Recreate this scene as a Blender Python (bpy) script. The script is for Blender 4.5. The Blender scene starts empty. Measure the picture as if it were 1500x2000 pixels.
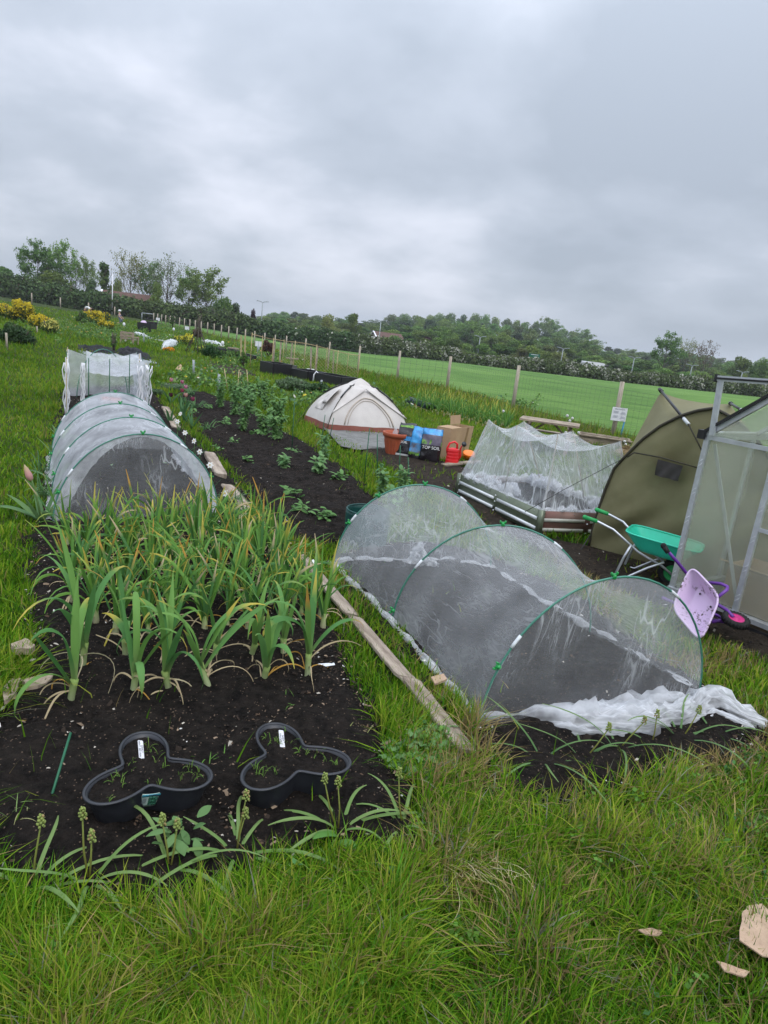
import bpy, bmesh, math, random
import numpy as np
from mathutils import Vector, Matrix, noise
R=random.Random(7); NR=np.random.RandomState(11)
S=bpy.context.scene; COL=S.collection
# ------------------------------------------------------------ camera
H=1.6; F=1333.0; PIT=math.radians(14.8); ROL=math.radians(6.8)
cd=bpy.data.cameras.new('camera'); cam=bpy.data.objects.new('camera',cd); COL.objects.link(cam)
cd.sensor_fit='VERTICAL'; cd.sensor_height=36; cd.lens=36*F/2000; cd.clip_start=.05; cd.clip_end=3000
cam.matrix_world=Matrix.Translation((0,0,H))@Matrix.Rotation(math.pi/2-PIT,4,'X')@Matrix.Rotation(ROL,4,'Z')
S.camera=cam
# ------------------------------------------------------------ world: overcast
SUN_EL=math.radians(52); SUN_AZ=math.radians(150)
w=bpy.data.worlds.new('World'); S.world=w; w.use_nodes=True; nt=w.node_tree; N=nt.nodes; L=nt.links
for n in list(N): N.remove(n)
def nn(nt,t,**k):
    n=nt.nodes.new(t)
    for a,b in k.items():
        if a in n.inputs: n.inputs[a].default_value=b
        else: setattr(n,a,b)
    return n
out=nn(nt,'ShaderNodeOutputWorld'); bg=nn(nt,'ShaderNodeBackground'); bg.inputs[1].default_value=.1
sky=nn(nt,'ShaderNodeTexSky'); sky.sky_type='NISHITA'; sky.sun_disc=False; sky.sun_elevation=SUN_EL; sky.sun_rotation=SUN_AZ
tc=nn(nt,'ShaderNodeTexCoord'); sp=nn(nt,'ShaderNodeSeparateXYZ'); L.new(tc.outputs['Generated'],sp.inputs[0])
def mth(nt,op,a,b=None,c=None,clamp=False):
    n=nt.nodes.new('ShaderNodeMath'); n.operation=op; n.use_clamp=clamp
    for i,x in enumerate((a,b,c)):
        if x is None: continue
        if isinstance(x,(int,float)): n.inputs[i].default_value=x
        else: nt.links.new(x,n.inputs[i])
    return n.outputs[0]
zz=mth(nt,'MAXIMUM',sp.outputs[2],0.0); dz=mth(nt,'ADD',zz,.34)
cx=nn(nt,'ShaderNodeCombineXYZ'); L.new(mth(nt,'DIVIDE',sp.outputs[0],dz),cx.inputs[0]); L.new(mth(nt,'DIVIDE',sp.outputs[1],dz),cx.inputs[1]); cx.inputs[2].default_value=3.7
n1=nn(nt,'ShaderNodeTexNoise',Scale=1.5,Detail=8.0,Roughness=.5,Distortion=.1); L.new(cx.outputs[0],n1.inputs['Vector'])
n2=nn(nt,'ShaderNodeTexNoise',Scale=.42,Detail=3.0,Roughness=.5); L.new(cx.outputs[0],n2.inputs['Vector'])
v=mth(nt,'ADD',mth(nt,'MULTIPLY',n1.outputs['Fac'],.65),mth(nt,'MULTIPLY',n2.outputs['Fac'],.4))
rp=nn(nt,'ShaderNodeValToRGB'); L.new(v,rp.inputs[0]); e=rp.color_ramp.elements
e[0].position=.41; e[0].color=(.41,.465,.55,1); e[1].position=.64; e[1].color=(.86,.89,1.0,1)
x=rp.color_ramp.elements.new(.5); x.color=(.52,.575,.67,1)
# brighter towards the zenith, as an overcast sky is
zb=mth(nt,'ADD',mth(nt,'MULTIPLY',mth(nt,'POWER',zz,2.0),30.),10.7)
cl=nn(nt,'ShaderNodeMix',data_type='RGBA',blend_type='MULTIPLY'); cl.inputs[0].default_value=1
L.new(rp.outputs[0],cl.inputs[6]); L.new(zb,cl.inputs[7])
mx=nn(nt,'ShaderNodeMix',data_type='RGBA'); mx.inputs[0].default_value=.93; L.new(sky.outputs[0],mx.inputs[6]); L.new(cl.outputs[2],mx.inputs[7])
L.new(mx.outputs[2],bg.inputs[0]); L.new(bg.outputs[0],out.inputs[0])
sl=bpy.data.lights.new('sun','SUN'); sl.energy=1.3; sl.angle=math.radians(35); sl.color=(1,.97,.93)
so=bpy.data.objects.new('sun',sl); COL.objects.link(so)
so.rotation_euler=(math.pi/2-SUN_EL,0,math.radians(30))
S.view_settings.view_transform='Standard'; S.view_settings.look='None'; S.view_settings.exposure=0; S.view_settings.gamma=1
try:
    S.cycles.transparent_max_bounces=20; S.cycles.max_bounces=6; S.cycles.diffuse_bounces=3
except Exception: pass
# ------------------------------------------------------------ pixel of the photo (1500x2000) -> place
def ray(px,py):
    dx=(px-750)/F; dy=(1000-py)/F
    u=dx*math.cos(ROL)-dy*math.sin(ROL); v=dx*math.sin(ROL)+dy*math.cos(ROL)
    return (u,math.cos(PIT)+v*math.sin(PIT),-math.sin(PIT)+v*math.cos(PIT))
def P(px,py,z=0.):
    d=ray(px,py); t=(z-H)/d[2]; return Vector((t*d[0],t*d[1],z))
def X(px,py,Y):
    d=ray(px,py); t=Y/d[1]; return Vector((t*d[0],Y,H+t*d[2]))
def PL(px,py,p0,dr):
    d=ray(px,py); n=(dr[1],-dr[0]); t=(p0[0]*n[0]+p0[1]*n[1])/(d[0]*n[0]+d[1]*n[1])
    return Vector((t*d[0],t*d[1],H+t*d[2]))
HB=[(-400,520),(0,579),(100,596),(200,611),(300,627),(400,643),(480,657),(560,672),(640,683),(720,693),(860,706),(1000,723),(1200,747),(1350,763),(1500,779),(1900,830)]
_h=[X(a,b,100.) for a,b in HB]; HT=np.array([q.x/100 for q in _h]); HZ=np.array([q.z for q in _h]); HZ[0]=.3; HZ[-1]=-1.7
def tz(x,y):
    x=np.asarray(x,float); y=np.asarray(y,float)
    t=x/np.maximum(y,6); zt=np.interp(t,HT,HZ)
    r=np.clip((y-12)/88,0,1)
    # wooded hill beyond
    hill=3.2*np.exp(-((x-60)/110)**2)*np.clip((y-150)/230,0,1)
    return zt*r+hill*1.0
def W(px,py,h=0.):
    z=0.
    for _ in range(60):
        d=ray(px,py)
        if d[2]>-.004: return X(px,py,90.)
        q=P(px,py,z+h); nz=float(tz(q.x,q.y)); z+= (nz-z)*.5
    q=P(px,py,z+h); return q
# ------------------------------------------------------------ materials
def new_mat(name):
    m=bpy.data.materials.new(name); m.use_nodes=True; nt=m.node_tree
    b=nt.nodes['Principled BSDF']; return m,nt,b
def mat(name,c1,c2=None,rough=.7,scale=8.,metal=0.,bump=.0,bscale=None,detail=5.,spec=.3,stretch=(1,1,1),trans=0.,alpha=1.):
    m,nt,b=new_mat(name); b.inputs['Roughness'].default_value=rough; b.inputs['Metallic'].default_value=metal
    b.inputs['Specular IOR Level'].default_value=spec
    tc=nt.nodes.new('ShaderNodeTexCoord'); mp=nt.nodes.new('ShaderNodeMapping'); mp.inputs['Scale'].default_value=stretch
    nt.links.new(tc.outputs['Object'],mp.inputs[0])
    nz=nn(nt,'ShaderNodeTexNoise',Scale=scale,Detail=detail,Roughness=.6); nt.links.new(mp.outputs[0],nz.inputs['Vector'])
    if c2 is None: c2=tuple(x*.75 for x in c1)
    r=nt.nodes.new('ShaderNodeValToRGB'); r.color_ramp.elements[0].position=.35; r.color_ramp.elements[1].position=.65
    r.color_ramp.elements[0].color=(*c2,1); r.color_ramp.elements[1].color=(*c1,1)
    nt.links.new(nz.outputs['Fac'],r.inputs[0]); nt.links.new(r.outputs[0],b.inputs['Base Color'])
    if bump:
        nb=nn(nt,'ShaderNodeTexNoise',Scale=bscale or scale*3,Detail=5.,Roughness=.6); nt.links.new(mp.outputs[0],nb.inputs['Vector'])
        bp=nt.nodes.new('ShaderNodeBump'); bp.inputs['Strength'].default_value=bump; bp.inputs['Distance'].default_value=.02
        nt.links.new(nb.outputs['Fac'],bp.inputs['Height']); nt.links.new(bp.outputs[0],b.inputs['Normal'])
    if trans:
        o=nt.nodes['Material Output']; t=nt.nodes.new('ShaderNodeBsdfTranslucent'); nt.links.new(r.outputs[0],t.inputs[0])
        ms=nt.nodes.new('ShaderNodeMixShader'); ms.inputs[0].default_value=trans
        nt.links.new(b.outputs[0],ms.inputs[1]); nt.links.new(t.outputs[0],ms.inputs[2]); nt.links.new(ms.outputs[0],o.inputs[0])
    return m
def leafmat(name,rough=.5,trans=.3,rnd=0.,spec=.12):
    m,nt,b=new_mat(name); b.inputs['Roughness'].default_value=rough; b.inputs['Specular IOR Level'].default_value=spec
    a=nt.nodes.new('ShaderNodeAttribute'); a.attribute_name='Col'; c=a.outputs['Color']
    if rnd:
        oi=nt.nodes.new('ShaderNodeObjectInfo'); hs=nt.nodes.new('ShaderNodeHueSaturation')
        nt.links.new(c,hs.inputs['Color'])
        nt.links.new(mth(nt,'ADD',mth(nt,'MULTIPLY',oi.outputs['Random'],.05*rnd),.5-.025*rnd),hs.inputs['Hue'])
        rr=mth(nt,'FRACT',mth(nt,'MULTIPLY',oi.outputs['Random'],7.31))
        nt.links.new(mth(nt,'ADD',mth(nt,'MULTIPLY',rr,.7*rnd),1-.35*rnd),hs.inputs['Value']); c=hs.outputs[0]
    nt.links.new(c,b.inputs['Base Color'])
    o=nt.nodes['Material Output']; t=nt.nodes.new('ShaderNodeBsdfTranslucent'); nt.links.new(c,t.inputs[0])
    ms=nt.nodes.new('ShaderNodeMixShader'); ms.inputs[0].default_value=trans
    nt.links.new(b.outputs[0],ms.inputs[1]); nt.links.new(t.outputs[0],ms.inputs[2]); nt.links.new(ms.outputs[0],o.inputs[0])
    return m
def netmat(name,base,fold,col=(.8,.82,.84),sc=5.,streak=(40,2.5),wid=.1,**k_):
    """knitted insect mesh: the open weave lets most light through; soft creases double it up"""
    m,nt,b=new_mat(name); nt.nodes.remove(b)
    o=nt.nodes['Material Output']; tc=nt.nodes.new('ShaderNodeTexCoord')
    at=nt.nodes.new('ShaderNodeAttribute'); at.attribute_name='Col'
    fac=None
    for k,(s_,w_) in enumerate(((1.,wid),(2.1,wid*1.5))):
        mp=nt.nodes.new('ShaderNodeMapping'); mp.inputs['Scale'].default_value=(streak[0]*s_,streak[1]*s_,1); mp.inputs['Location'].default_value=(k*3.3,k*1.7,0); nt.links.new(at.outputs['Vector'],mp.inputs[0])
        nz=nn(nt,'ShaderNodeTexNoise',Scale=1.,Detail=2.,Roughness=.5,Distortion=.6); nt.links.new(mp.outputs[0],nz.inputs['Vector'])
        r=mth(nt,'ABSOLUTE',mth(nt,'SUBTRACT',nz.outputs['Fac'],.5)); r=mth(nt,'SUBTRACT',1.0,mth(nt,'DIVIDE',r,w_),clamp=True); r=mth(nt,'POWER',r,1.6)
        g=nn(nt,'ShaderNodeTexNoise',Scale=2.2+k,Detail=1.); nt.links.new(tc.outputs['Object'],g.inputs['Vector'])
        r=mth(nt,'MULTIPLY',r,mth(nt,'MULTIPLY',mth(nt,'SUBTRACT',g.outputs['Fac'],.45),5.,clamp=True))
        if k: r=mth(nt,'MULTIPLY',r,.55)
        fac=r if fac is None else mth(nt,'MAXIMUM',fac,r)
    cl=nn(nt,'ShaderNodeTexNoise',Scale=sc,Detail=3.); nt.links.new(tc.outputs['Object'],cl.inputs['Vector'])
    bs=mth(nt,'MULTIPLY',mth(nt,'ADD',mth(nt,'MULTIPLY',mth(nt,'SUBTRACT',cl.outputs['Fac'],.5),1.6),1.),base)
    al=mth(nt,'ADD',bs,mth(nt,'MULTIPLY',fac,fold),clamp=True)
    tr=nt.nodes.new('ShaderNodeBsdfTransparent'); df=nt.nodes.new('ShaderNodeBsdfDiffuse'); tl=nt.nodes.new('ShaderNodeBsdfTranslucent')
    df.inputs[0].default_value=(*col,1); tl.inputs[0].default_value=(*col,1)
    a=nt.nodes.new('ShaderNodeMixShader'); a.inputs[0].default_value=.4; nt.links.new(df.outputs[0],a.inputs[1]); nt.links.new(tl.outputs[0],a.inputs[2])
    ms=nt.nodes.new('ShaderNodeMixShader'); nt.links.new(al,ms.inputs[0]); nt.links.new(tr.outputs[0],ms.inputs[1]); nt.links.new(a.outputs[0],ms.inputs[2])
    nt.links.new(ms.outputs[0],o.inputs[0]); return m
M={}
M['leaf']=leafmat('leaf'); M['grass']=leafmat('grass_blades',.8,.4,spec=.02); M['tree']=leafmat('tree_leaves',.7,.25,rnd=1.)
M['crumb']=leafmat('crumbs',.9,0.)
M['bark']=mat('bark',(.12,.1,.08),(.06,.05,.04),.9,6,bump=.3)
M['wood']=mat('weathered_wood',(.42,.34,.25),(.2,.16,.12),.85,6,bump=.6,bscale=30,stretch=(1,1,6))
M['plank']=mat('rotting_plank',(.46,.38,.3),(.22,.17,.13),.9,7,bump=.8,bscale=40,stretch=(.5,3,1))
M['post']=mat('post_wood',(.46,.4,.32),(.3,.26,.2),.85,7,bump=.4,bscale=40,stretch=(4,4,.6))
M['cane']=mat('bamboo',(.5,.4,.22),(.36,.28,.14),.6,12)
M['gcane']=mat('green_coated_cane',(.02,.12,.06),(.015,.09,.045),.4,20)
M['hoop']=mat('green_hoop_tube',(.05,.22,.15),(.04,.17,.12),.3,20,spec=.5)
M['clip']=mat('green_plastic_clip',(.01,.3,.06),(.01,.24,.05),.35,20,spec=.5)
M['ferrule']=mat('white_ferrule',(.75,.78,.8),None,.3,20)
M['net']=netmat('fine_net',.25,.2,sc=3.,streak=(9,26),wid=.05)
M['net1']=netmat('fine_net_doubled',.47,.35,sc=4.,streak=(14,16),wid=.07,col=(.78,.8,.84))
M['netend']=netmat('fine_net_end',.15,.6,sc=3.,streak=(22,1.5),wid=.045)
M['netcage']=netmat('fine_net_loose',.27,.75,sc=3.,streak=(13,2.),wid=.06)
M['netcord']=mat('yellow_green_cord',(.42,.42,.2),(.33,.34,.16),.7,9)
M['bunch']=netmat('gathered_net',.42,.5,sc=16,streak=(3,12),wid=.12,col=(.84,.85,.87))
M['white']=mat('white_plastic',(.78,.78,.8),(.7,.7,.73),.4,10)
M['black']=mat('black_plastic',(.02,.02,.022),(.014,.014,.015),.35,10,spec=.5)
M['pot']=mat('dark_grey_plastic',(.022,.024,.03),(.013,.014,.018),.42,12,spec=.5,bump=.05,bscale=60)
M['alu']=mat('aluminium',(.62,.64,.67),(.5,.52,.55),.35,14,metal=.6,spec=.5)
M['galv']=mat('galvanised_steel',(.86,.88,.9),(.76,.78,.8),.35,9,metal=.15)
M['steelg']=mat('painted_grey_steel',(.16,.19,.13),(.11,.13,.09),.32,5,metal=.35,spec=.5)
M['steelr']=mat('rusty_red_steel',(.2,.1,.08),(.12,.08,.06),.4,5,metal=.3)
M['ink']=mat('dark_ink',(.03,.03,.06),None,.6,10)
M['terra']=mat('terracotta_plastic',(.42,.1,.045),(.32,.075,.035),.55,8)
M['card']=mat('cardboard',(.42,.29,.17),(.36,.24,.14),.85,5,bump=.1)
M['red']=mat('red_plastic',(.7,.02,.025),(.6,.015,.02),.3,8,spec=.5)
M['orange']=mat('orange_plastic',(.95,.22,.01),(.8,.17,.01),.3,8,spec=.5)
M['tent']=mat('cream_canvas',(.66,.62,.58),(.57,.53,.5),.8,3,bump=.25,bscale=7,trans=.1)
M['tentb']=mat('brown_canvas',(.24,.085,.06),(.19,.065,.05),.8,5,bump=.2)
M['tenttrim']=mat('beige_trim',(.5,.43,.36),(.42,.36,.3),.8,6)
M['olive']=mat('olive_nylon',(.25,.235,.125),(.2,.185,.095),.55,3,bump=.25,bscale=5,trans=.22)
M['olived']=mat('dark_olive_trim',(.05,.045,.03),(.035,.03,.02),.6,8)
M['mint']=mat('mint_green_tray',(.04,.62,.42),(.03,.54,.36),.35,4,spec=.5)
M['green']=mat('green_rubber',(.03,.36,.1),None,.5,8)
M['purple']=mat('purple_tube',(.16,.04,.34),(.12,.03,.26),.35,8,spec=.5)
M['pink']=mat('pink_hub',(.62,.04,.22),None,.4,8)
M['rubber']=mat('black_rubber',(.02,.02,.02),(.012,.012,.012),.8,20,bump=.3)
M['bluepipe']=mat('blue_pole',(.02,.22,.42),(.02,.16,.32),.4,8)
M['greenbag']=mat('dark_green_fabric',(.01,.07,.06),(.008,.05,.045),.4,10,bump=.6,bscale=14)
M['groundsheet']=mat('grey_groundsheet',(.2,.2,.19),(.12,.12,.11),.8,12,bump=.4)
M['polytarp']=mat('black_sheeting',(.008,.008,.01),(.004,.004,.005),.6,6,bump=.6,bscale=9,spec=.12)
M['wire']=mat('fence_wire',(.16,.17,.17),None,.5,8,metal=.5)
M['hair']=mat('dark_hair',(.03,.02,.015),None,.7); M['skin']=mat('skin',(.5,.3,.22),None,.6)
M['brick']=mat('pale_wall',(.45,.4,.35),(.35,.3,.26),.9,2); M['roof']=mat('brown_roof',(.14,.08,.065),(.1,.06,.05),.9,3)
M['petalw']=mat('white_petal',(.85,.85,.82),None,.6,trans=.3)
M['signg']=mat('green_sign_face',(.01,.14,.08),None,.5)
M['fleece']=netmat('white_fleece',.75,.25,sc=6,col=(.8,.83,.83))
M['straw']=mat('straw',(.42,.32,.17),(.25,.18,.09),.9,20,bump=.8)
M['netblack']=mat('green_black_sheet',(.012,.035,.035),(.01,.02,.02),.5,8,bump=.5)
# lilac tray with mud splashes
m,nt,b=new_mat('lilac_tray'); b.inputs['Roughness'].default_value=.35
tcn=nt.nodes.new('ShaderNodeTexCoord'); nz=nn(nt,'ShaderNodeTexNoise',Scale=48.,Detail=4.,Roughness=.7); nt.links.new(tcn.outputs['Object'],nz.inputs['Vector'])
n2_=nn(nt,'ShaderNodeTexNoise',Scale=7.,Detail=2.); nt.links.new(tcn.outputs['Object'],n2_.inputs['Vector'])
k=mth(nt,'MULTIPLY',mth(nt,'MULTIPLY',mth(nt,'SUBTRACT',nz.outputs['Fac'],.53),25.,clamp=True),mth(nt,'MULTIPLY',mth(nt,'SUBTRACT',n2_.outputs['Fac'],.47),9.,clamp=True))
mxn=nn(nt,'ShaderNodeMix',data_type='RGBA'); mxn.inputs[6].default_value=(.62,.47,.66,1); mxn.inputs[7].default_value=(.06,.035,.025,1); nt.links.new(k,mxn.inputs[0]); nt.links.new(mxn.outputs[2],b.inputs['Base Color'])
M['lilac']=m
# twin wall polycarbonate
m,nt,b=new_mat('polycarbonate_sheet'); nt.nodes.remove(b); o=nt.nodes['Material Output']
tr=nt.nodes.new('ShaderNodeBsdfTransparent'); tr.inputs[0].default_value=(.92,.94,.9,1)
rf=nt.nodes.new('ShaderNodeBsdfRefraction'); 
tl=nt.nodes.new('ShaderNodeBsdfTranslucent'); tl.inputs[0].default_value=(.85,.85,.76,1); df=nt.nodes.new('ShaderNodeBsdfGlossy'); df.inputs[0].default_value=(.6,.62,.6,1); df.inputs[1].default_value=.35
dd=nt.nodes.new('ShaderNodeBsdfDiffuse'); dd.inputs[0].default_value=(.74,.74,.66,1)
nt.nodes.remove(rf)
a1=nt.nodes.new('ShaderNodeMixShader'); a1.inputs[0].default_value=.5; nt.links.new(tl.outputs[0],a1.inputs[1]); nt.links.new(dd.outputs[0],a1.inputs[2])
a2=nt.nodes.new('ShaderNodeMixShader'); a2.inputs[0].default_value=.12; nt.links.new(a1.outputs[0],a2.inputs[1]); nt.links.new(df.outputs[0],a2.inputs[2])
tcn=nt.nodes.new('ShaderNodeTexCoord'); nz=nn(nt,'ShaderNodeTexNoise',Scale=3.,Detail=4.); nt.links.new(tcn.outputs['Object'],nz.inputs['Vector'])
a3=nt.nodes.new('ShaderNodeMixShader'); nt.links.new(mth(nt,'ADD',mth(nt,'MULTIPLY',nz.outputs['Fac'],.25),.1),a3.inputs[0]); nt.links.new(tr.outputs[0],a3.inputs[1]); nt.links.new(a2.outputs[0],a3.inputs[2]); nt.links.new(a3.outputs[0],o.inputs[0])
M['poly']=m
# wet compost with chips of bark and grit
def soilmat(name,dark,light,chips=.07):
    m,nt,b=new_mat(name); b.inputs['Roughness'].default_value=.85; b.inputs['Specular IOR Level'].default_value=.12
    tcn=nt.nodes.new('ShaderNodeTexCoord'); nz=nn(nt,'ShaderNodeTexNoise',Scale=18.,Detail=8.,Roughness=.75); nt.links.new(tcn.outputs['Object'],nz.inputs['Vector'])
    r=nt.nodes.new('ShaderNodeValToRGB'); r.color_ramp.elements[0].position=.35; r.color_ramp.elements[0].color=(*dark,1); r.color_ramp.elements[1].position=.75; r.color_ramp.elements[1].color=(*light,1); nt.links.new(nz.outputs['Fac'],r.inputs[0])
    vo=nn(nt,'ShaderNodeTexVoronoi',Scale=95.); nt.links.new(tcn.outputs['Object'],vo.inputs['Vector'])
    sep=nt.nodes.new('ShaderNodeSeparateColor'); nt.links.new(vo.outputs['Color'],sep.inputs[0])
    ch=mth(nt,'MULTIPLY',mth(nt,'GREATER_THAN',sep.outputs[0],1-chips),mth(nt,'LESS_THAN',vo.outputs['Distance'],.28))
    mxn=nn(nt,'ShaderNodeMix',data_type='RGBA'); nt.links.new(ch,mxn.inputs[0]); nt.links.new(r.outputs[0],mxn.inputs[6]); mxn.inputs[7].default_value=(.2,.14,.1,1); nt.links.new(mxn.outputs[2],b.inputs['Base Color'])
    bp=nt.nodes.new('ShaderNodeBump'); bp.inputs['Strength'].default_value=1.; bp.inputs['Distance'].default_value=.06
    n3=nn(nt,'ShaderNodeTexNoise',Scale=45.,Detail=6.,Roughness=.7); nt.links.new(tcn.outputs['Object'],n3.inputs['Vector']); nt.links.new(n3.outputs['Fac'],bp.inputs['Height']); nt.links.new(bp.outputs[0],b.inputs['Normal'])
    return m
M['soil']=soilmat('dark_compost',(.005,.004,.0035),(.048,.037,.03),.16); M['soil2']=soilmat('trodden_earth',(.02,.015,.011),(.085,.065,.048))
# ground under the grass, and the crop field
def turf(name,cols,sc,bump=.5,rows=False):
    m,nt,b=new_mat(name); b.inputs['Roughness'].default_value=.9; b.inputs['Specular IOR Level'].default_value=.1
    tcn=nt.nodes.new('ShaderNodeTexCoord'); nz=nn(nt,'ShaderNodeTexNoise',Scale=sc,Detail=8.,Roughness=.7); nt.links.new(tcn.outputs['Object'],nz.inputs['Vector'])
    r=nt.nodes.new('ShaderNodeValToRGB'); el=r.color_ramp.elements; el[0].position=.3; el[0].color=(*cols[0],1); el[1].position=.7; el[1].color=(*cols[-1],1)
    for i,c in enumerate(cols[1:-1]): q=el.new(.3+.4*(i+1)/(len(cols)-1)); q.color=(*c,1)
    src=nz.outputs['Fac']
    if rows:
        mp=nt.nodes.new('ShaderNodeMapping'); mp.inputs['Rotation'].default_value=(0,0,.62); mp.inputs['Scale'].default_value=(.035,1.6,1); nt.links.new(tcn.outputs['Object'],mp.inputs[0])
        n5=nn(nt,'ShaderNodeTexNoise',Scale=1.,Detail=5.,Roughness=.7); nt.links.new(mp.outputs[0],n5.inputs['Vector']); src=mth(nt,'ADD',mth(nt,'MULTIPLY',src,.5),mth(nt,'MULTIPLY',n5.outputs['Fac'],.5))
        n6=nn(nt,'ShaderNodeTexNoise',Scale=.045,Detail=3.); nt.links.new(tcn.outputs['Object'],n6.inputs['Vector']); src=mth(nt,'ADD',mth(nt,'MULTIPLY',mth(nt,'SUBTRACT',src,.5),1.8),n6.outputs['Fac'])
    nt.links.new(src,r.inputs[0]); nt.links.new(r.outputs[0],b.inputs['Base Color'])
    bp=nt.nodes.new('ShaderNodeBump'); bp.inputs['Strength'].default_value=bump; bp.inputs['Distance'].default_value=.08
    n3=nn(nt,'ShaderNodeTexNoise',Scale=9.,Detail=6.,Roughness=.7); nt.links.new(tcn.outputs['Object'],n3.inputs['Vector']); nt.links.new(n3.outputs['Fac'],bp.inputs['Height']); nt.links.new(bp.outputs[0],b.inputs['Normal'])
    return m
M['turf']=turf('turf',[(.018,.025,.008),(.035,.055,.012),(.06,.08,.02)],.6)
M['crop']=turf('young_crop',[(.075,.155,.035),(.105,.2,.045),(.14,.245,.06)],.35,.9,rows=True)
# ------------------------------------------------------------ mesh helpers
def root_of(o):
    while o.parent: o=o.parent
    return o
class MB:
    def __init__(s): s.v=[]; s.f=[]; s.c=[]
    def add(s,vs,fs,col=(1,1,1)):
        b=len(s.v); s.v+= [tuple(q) for q in vs]; s.f+=[tuple(i+b for i in q) for q in fs]
        if col and isinstance(col[0],(tuple,list)): s.c+=list(col)
        else: s.c+=[col]*len(vs)
        return s
    def box(s,c,d,rz=0.,rx=0.,ry=0.,col=(1,1,1),m=None,bev=0.):
        mm=m or (Matrix.Translation(c)@Matrix.Rotation(rz,4,'Z')@Matrix.Rotation(ry,4,'Y')@Matrix.Rotation(rx,4,'X'))
        vs=[mm@Vector((x*d[0]/2,y*d[1]/2,z*d[2]/2)) for x in(-1,1) for y in(-1,1) for z in(-1,1)]
        return s.add(vs,[(0,1,3,2),(4,6,7,5),(0,4,5,1),(2,3,7,6),(0,2,6,4),(1,5,7,3)],col)
    def beam(s,a,b,w,h,up=(0,0,1),col=(1,1,1)):
        a=Vector(a); b=Vector(b); z=(b-a); l=z.length; z.normalize(); u=Vector(up)
        x=u.cross(z)
        if x.length<1e-3: x=Vector((1,0,0)).cross(z)
        x.normalize(); y=z.cross(x)
        m=Matrix((x,y,z)).transposed().to_4x4(); m.translation=(a+b)/2
        return s.box(None,(w,h,l),m=m,col=col)
    def tube(s,pts,r,n=8,cap=True,col=(1,1,1),closed=False):
        pts=[Vector(p) for p in pts]; m=len(pts); vs=[]; fs=[]; prev=None
        rs=r if isinstance(r,(list,tuple)) else [r]*m
        for i,p in enumerate(pts):
            if closed: t=pts[(i+1)%m]-pts[i-1]
            else: t=pts[min(i+1,m-1)]-pts[max(i-1,0)]
            if t.length<1e-9: t=Vector((0,0,1))
            t.normalize()
            if prev is None:
                a=Vector((0,0,1)) if abs(t.z)<.9 else Vector((1,0,0)); x=t.cross(a).normalized()
            else:
                x=prev-t*prev.dot(t); x=x.normalized() if x.length>1e-6 else t.orthogonal().normalized()
            prev=x; y=t.cross(x)
            for k in range(n):
                an=2*math.pi*k/n; vs.append(p+(x*math.cos(an)+y*math.sin(an))*rs[i])
        for i in range(m if closed else m-1):
            for k in range(n):
                j=(i+1)%m; fs.append((i*n+k,i*n+(k+1)%n,j*n+(k+1)%n,j*n+k))
        if cap and not closed: fs.append(tuple(range(n))[::-1]); fs.append(tuple((m-1)*n+k for k in range(n)))
        if isinstance(col,list): col=[c for c in col for _ in range(n)]
        return s.add(vs,fs,col)
    def lathe(s,prof,c=(0,0,0),n=16,axis=None,col=(1,1,1)):
        vs=[];fs=[];m=axis or Matrix.Translation(c)
        for r,z in prof:
            for k in range(n): a=2*math.pi*k/n; vs.append(m@Vector((r*math.cos(a),r*math.sin(a),z)))
        for i in range(len(prof)-1):
            for k in range(n): fs.append((i*n+k,i*n+(k+1)%n,(i+1)*n+(k+1)%n,(i+1)*n+k))
        return s.add(vs,fs,col)
    def ball(s,c,r,n=8,col=(1,1,1),jit=0.):
        c=Vector(c); rr=r if isinstance(r,(tuple,list)) else (r,r,r); vs=[];fs=[]; m=max(4,n//2)
        for i in range(m+1):
            th=math.pi*i/m
            for k in range(n):
                ph=2*math.pi*k/n; j=1+R.uniform(-jit,jit)
                vs.append(c+Vector((rr[0]*math.sin(th)*math.cos(ph)*j,rr[1]*math.sin(th)*math.sin(ph)*j,rr[2]*math.cos(th)*j)))
        for i in range(m):
            for k in range(n): fs.append((i*n+k,(i+1)*n+k,(i+1)*n+(k+1)%n,i*n+(k+1)%n))
        return s.add(vs,fs,col)
    def grid(s,fn,nu,nv,col=None,closeu=False):
        if col is None: col=[(i/(nu-1 if not closeu else nu),j/(nv-1),0.) for i in range(nu) for j in range(nv)]
        vs=[fn(i/(nu-1 if not closeu else nu),j/(nv-1)) for i in range(nu) for j in range(nv)]
        fs=[((i)*nv+j,((i+1)%nu)*nv+j,((i+1)%nu)*nv+j+1,i*nv+j+1) for i in range(nu if closeu else nu-1) for j in range(nv-1)]
        return s.add(vs,fs,col)
    def strap(s,pts,ws,cols,fold=.25,side=None,twist=0.):
        """a leaf: three vertices across, folded along the midrib"""
        n=len(pts); vs=[];cs=[];fs=[]
        pts=[Vector(p) for p in pts]
        for i,p in enumerate(pts):
            t=(pts[min(i+1,n-1)]-pts[max(i-1,0)]).normalized()
            sd=Vector(side) if side else Vector((-t.y,t.x,0))
            if sd.length<1e-4: sd=Vector((1,0,0))
            sd=(sd-t*sd.dot(t)).normalized(); nr=sd.cross(t)
            if twist: a=twist*i/n; sd,nr=sd*math.cos(a)+nr*math.sin(a),nr*math.cos(a)-sd*math.sin(a)
            wd=ws[i]/2; vs+= [p-sd*wd+nr*wd*fold,p,p+sd*wd+nr*wd*fold]; cs+=[cols[i]]*3
        for i in range(n-1):
            a=i*3; fs+=[(a,a+1,a+4,a+3),(a+1,a+2,a+5,a+4)]
        return s.add(vs,fs,cs)
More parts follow.
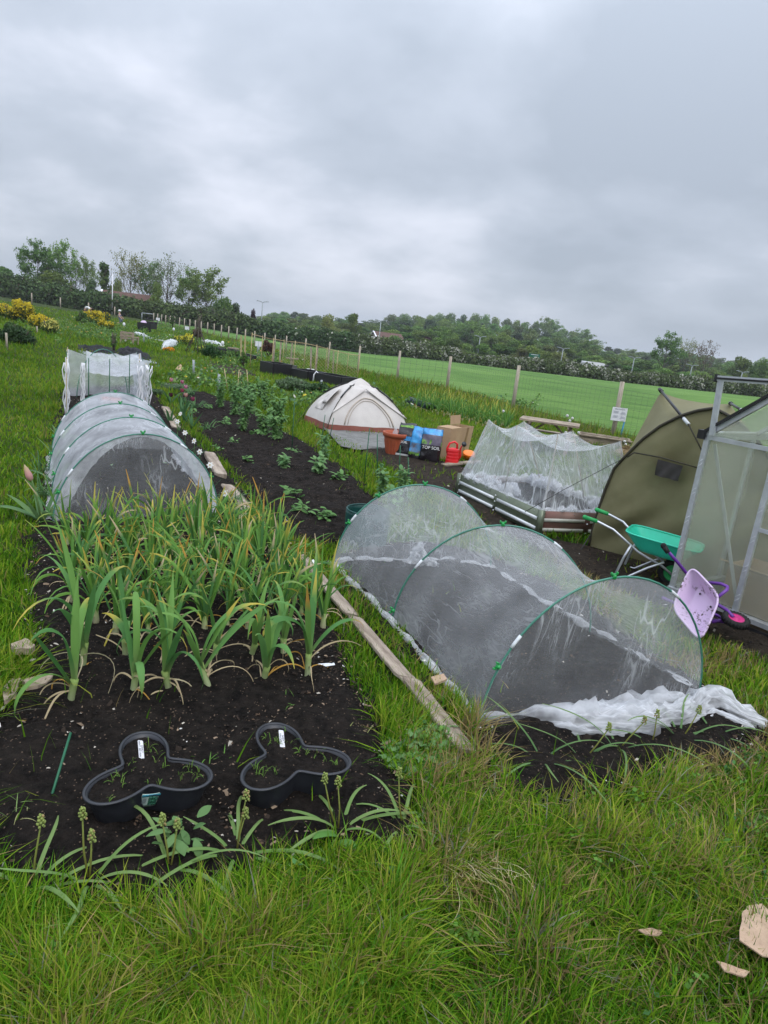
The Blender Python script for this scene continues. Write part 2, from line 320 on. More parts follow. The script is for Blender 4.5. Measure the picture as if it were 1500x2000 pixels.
    def build(s,name,mt,parent=None,smooth=True,world=False,solid=0.):
        me=bpy.data.meshes.new(name); vs=s.v
        if parent is not None and world:
            l=root_of(parent).location; vs=[(a-l.x,b-l.y,c-l.z) for a,b,c in vs]
        me.from_pydata(vs,[],s.f); me.update()
        if smooth: me.polygons.foreach_set('use_smooth',[True]*len(me.polygons))
        at=me.color_attributes.new('Col','FLOAT_COLOR','POINT')
        at.data.foreach_set('color',np.array([(*c,1) for c in s.c],dtype=np.float32).ravel())
        me.materials.append(mt); o=bpy.data.objects.new(name,me); COL.objects.link(o)
        if parent is not None: o.parent=parent
        if solid:
            md=o.modifiers.new('thickness','SOLIDIFY'); md.thickness=solid; md.offset=0
        return o
def npmesh(name,V,Fc,C,mt,parent=None,smooth=True):
    """V (n,3) F (m,4) or (m,3) C (n,3)"""
    me=bpy.data.meshes.new(name); n=len(V); fs=Fc if isinstance(Fc,list) else [Fc]
    tot=sum(f.size for f in fs); cnt=sum(len(f) for f in fs)
    me.vertices.add(n); me.vertices.foreach_set('co',np.ascontiguousarray(V,dtype=np.float32).ravel())
    me.loops.add(tot); me.loops.foreach_set('vertex_index',np.concatenate([f.ravel() for f in fs]).astype(np.int32))
    me.polygons.add(cnt)
    st=[];o=0
    for f in fs:
        k=f.shape[1]; st.append(o+np.arange(len(f))*k); o+=f.size
    me.polygons.foreach_set('loop_start',np.concatenate(st).astype(np.int32))
    me.update(calc_edges=True)
    if smooth: me.polygons.foreach_set('use_smooth',np.ones(cnt,bool))
    at=me.color_attributes.new('Col','FLOAT_COLOR','POINT')
    cc=np.ones((n,4),np.float32); cc[:,:3]=C; at.data.foreach_set('color',cc.ravel())
    me.materials.append(mt); ob=bpy.data.objects.new(name,me); COL.objects.link(ob)
    if parent is not None: ob.parent=parent
    return ob
def tag(o,label,cat,group=None,kind=None):
    if label: o['label']=label
    if cat: o['category']=cat
    if group: o['group']=group
    if kind: o['kind']=kind
    return o
def thing(name,label,cat,loc=(0,0,0),rz=0.,group=None,sc=1.):
    o=bpy.data.objects.new(name,None); o.empty_display_size=.05; COL.objects.link(o); o.location=loc; o.rotation_euler=(0,0,rz); o.scale=(sc,sc,sc) if not isinstance(sc,tuple) else sc
    return tag(o,label,cat,group)
def dup(root,loc,rz=0.,label=None,group=None,sc=None):
    r=root.copy(); COL.objects.link(r); r.location=loc; r.rotation_euler=(0,0,rz)
    if sc: r.scale=sc if isinstance(sc,tuple) else (sc,sc,sc)
    if label: r['label']=label
    if group: r['group']=group
    for ch in list(root.children):
        c=ch.copy(); COL.objects.link(c); c.parent=r
        for g in ch.children:
            d=g.copy(); COL.objects.link(d); d.parent=c
    return r
def struct(o,label): return tag(o,label,None,None,'structure')
ORD=['first','second','third','fourth','fifth','sixth','seventh','eighth','ninth','tenth','eleventh','twelfth','thirteenth','fourteenth','fifteenth','sixteenth','seventeenth','eighteenth','nineteenth','twentieth']
def text(body,size,mt,parent,m,name='lettering',ext=.0006,align='CENTER'):
    cu=bpy.data.curves.new(name,'FONT'); cu.body=body; cu.size=size; cu.extrude=ext; cu.align_x=align; cu.align_y='CENTER'
    to=bpy.data.objects.new(name,cu); COL.objects.link(to)
    dg=bpy.context.evaluated_depsgraph_get(); me=bpy.data.meshes.new_from_object(to.evaluated_get(dg))
    bpy.data.objects.remove(to); bpy.data.curves.remove(cu)
    me.transform(m); me.materials.clear(); me.materials.append(mt)
    o=bpy.data.objects.new(name,me); COL.objects.link(o); o.parent=parent; return o
def frame(o,x,y,z):
    m=Matrix((Vector(x).normalized(),Vector(y).normalized(),Vector(z).normalized())).transposed().to_4x4(); m.translation=Vector(o); return m
def lerp(a,b,t): return Vector(a)*(1-t)+Vector(b)*t
def cmix(a,b,t): return tuple(a[i]*(1-t)+b[i]*t for i in range(3))
def arc(base,az,el,Ln,droop,n=9,pw=1.4,wob=0.):
    p=Vector(base); pts=[p.copy()]; s=Ln/(n-1)
    for i in range(1,n):
        t=i/(n-1); e=el-droop*t**pw; a=az+wob*math.sin(t*4)
        p=p+Vector((math.cos(a)*math.cos(e),math.sin(a)*math.cos(e),math.sin(e)))*s
        if p.z<.004 and base[2]>=-.001: p.z=.004+R.uniform(0,.004)
        pts.append(p.copy())
    return pts
# ============================================================ ground
rad=np.concatenate([[.05],np.geomspace(.5,2600,110)]); azs=np.linspace(0,2*math.pi,241)[:-1]
V=[];nr,na=len(rad),len(azs)
RR,AA=np.meshgrid(rad,azs,indexing='ij'); GX=RR*np.sin(AA); GY=RR*np.cos(AA)
GZ=tz(GX,GY)-.02+np.where((RR>14)&(GY>0),.06*np.sin(GX*.35+1)*np.sin(GY*.22),0)*np.clip((RR-14)/10,0,1)*np.clip((-GX-1)/4,0,1)
V=np.stack([GX,GY,GZ],-1).reshape(-1,3)
i,j=np.meshgrid(np.arange(nr-1),np.arange(na),indexing='ij'); j2=(j+1)%na
Fq=np.stack([i*na+j,(i+1)*na+j,(i+1)*na+j2,i*na+j2],-1).reshape(-1,4)[:,::-1]
struct(npmesh('ground',V,Fq,np.ones((len(V),3)),M['turf']),'green turf of the allotment field running to the hedges')
# fence line
FP=[(1212+190,860+40,0),(1195,860,122),(1000,805,92),(872,765,68),(775,745,59),(698,730,55),(640,712,48),(594,700,41),(558,690,35)]
fence_pts=[W(a,b) for a,b,_ in FP]
fence_pts[0]=fence_pts[1]*2-fence_pts[2]
fence_pts=[fence_pts[0]*2-fence_pts[1]]+fence_pts
fh=[1.2,1.2,1.2]+[ (k)/F*fence_pts[i+2].y*.98 for i,(a,b,k) in enumerate(FP[1:],0)][1:]
endp=W(300,629); last=fence_pts[-1]; nseg=20
for k in range(1,nseg+1):
    q=last.lerp(endp,k/nseg); q.z=float(tz(q.x,q.y)); fence_pts.append(q); fh.append(1.15)
fh=[min(1.25,max(1.08,h)) for h in fh]
# crop field: from just beyond the fence to the hedge
fl=[q.copy() for q in fence_pts]; fl=[fl[0]+(fl[0]-fl[1])*20]+fl
hx=np.interp(np.linspace(0,1,len(fl)),[0,1],[150,endp.x-3])
vs=[];nv=24
def fieldpt(u,v):
    k=u*(len(fl)-1); a=int(min(k,len(fl)-2)); q=fl[a].lerp(fl[a+1],k-a)
    e=Vector((float(np.interp(k,range(len(fl)),hx)),99.5,0)); d=(e-q); d.z=0
    n=d.normalized(); s=q+n*1.6; p=s.lerp(e,v**1.5); return Vector((p.x,p.y,float(tz(p.x,p.y))-.012+.014*min(p.y,60)/6*v**.3))
mb=MB(); mb.grid(fieldpt,90,30); f=mb.build('crop_field',M['crop']); struct(f,'flat field of bright green young crop beyond the wire fence')
# ------------------------------------------------------------ beds
BP={
'A':[(-170,1500),(-60,1700),(30,1775),(300,1800),(480,1750),(570,1700),(700,1690),(850,1665),(815,1560),(760,1470),(735,1400),(700,1330),(655,1240),(610,1150),(560,1050),(500,985),(425,905),(370,850),(325,800),(292,752),(125,760),(112,830),(90,930),(75,1020),(55,1110),(45,1200),(70,1260),(40,1330),(-40,1420)],
'B':[(560,1062),(610,1075),(668,1060),(735,1030),(742,985),(690,935),(625,885),(560,845),(510,815),(470,790),(400,765),(345,765),(360,790),(395,850),(440,900),(470,940),(500,990)],
'C':[(648,1100),(700,1165),(765,1228),(850,1330),(925,1430),(950,1500),(985,1560),(1060,1600),(1170,1570),(1300,1510),(1420,1500),(1500,1440),(1420,1370),(1300,1300),(1150,1180),(960,1090),(830,1060),(700,1070)],
'D':[(690,872),(800,878),(880,905),(930,920),(905,960),(1050,1045),(1150,1065),(1310,1110),(1330,1165),(1420,1195),(1560,1260),(1640,1330),(1500,1300),(1400,1262),(1310,1200),(1240,1185),(1150,1130),(1060,1080),(960,1040),(905,990),(820,955),(770,925)],
'E':[(404,712),(440,711),(480,722),(500,735),(470,738),(430,730)],
}
def beddist(px,py,poly):
    d=np.full(px.shape,1e9)
    for a,b in zip(poly,poly[1:]+poly[:1]):
        ax,ay=a[0],a[1]; bx,by=b[0]-ax,b[1]-ay; t=np.clip(((px-ax)*bx+(py-ay)*by)/(bx*bx+by*by+1e-12),0,1)
        d=np.minimum(d,np.hypot(px-ax-t*bx,py-ay-t*by))
    return d
def inside(px,py,poly):
    r=np.zeros(px.shape,bool); n=len(poly)
    for i in range(n):
        x1,y1=poly[i][:2]; x2,y2=poly[(i+1)%n][:2]
        if y1==y2: continue
        c=((y1>py)!=(y2>py))&(px<(x2-x1)*(py-y1)/(y2-y1)+x1); r^=c
    return r
def vnoise(x,y,s,seed=0.):
    return np.array([noise.fractal(Vector((a*s,b*s,seed)),1.,2.,4) for a,b in zip(x.ravel(),y.ravel())]).reshape(x.shape)
BW={k:[tuple(P(a,b)) if k!='E' else tuple(W(a,b)) for a,b in v] for k,v in BP.items()}
BN={'A':('dark compost bed of leeks and onions running back under the long net tunnel',.03,.028,'soil'),'B':('dark compost bed of young potato plants beside the cream tent',.04,.05,'soil'),
'C':('dark compost bed under the wide three-hoop net tunnel',.03,.022,'soil'),'D':('trodden bare earth between tent, metal bed and greenhouse',.05,.018,'soil2'),'E':('small dark soil bed far up the allotment',.12,.05,'soil2')}
BNM={'A':'soil_bed','B':'potato_bed_soil','C':'tunnel_bed_soil','D':'bare_earth','E':'far_bed_soil'}
bedz={}
for k,poly in BW.items():
    lab,st,am,mt=BN[k]; xs=[p[0] for p in poly]; ys=[p[1] for p in poly]
    gx=np.arange(min(xs)-.1,max(xs)+.1,st); gy=np.arange(min(ys)-.1,max(ys)+.1,st); Xg,Yg=np.meshgrid(gx,gy,indexing='ij')
    wob=vnoise(Xg,Yg,2.2,5.)*.06
    ins=inside(Xg,Yg,poly); d=beddist(Xg,Yg,poly); sd=np.where(ins,d,-d)+wob
    n=vnoise(Xg,Yg,9.,1.)*am+vnoise(Xg,Yg,2.,3.)*am*1.2; 
    z=np.clip(sd/.12,-1,1)*.03+n*.7+.004+(vnoise(Xg,Yg,24.,8.)*.009 if k in 'AC' else 0)+tz(Xg,Yg)+(.0 if k!='C' else .01)
    if k=='D': z=z-.012
    keep=sd>-.09; idx=-np.ones(Xg.shape,int); idx[keep]=np.arange(keep.sum())
    q=np.stack([idx[:-1,:-1],idx[1:,:-1],idx[1:,1:],idx[:-1,1:]],-1).reshape(-1,4); q=q[(q>=0).all(1)]
    V=np.stack([Xg[keep],Yg[keep],z[keep]],-1)
    struct(npmesh(BNM[k],V,q,np.ones((len(V),3)),M[mt]),lab)
# ------------------------------------------------------------ crumbs and chips on the soil (nobody could count them)
def chips(poly,n,rng,name,label):
    xs=[p[0] for p in poly]; ys=[p[1] for p in poly]
    x=NR.uniform(min(xs),max(xs),n*3); y=NR.uniform(min(ys),max(ys),n*3); dd=np.hypot(x,y)
    k=inside(x,y,poly)&(NR.rand(n*3)<np.clip(3.2/dd,0,1)**1.3); x=x[k][:n]; y=y[k][:n]; n=len(x)
    s=NR.gamma(2.,.0017,n)+.0017; th=NR.uniform(0,6.28,n); asp=NR.uniform(.35,1,n); tilt=NR.uniform(-.6,.6,(n,2))
    base=np.array([(-1,-1,0),(1,-.7,0),(.9,1,0),(-.8,.8,0),(0,0,1)],float)
    V=np.zeros((n,5,3)); c,s_=np.cos(th),np.sin(th)
    lx=base[None,:,0]*s[:,None]*1.3; ly=base[None,:,1]*(s*asp)[:,None]; lz=base[None,:,2]*(s*.7)[:,None]
    V[:,:,0]=x[:,None]+lx*c[:,None]-ly*s_[:,None]; V[:,:,1]=y[:,None]+lx*s_[:,None]+ly*c[:,None]
    zb=.018+NR.uniform(-.008,.014,n); V[:,:,2]=zb[:,None]+lz+lx*tilt[:,:1]+ly*tilt[:,1:]
    Fc=np.array([(0,1,4),(1,2,4),(2,3,4),(3,0,4)])[None]+np.arange(n)[:,None,None]*5
    pal=np.array([(.012,.01,.009),(.03,.022,.017),(.09,.06,.04),(.22,.16,.11),(.4,.36,.3),(.62,.6,.56)]); ci=NR.choice(6,n,p=[.42,.26,.15,.1,.05,.02])
    C=np.repeat(pal[ci]*NR.uniform(.7,1.2,(n,1)),5,0)
    return V.reshape(-1,3),Fc.reshape(-1,3),C
vv=[];ff=[];cc=[];o_=0
for k,n in (('A',60000),('B',9000),('C',22000),('D',6000)):
    a,b,c=chips(BW[k],n,NR,'','')
    vv.append(a);ff.append(b+o_);cc.append(c);o_+=len(a)
tag(npmesh('soil_crumbs',np.concatenate(vv),np.concatenate(ff),np.concatenate(cc),M['crumb'],smooth=False),'crumbs of compost, bark chips and pale grit lying on the soil','soil',None,'stuff')
# ============================================================ grass
def segdist(x,y,pts):
    d=np.full(x.shape,1e9)
    for a,b in zip(pts,pts[1:]):
        bx,by=b[0]-a[0],b[1]-a[1]; t=np.clip(((x-a[0])*bx+(y-a[1])*by)/(bx*bx+by*by),0,1); d=np.minimum(d,np.hypot(x-a[0]-t*bx,y-a[1]-t*by))
    return d
# small patches where no grass grows
NOG=[[tuple(P(*q)) for q in poly] for poly in (
 [(575,1088),(597,1090),(694,1205),(672,1216)],[(684,1222),(708,1220),(778,1305),(765,1322)],[(806,1350),(832,1350),(926,1480),(894,1490)],
 [(630,845),(800,855),(730,885),(690,870)],[(1300,1165),(1500,1250),(1800,1300),(1800,1100),(1420,1100)],[(640,850),(592,822),(700,800),(800,840)])]
NG=640000
lo,hi=math.log(.95),math.log(85); d=np.exp(NR.uniform(lo,hi,NG)); az=NR.uniform(math.radians(-44),math.radians(44),NG); wide=NR.rand(NG)<.17; az=np.where(wide,np.sign(az)*NR.uniform(math.radians(44),math.radians(66),NG),az)
# fewer far ones, more near ones
keep=NR.rand(NG)<np.interp(d,[1,1.6,4,12,85],[.42,.55,.9,1,.5]); d=d[keep]; az=az[keep]
x=d*np.sin(az); y=d*np.cos(az)
g1=vnoise(x[::1],y[::1],1.1,9.); g2=vnoise(x,y,4.5,2.); g3=vnoise(x,y,.35,4.)
k=np.ones(len(x),bool)
for kk,poly in BW.items():
    dd=beddist(x,y,poly); ins=inside(x,y,poly); sd=np.where(ins,dd,-dd)+g2*.07
    k&=~((sd>.03)&(NR.rand(len(x))>(.1 if kk=='D' else .006)*(g1>0)))
for poly in NOG: k&=~inside(x,y,poly)
# no blades in the crop field
fx=np.array([q.x for q in fence_pts][::-1]); fy=np.array([q.y for q in fence_pts][::-1])
beyond=y>np.interp(x,fx,fy)+1.2; k&=~(beyond&(x>endp.x)); k&=y<98
x,y,d,g1,g2,g3=[q[k] for q in (x,y,d,g1,g2,g3)]; n=len(x); print('blades',n)
fd=segdist(x,y,[(q.x,q.y) for q in fence_pts]); verge=np.clip(1.4-fd,0,1)*(x>-30)
path=np.clip(1-segdist(x,y,[(-2.6,4.3),(-4.6,8),(-7.5,14),(-12,24)])/.9,0,1)      # mown strip left of the tunnels
front=((y<2.6)&(x<3.)).astype(float)
strip=np.clip(1-segdist(x,y,[tuple(P(600,1110))[:2],tuple(P(730,1250))[:2],tuple(P(850,1420))[:2]])/.2,0,1)
hgt=.055+.05*NR.rand(n)+.07*np.clip(g1,0,1)+.03*g2
hgt+=front*.045*(1+1.2*g2)-strip*.01; straw_=np.clip(vnoise(x,y,1.6,21.)*3.4-.22,0,1)*np.clip((x-.1)/.4,.05,1); hgt*=1-.35*path; hgt+=verge*.28*NR.rand(n); hgt+=np.clip((d-9)/25,0,1)*.16*NR.rand(n)
hgt=np.clip(hgt,.03,.6); wid=(.0034+.0055*NR.rand(n)**1.6)*np.clip(d/2.6,1,40)**.72
ang=NR.uniform(0,2*math.pi,n); cl=vnoise(x,y,2.6,7.)*5.; fa=np.where(NR.rand(n)<.5,cl+NR.normal(0,.9,n),ang)   # blades of one tuft fall the same way
ln=np.clip(np.abs(NR.normal(.42,.32,n)),.03,1.3)*(1+.35*front)
T=np.array([0,.4,.75,1.]); V=np.zeros((n,7,3)); sx,sy=-np.sin(fa),np.cos(fa); ux,uy=np.cos(fa),np.sin(fa); z0=tz(x,y)-.02
tw=NR.uniform(-1.2,1.2,n); wx=np.cos(fa+1.57+tw); wy=np.sin(fa+1.57+tw)
for li,t in enumerate(T):
    off=hgt*ln*t**1.9*1.1; zz_=hgt*(t-.35*ln*t**2.2); ww=wid*(1-.15*t if t<.5 else 1.5*(1-t)+.1)/2
    for s_i,sg in enumerate((-1,1) if li<3 else (0,)):
        q=li*2+s_i; V[:,q,0]=x+ux*off+wx*ww*sg; V[:,q,1]=y+uy*off+wy*ww*sg; V[:,q,2]=z0+np.maximum(zz_,.003)
b7=np.arange(n)[:,None]*7
Fq=np.concatenate([b7+np.array([0,1,3,2]),b7+np.array([2,3,5,4])]); Ft=b7+np.array([4,5,6])
pal=np.array([(.028,.09,.008),(.075,.21,.012),(.135,.32,.018),(.22,.41,.028),(.36,.45,.05),(.5,.42,.17)])
tone=NR.rand(n)*.72-.06+.28*np.clip(g1+.5,0,1)+.16*g3+.12*g2
ci=np.clip((tone*5),0,4.2); lo_=np.floor(ci).astype(int); fr=(ci-lo_)[:,None]; C=pal[lo_]*(1-fr)+pal[np.minimum(lo_+1,5)]*fr
dry=NR.rand(n)<(.03+.62*straw_*(d<6)+.11*np.clip(g3,0,1)+.12*np.clip(g2*g1*4,0,1)+.4*verge+.14*front*(x>.25)+.25*strip*(g2>.1)); C[dry]=np.array([.46,.36,.17])*NR.uniform(.55,1.15,(dry.sum(),1))
C*=NR.uniform(.8,1.2,(n,1)); fm=np.clip((d-3)/8,0,1)[:,None]; C=C*(1-.6*fm)+np.array([.14,.25,.03])*(.8+.35*np.clip(g3,-1,1)[:,None])*.6*fm; C*=np.array([.8,.77,.7])+np.array([.2,.15,.1])*fm; C=np.where((NR.rand(n)<.12)[:,None],C*np.array([.75,1,1.7]),C)
tag(npmesh('grass',V.reshape(-1,3),[Fq,Ft],np.repeat(C,7,0),M['grass']),'long uncut grass with dry straw among the green blades','grass',None,'stuff')
# ============================================================ helpers for built things
def plate(mb,pts,th,col=(1,1,1)):
    """a flat convex piece given by its corner points, with thickness"""
    pts=[Vector(p) for p in pts]; n=len(pts); nr=(pts[1]-pts[0]).cross(pts[2]-pts[0]).normalized()*th/2
    mb.add([p+nr for p in pts]+[p-nr for p in pts],[tuple(range(n)),tuple(range(2*n-1,n-1,-1))]+[(i,i+n,(i+1)%n+n,(i+1)%n) for i in range(n)],col)
def nz(p,s,seed=0.): return noise.noise(Vector((p[0]*s,p[1]*s,p[2]*s+seed)))
# ------------------------------------------------------------ net tunnels
def hoop_pt(Lp,Rp,h,th,inset=0.):
    mid=(Lp+Rp)/2; q=mid+(Lp-Rp)/2*math.cos(th)*(1-inset); e=math.sin(th); return Vector((q.x,q.y,q.z+h*(1-inset)*abs(e)**1.03))
def net_tunnel(hoops,label,ends,sag,netm,endm,group,clips,seed,sub=10,wr=.012):
    base=(hoops[0][0]+hoops[0][1])/2; t=thing('net_tunnel',label,'net tunnel',(base.x,base.y,0),0,group)
    for i,(a,b,h) in enumerate(hoops):
        m=MB(); m.tube([hoop_pt(a,b,h,math.pi*k/28) for k in range(29)],.0052,8); hp=m.build('hoop',M['hoop'],t,world=True)
        m=MB()
        for k in (clips[i]): 
            p=hoop_pt(a,b,h,k); d=(b-a).normalized(); ax=Vector((-d.y,d.x,0)); o=Vector(d*-math.cos(k))*.0+Vector((0,0,1))*math.sin(k)-d*math.cos(k)
            f=frame(p+o*.003,d*math.sin(k)+Vector((0,0,math.cos(k))),ax,o)@Matrix.Scale(.72,4)
            m.lathe([(0,-.012),(.014,-.012),(.016,0),(.013,.014),(0,.016)],axis=f,n=10)
            m.box(None,(.045,.012,.012),m=f@Matrix.Translation((0,0,.016))); m.box(None,(.012,.03,.014),m=f@Matrix.Translation((0,0,.006)))
            for sx in (-1,1): m.box(None,(.010,.014,.02),m=f@Matrix.Translation((sx*.02,0,.022)))
            m.build('clip',M['clip'],hp,world=True); m=MB()
        for k in (.62,2.1):
            m=MB(); m.tube([hoop_pt(a,b,h,k+d*.05) for d in (-1,-.3,.3,1)],.0078,8); m.build('ferrule',M['ferrule'],hp,world=True)
    # stretched net over the hoops
    nh=len(hoops); nu=(nh-1)*sub+1; nvv=64
    def fn(u,v):
        k=u*(nh-1); i=min(int(k),nh-2); f=k-i; A,B=hoops[i],hoops[i+1]
        th=math.pi*v; p=hoop_pt(A[0],A[1],A[2],th).lerp(hoop_pt(B[0],B[1],B[2],th),f)
        s=math.sin(math.pi*f); c=(A[0]+A[1]).lerp(B[0]+B[1],f)/2
        k2=1-sag*s*math.sin(th)**.7; p=Vector((c.x+(p.x-c.x)*(1-(1-k2)*.55),c.y+(p.y-c.y)*(1-(1-k2)*.55),p.z*k2))
        q=1-.004/max(A[2],.1); w_=nz((th*7+seed,f*3+i,0),1.)*wr*s+nz((th*26,f*2,i+seed),1.)*wr*.5*s
        return Vector((c.x+(p.x-c.x)*q,c.y+(p.y-c.y)*q,max(p.z*q+w_,.004)))
    m=MB(); m.grid(fn,nu,nvv); nt_=m.build('netting',netm,t,world=True)
    # end walls
    for idx,out_ in ends:
        a,b,h=hoops[idx]; 
        def fe(u,v):
            th=math.pi*u; p=hoop_pt(a,b,h,th); g=(a.lerp(b,.5-.5*math.cos(th)))+out_; g.z=.012
            q=p.lerp(g,v); q+=out_*.35*math.sin(math.pi*v)*math.sin(th)
            q.z+= nz((u*20,v*2,seed),1.)*.008; w_=nz((u*30,v*.8,seed+3),1.)*.02*math.sin(math.pi*v); return q+out_.normalized()*w_
        m=MB(); m.grid(fe,49,14); m.build('end_netting',endm,t,world=True)
    return t
def net_roll(pts,r,label=None,parent=None,name='net_hem',seed=0,flat=.8,wr=.35,mt='bunch',n=14):
    """gathered net lying along the ground"""
    m=MB(); pts=[Vector(p) for p in pts]; dense=[]
    for a,b in zip(pts,pts[1:]):
        k=max(2,int((b-a).length/.03)); dense+=[a.lerp(b,i/k) for i in range(k)]
    dense.append(pts[-1]); vs=[];fs=[]
    rr=r if callable(r) else (lambda t:r); N_=len(dense)
    for i,p in enumerate(dense):
        t=(dense[min(i+1,N_-1)]-dense[max(i-1,0)]).normalized(); sd=Vector((-t.y,t.x,0)); f=i/(N_-1); q=rr(f)
        p=p+sd*nz((i*.12,seed,0),1.)*q*.8
        for k in range(n):
            a=2*math.pi*k/n; e=q*(1+wr*nz((i*.35+k*.0,k*.9,seed),1.)+wr*.8*nz((i*.9,k*1.7,seed+4),1.))
            vs.append(p+sd*math.cos(a)*e+Vector((0,0,max(0,math.sin(a)*e*flat+q*flat*.75))))
    for i in range(N_-1):
        for k in range(n): fs.append((i*n+k,i*n+(k+1)%n,(i+1)*n+(k+1)%n,(i+1)*n+k))
    m.add(vs,fs,[(i*.04,k/n,0.) for i in range(N_) for k in range(n)]); return m
# --- right hand tunnel: three hoops
FL,FR=P(935,1412),P(1362,1365); ML,MR=P(765,1215),P(1150,1245); BL,BR=P(650,1106),P(957,1116)
dirF=(P(1130,1440)-(FL+FR)/2); dirF.z=0; dirF=dirF.normalized()*.1
dirB=((BL+BR)/2-(ML+MR)/2); dirB.z=0; dirB=dirB.normalized()*.05
T2=net_tunnel([(FL,FR,.67),(ML,MR,.635),(BL,BR,.615)],'wide low tunnel of fine net on three green hoops, front hem bunched on soil',[(0,dirF),(2,dirB)],.2,M['net'],M['netend'],'net tunnels over the beds',[(.42,math.pi*.47),(.12,math.pi*.48),(.55,1.0,math.pi*.5)],3.)
for pts,r,sd in (([BL+Vector((-.03,.03,0)),P(705,1160),ML+Vector((-.02,0,0)),P(850,1318),FL],.02,1),([FR,P(1247,1295),P(1133,1226),P(1047,1175),BR],.028,2),([BL,P(720,1100),P(800,1106),P(880,1103),BR],.03,3)):
    net_roll([Vector((p.x,p.y,.012)) for p in pts],lambda t,r=r:r*(.75+.5*abs(math.sin(t*23))),seed=sd,flat=.7).build('net_hem',M['bunch'],T2,world=True)
net_roll([Vector((p.x,p.y,.0)) for p in (P(945,1412),P(1010,1412),P(1060,1415),P(1120,1425),P(1180,1430),P(1250,1428),P(1320,1415),P(1372,1392),P(1400,1395),P(1440,1410),P(1492,1424))],
   lambda t:.022+.045*math.sin(math.pi*min(1,max(0,(t-.12)/.62)))**.7+.035*max(0,math.sin(math.pi*min(1,max(0,(t-.62)/.4)))),seed=5,flat=1.1,wr=.75,n=26).build('gathered_netting',M['bunch'],T2,world=True)
for k_,(pp,r_) in enumerate((([(1080,1405),(1150,1418),(1220,1420),(1290,1410)],.045),([(1050,1422),(1120,1440),(1190,1447),(1260,1440)],.028),([(1150,1400),(1230,1405),(1310,1395),(1350,1380)],.05),([(1085,1395),(1095,1415),(1120,1432)],.035),([(1330,1425),(1390,1405),(1450,1425),(1480,1432)],.025))):
    net_roll([P(*q_,.0) for q_ in pp],lambda t,r_=r_:r_*(.25+.9*math.sin(math.pi*t)**.5),seed=60+k_,flat=1.1,wr=.8,n=26).build('gathered_netting',M['bunch'],T2,world=True)
q=P(815,1108); m=MB(); 
m.grid(lambda u,v:Vector((q.x+(u-.5)*.34*(1-.75*v**.5)+nz((u*14,v*5,0),1.)*.04,q.y+.03*math.sin(u*40)*(1-v*.6)+nz((u*9,v*6,3),1.)*.04,.02+.17*v*math.sin(math.pi*u)**.4+nz((u*11,v*4,7),1.)*.03)),40,12); m.grid(lambda u,v:Vector((q.x+.04+(u-.5)*.3+nz((u*10,v*5,9),1.)*.04,q.y-.03+nz((u*9,v*6,13),1.)*.06,.01+.09*v*math.sin(math.pi*u)+nz((u*11,v*4,17),1.)*.03)),40,8); m.build('gathered_netting',M['bunch'],T2,world=True)
# --- long left tunnel
HL,HR=P(103,1025),P(425,1005); stp=[Vector((0,0,0))]
a0=P(285,845,.66)
for px,py in ((262,813),(240,787),(230,765)): q=P(px,py,.66)-a0; stp.append(q)
T1h=[(HL+q,HR+q,.66) for q in stp]
ax=(stp[3]-stp[0]).normalized()*-.1
T1=net_tunnel(T1h,'long low tunnel of milky white net on four green hoops behind the onions',[(0,ax*.5),(3,-ax)],.035,M['net1'],M['netend'],'net tunnels over the beds',[(.38,math.pi*.5,2.62),(.3,math.pi*.5,2.6),(.3,math.pi*.5),(.3,math.pi*.5)],11.,wr=.02)
# thick pulled-back band of net just inside the front hoop
m=MB()
def band(u,v):
    th=math.pi*u; p=hoop_pt(HL,HR,.66,th,0.); w_=.02+.14*(abs(math.cos(th))**1.5)*math.sin(th)**.5+.012*nz((u*40,0,0),1.)
    c=(HL+HR)/2; q=hoop_pt(HL,HR,.66,th,w_*v*2.2/1.3); return q-ax*.12*v
m.grid(band,60,5); m.build('netting_band',M['bunch'],T1,world=True)
net_roll([HL+Vector((-.03,0,.01)),T1h[1][0],T1h[2][0],T1h[3][0]],.03,seed=7,flat=.6).build('net_hem',M['bunch'],T1,world=True)
net_roll([HR,T1h[1][1],T1h[2][1],T1h[3][1]],.03,seed=8,flat=.6).build('net_hem',M['bunch'],T1,world=True)
net_roll([HL+ax*.4+Vector((0,0,.01)),P(200,1020),P(330,1015),HR+ax*.4],.02,seed=9,flat=.6).build('net_hem',M['bunch'],T1,world=True)
# --- the staked cage behind it
CB=[W(131,845),W(148,790),W(296,800),W(280,765)]
cfl,cfr=T1h[3][0]+ax*-2,T1h[3][1]+ax*-2
cl_=P(128,835); cr=cfl  # footprint of the cage
c0=P(150,830); 
cageF=[P(128,830),P(170,815),P(232,812),P(283,806)]
dirc=(stp[3]-stp[2]).normalized()
A_,B_=P(130,822),P(290,815); C_=B_+dirc*2.3; D_=A_+dirc*2.3
cage=thing('net_cage','white net and knotted white string mesh hung on canes behind the long tunnel','net cage',(A_.x,A_.y,0))
zt_=X(148,705,(A_.y+.3)).z
def cane(p,h,mt='cane',r=.006,par=cage,lean=(0,0),name='cane'):
    m=MB(); m.tube([p,p+Vector((lean[0]*.5,lean[1]*.5,h*.5)),p+Vector((lean[0],lean[1],h))],[r,r*.95,r*.8],6); return m.build(name,M[mt],par,world=True)
for i in range(5):
    f=i/4; p=A_.lerp(D_,f); cane(p,.78+.1*R.random(),'gcane' if i%2 else 'cane')
    p=B_.lerp(C_,f); cane(p,.72+.1*R.random(),'gcane' if i%2==0 else 'cane')
for i in (1,2,3): cane(A_.lerp(B_,i/4)+dirc*.2,.78+.2*R.random(),'gcane',.007)
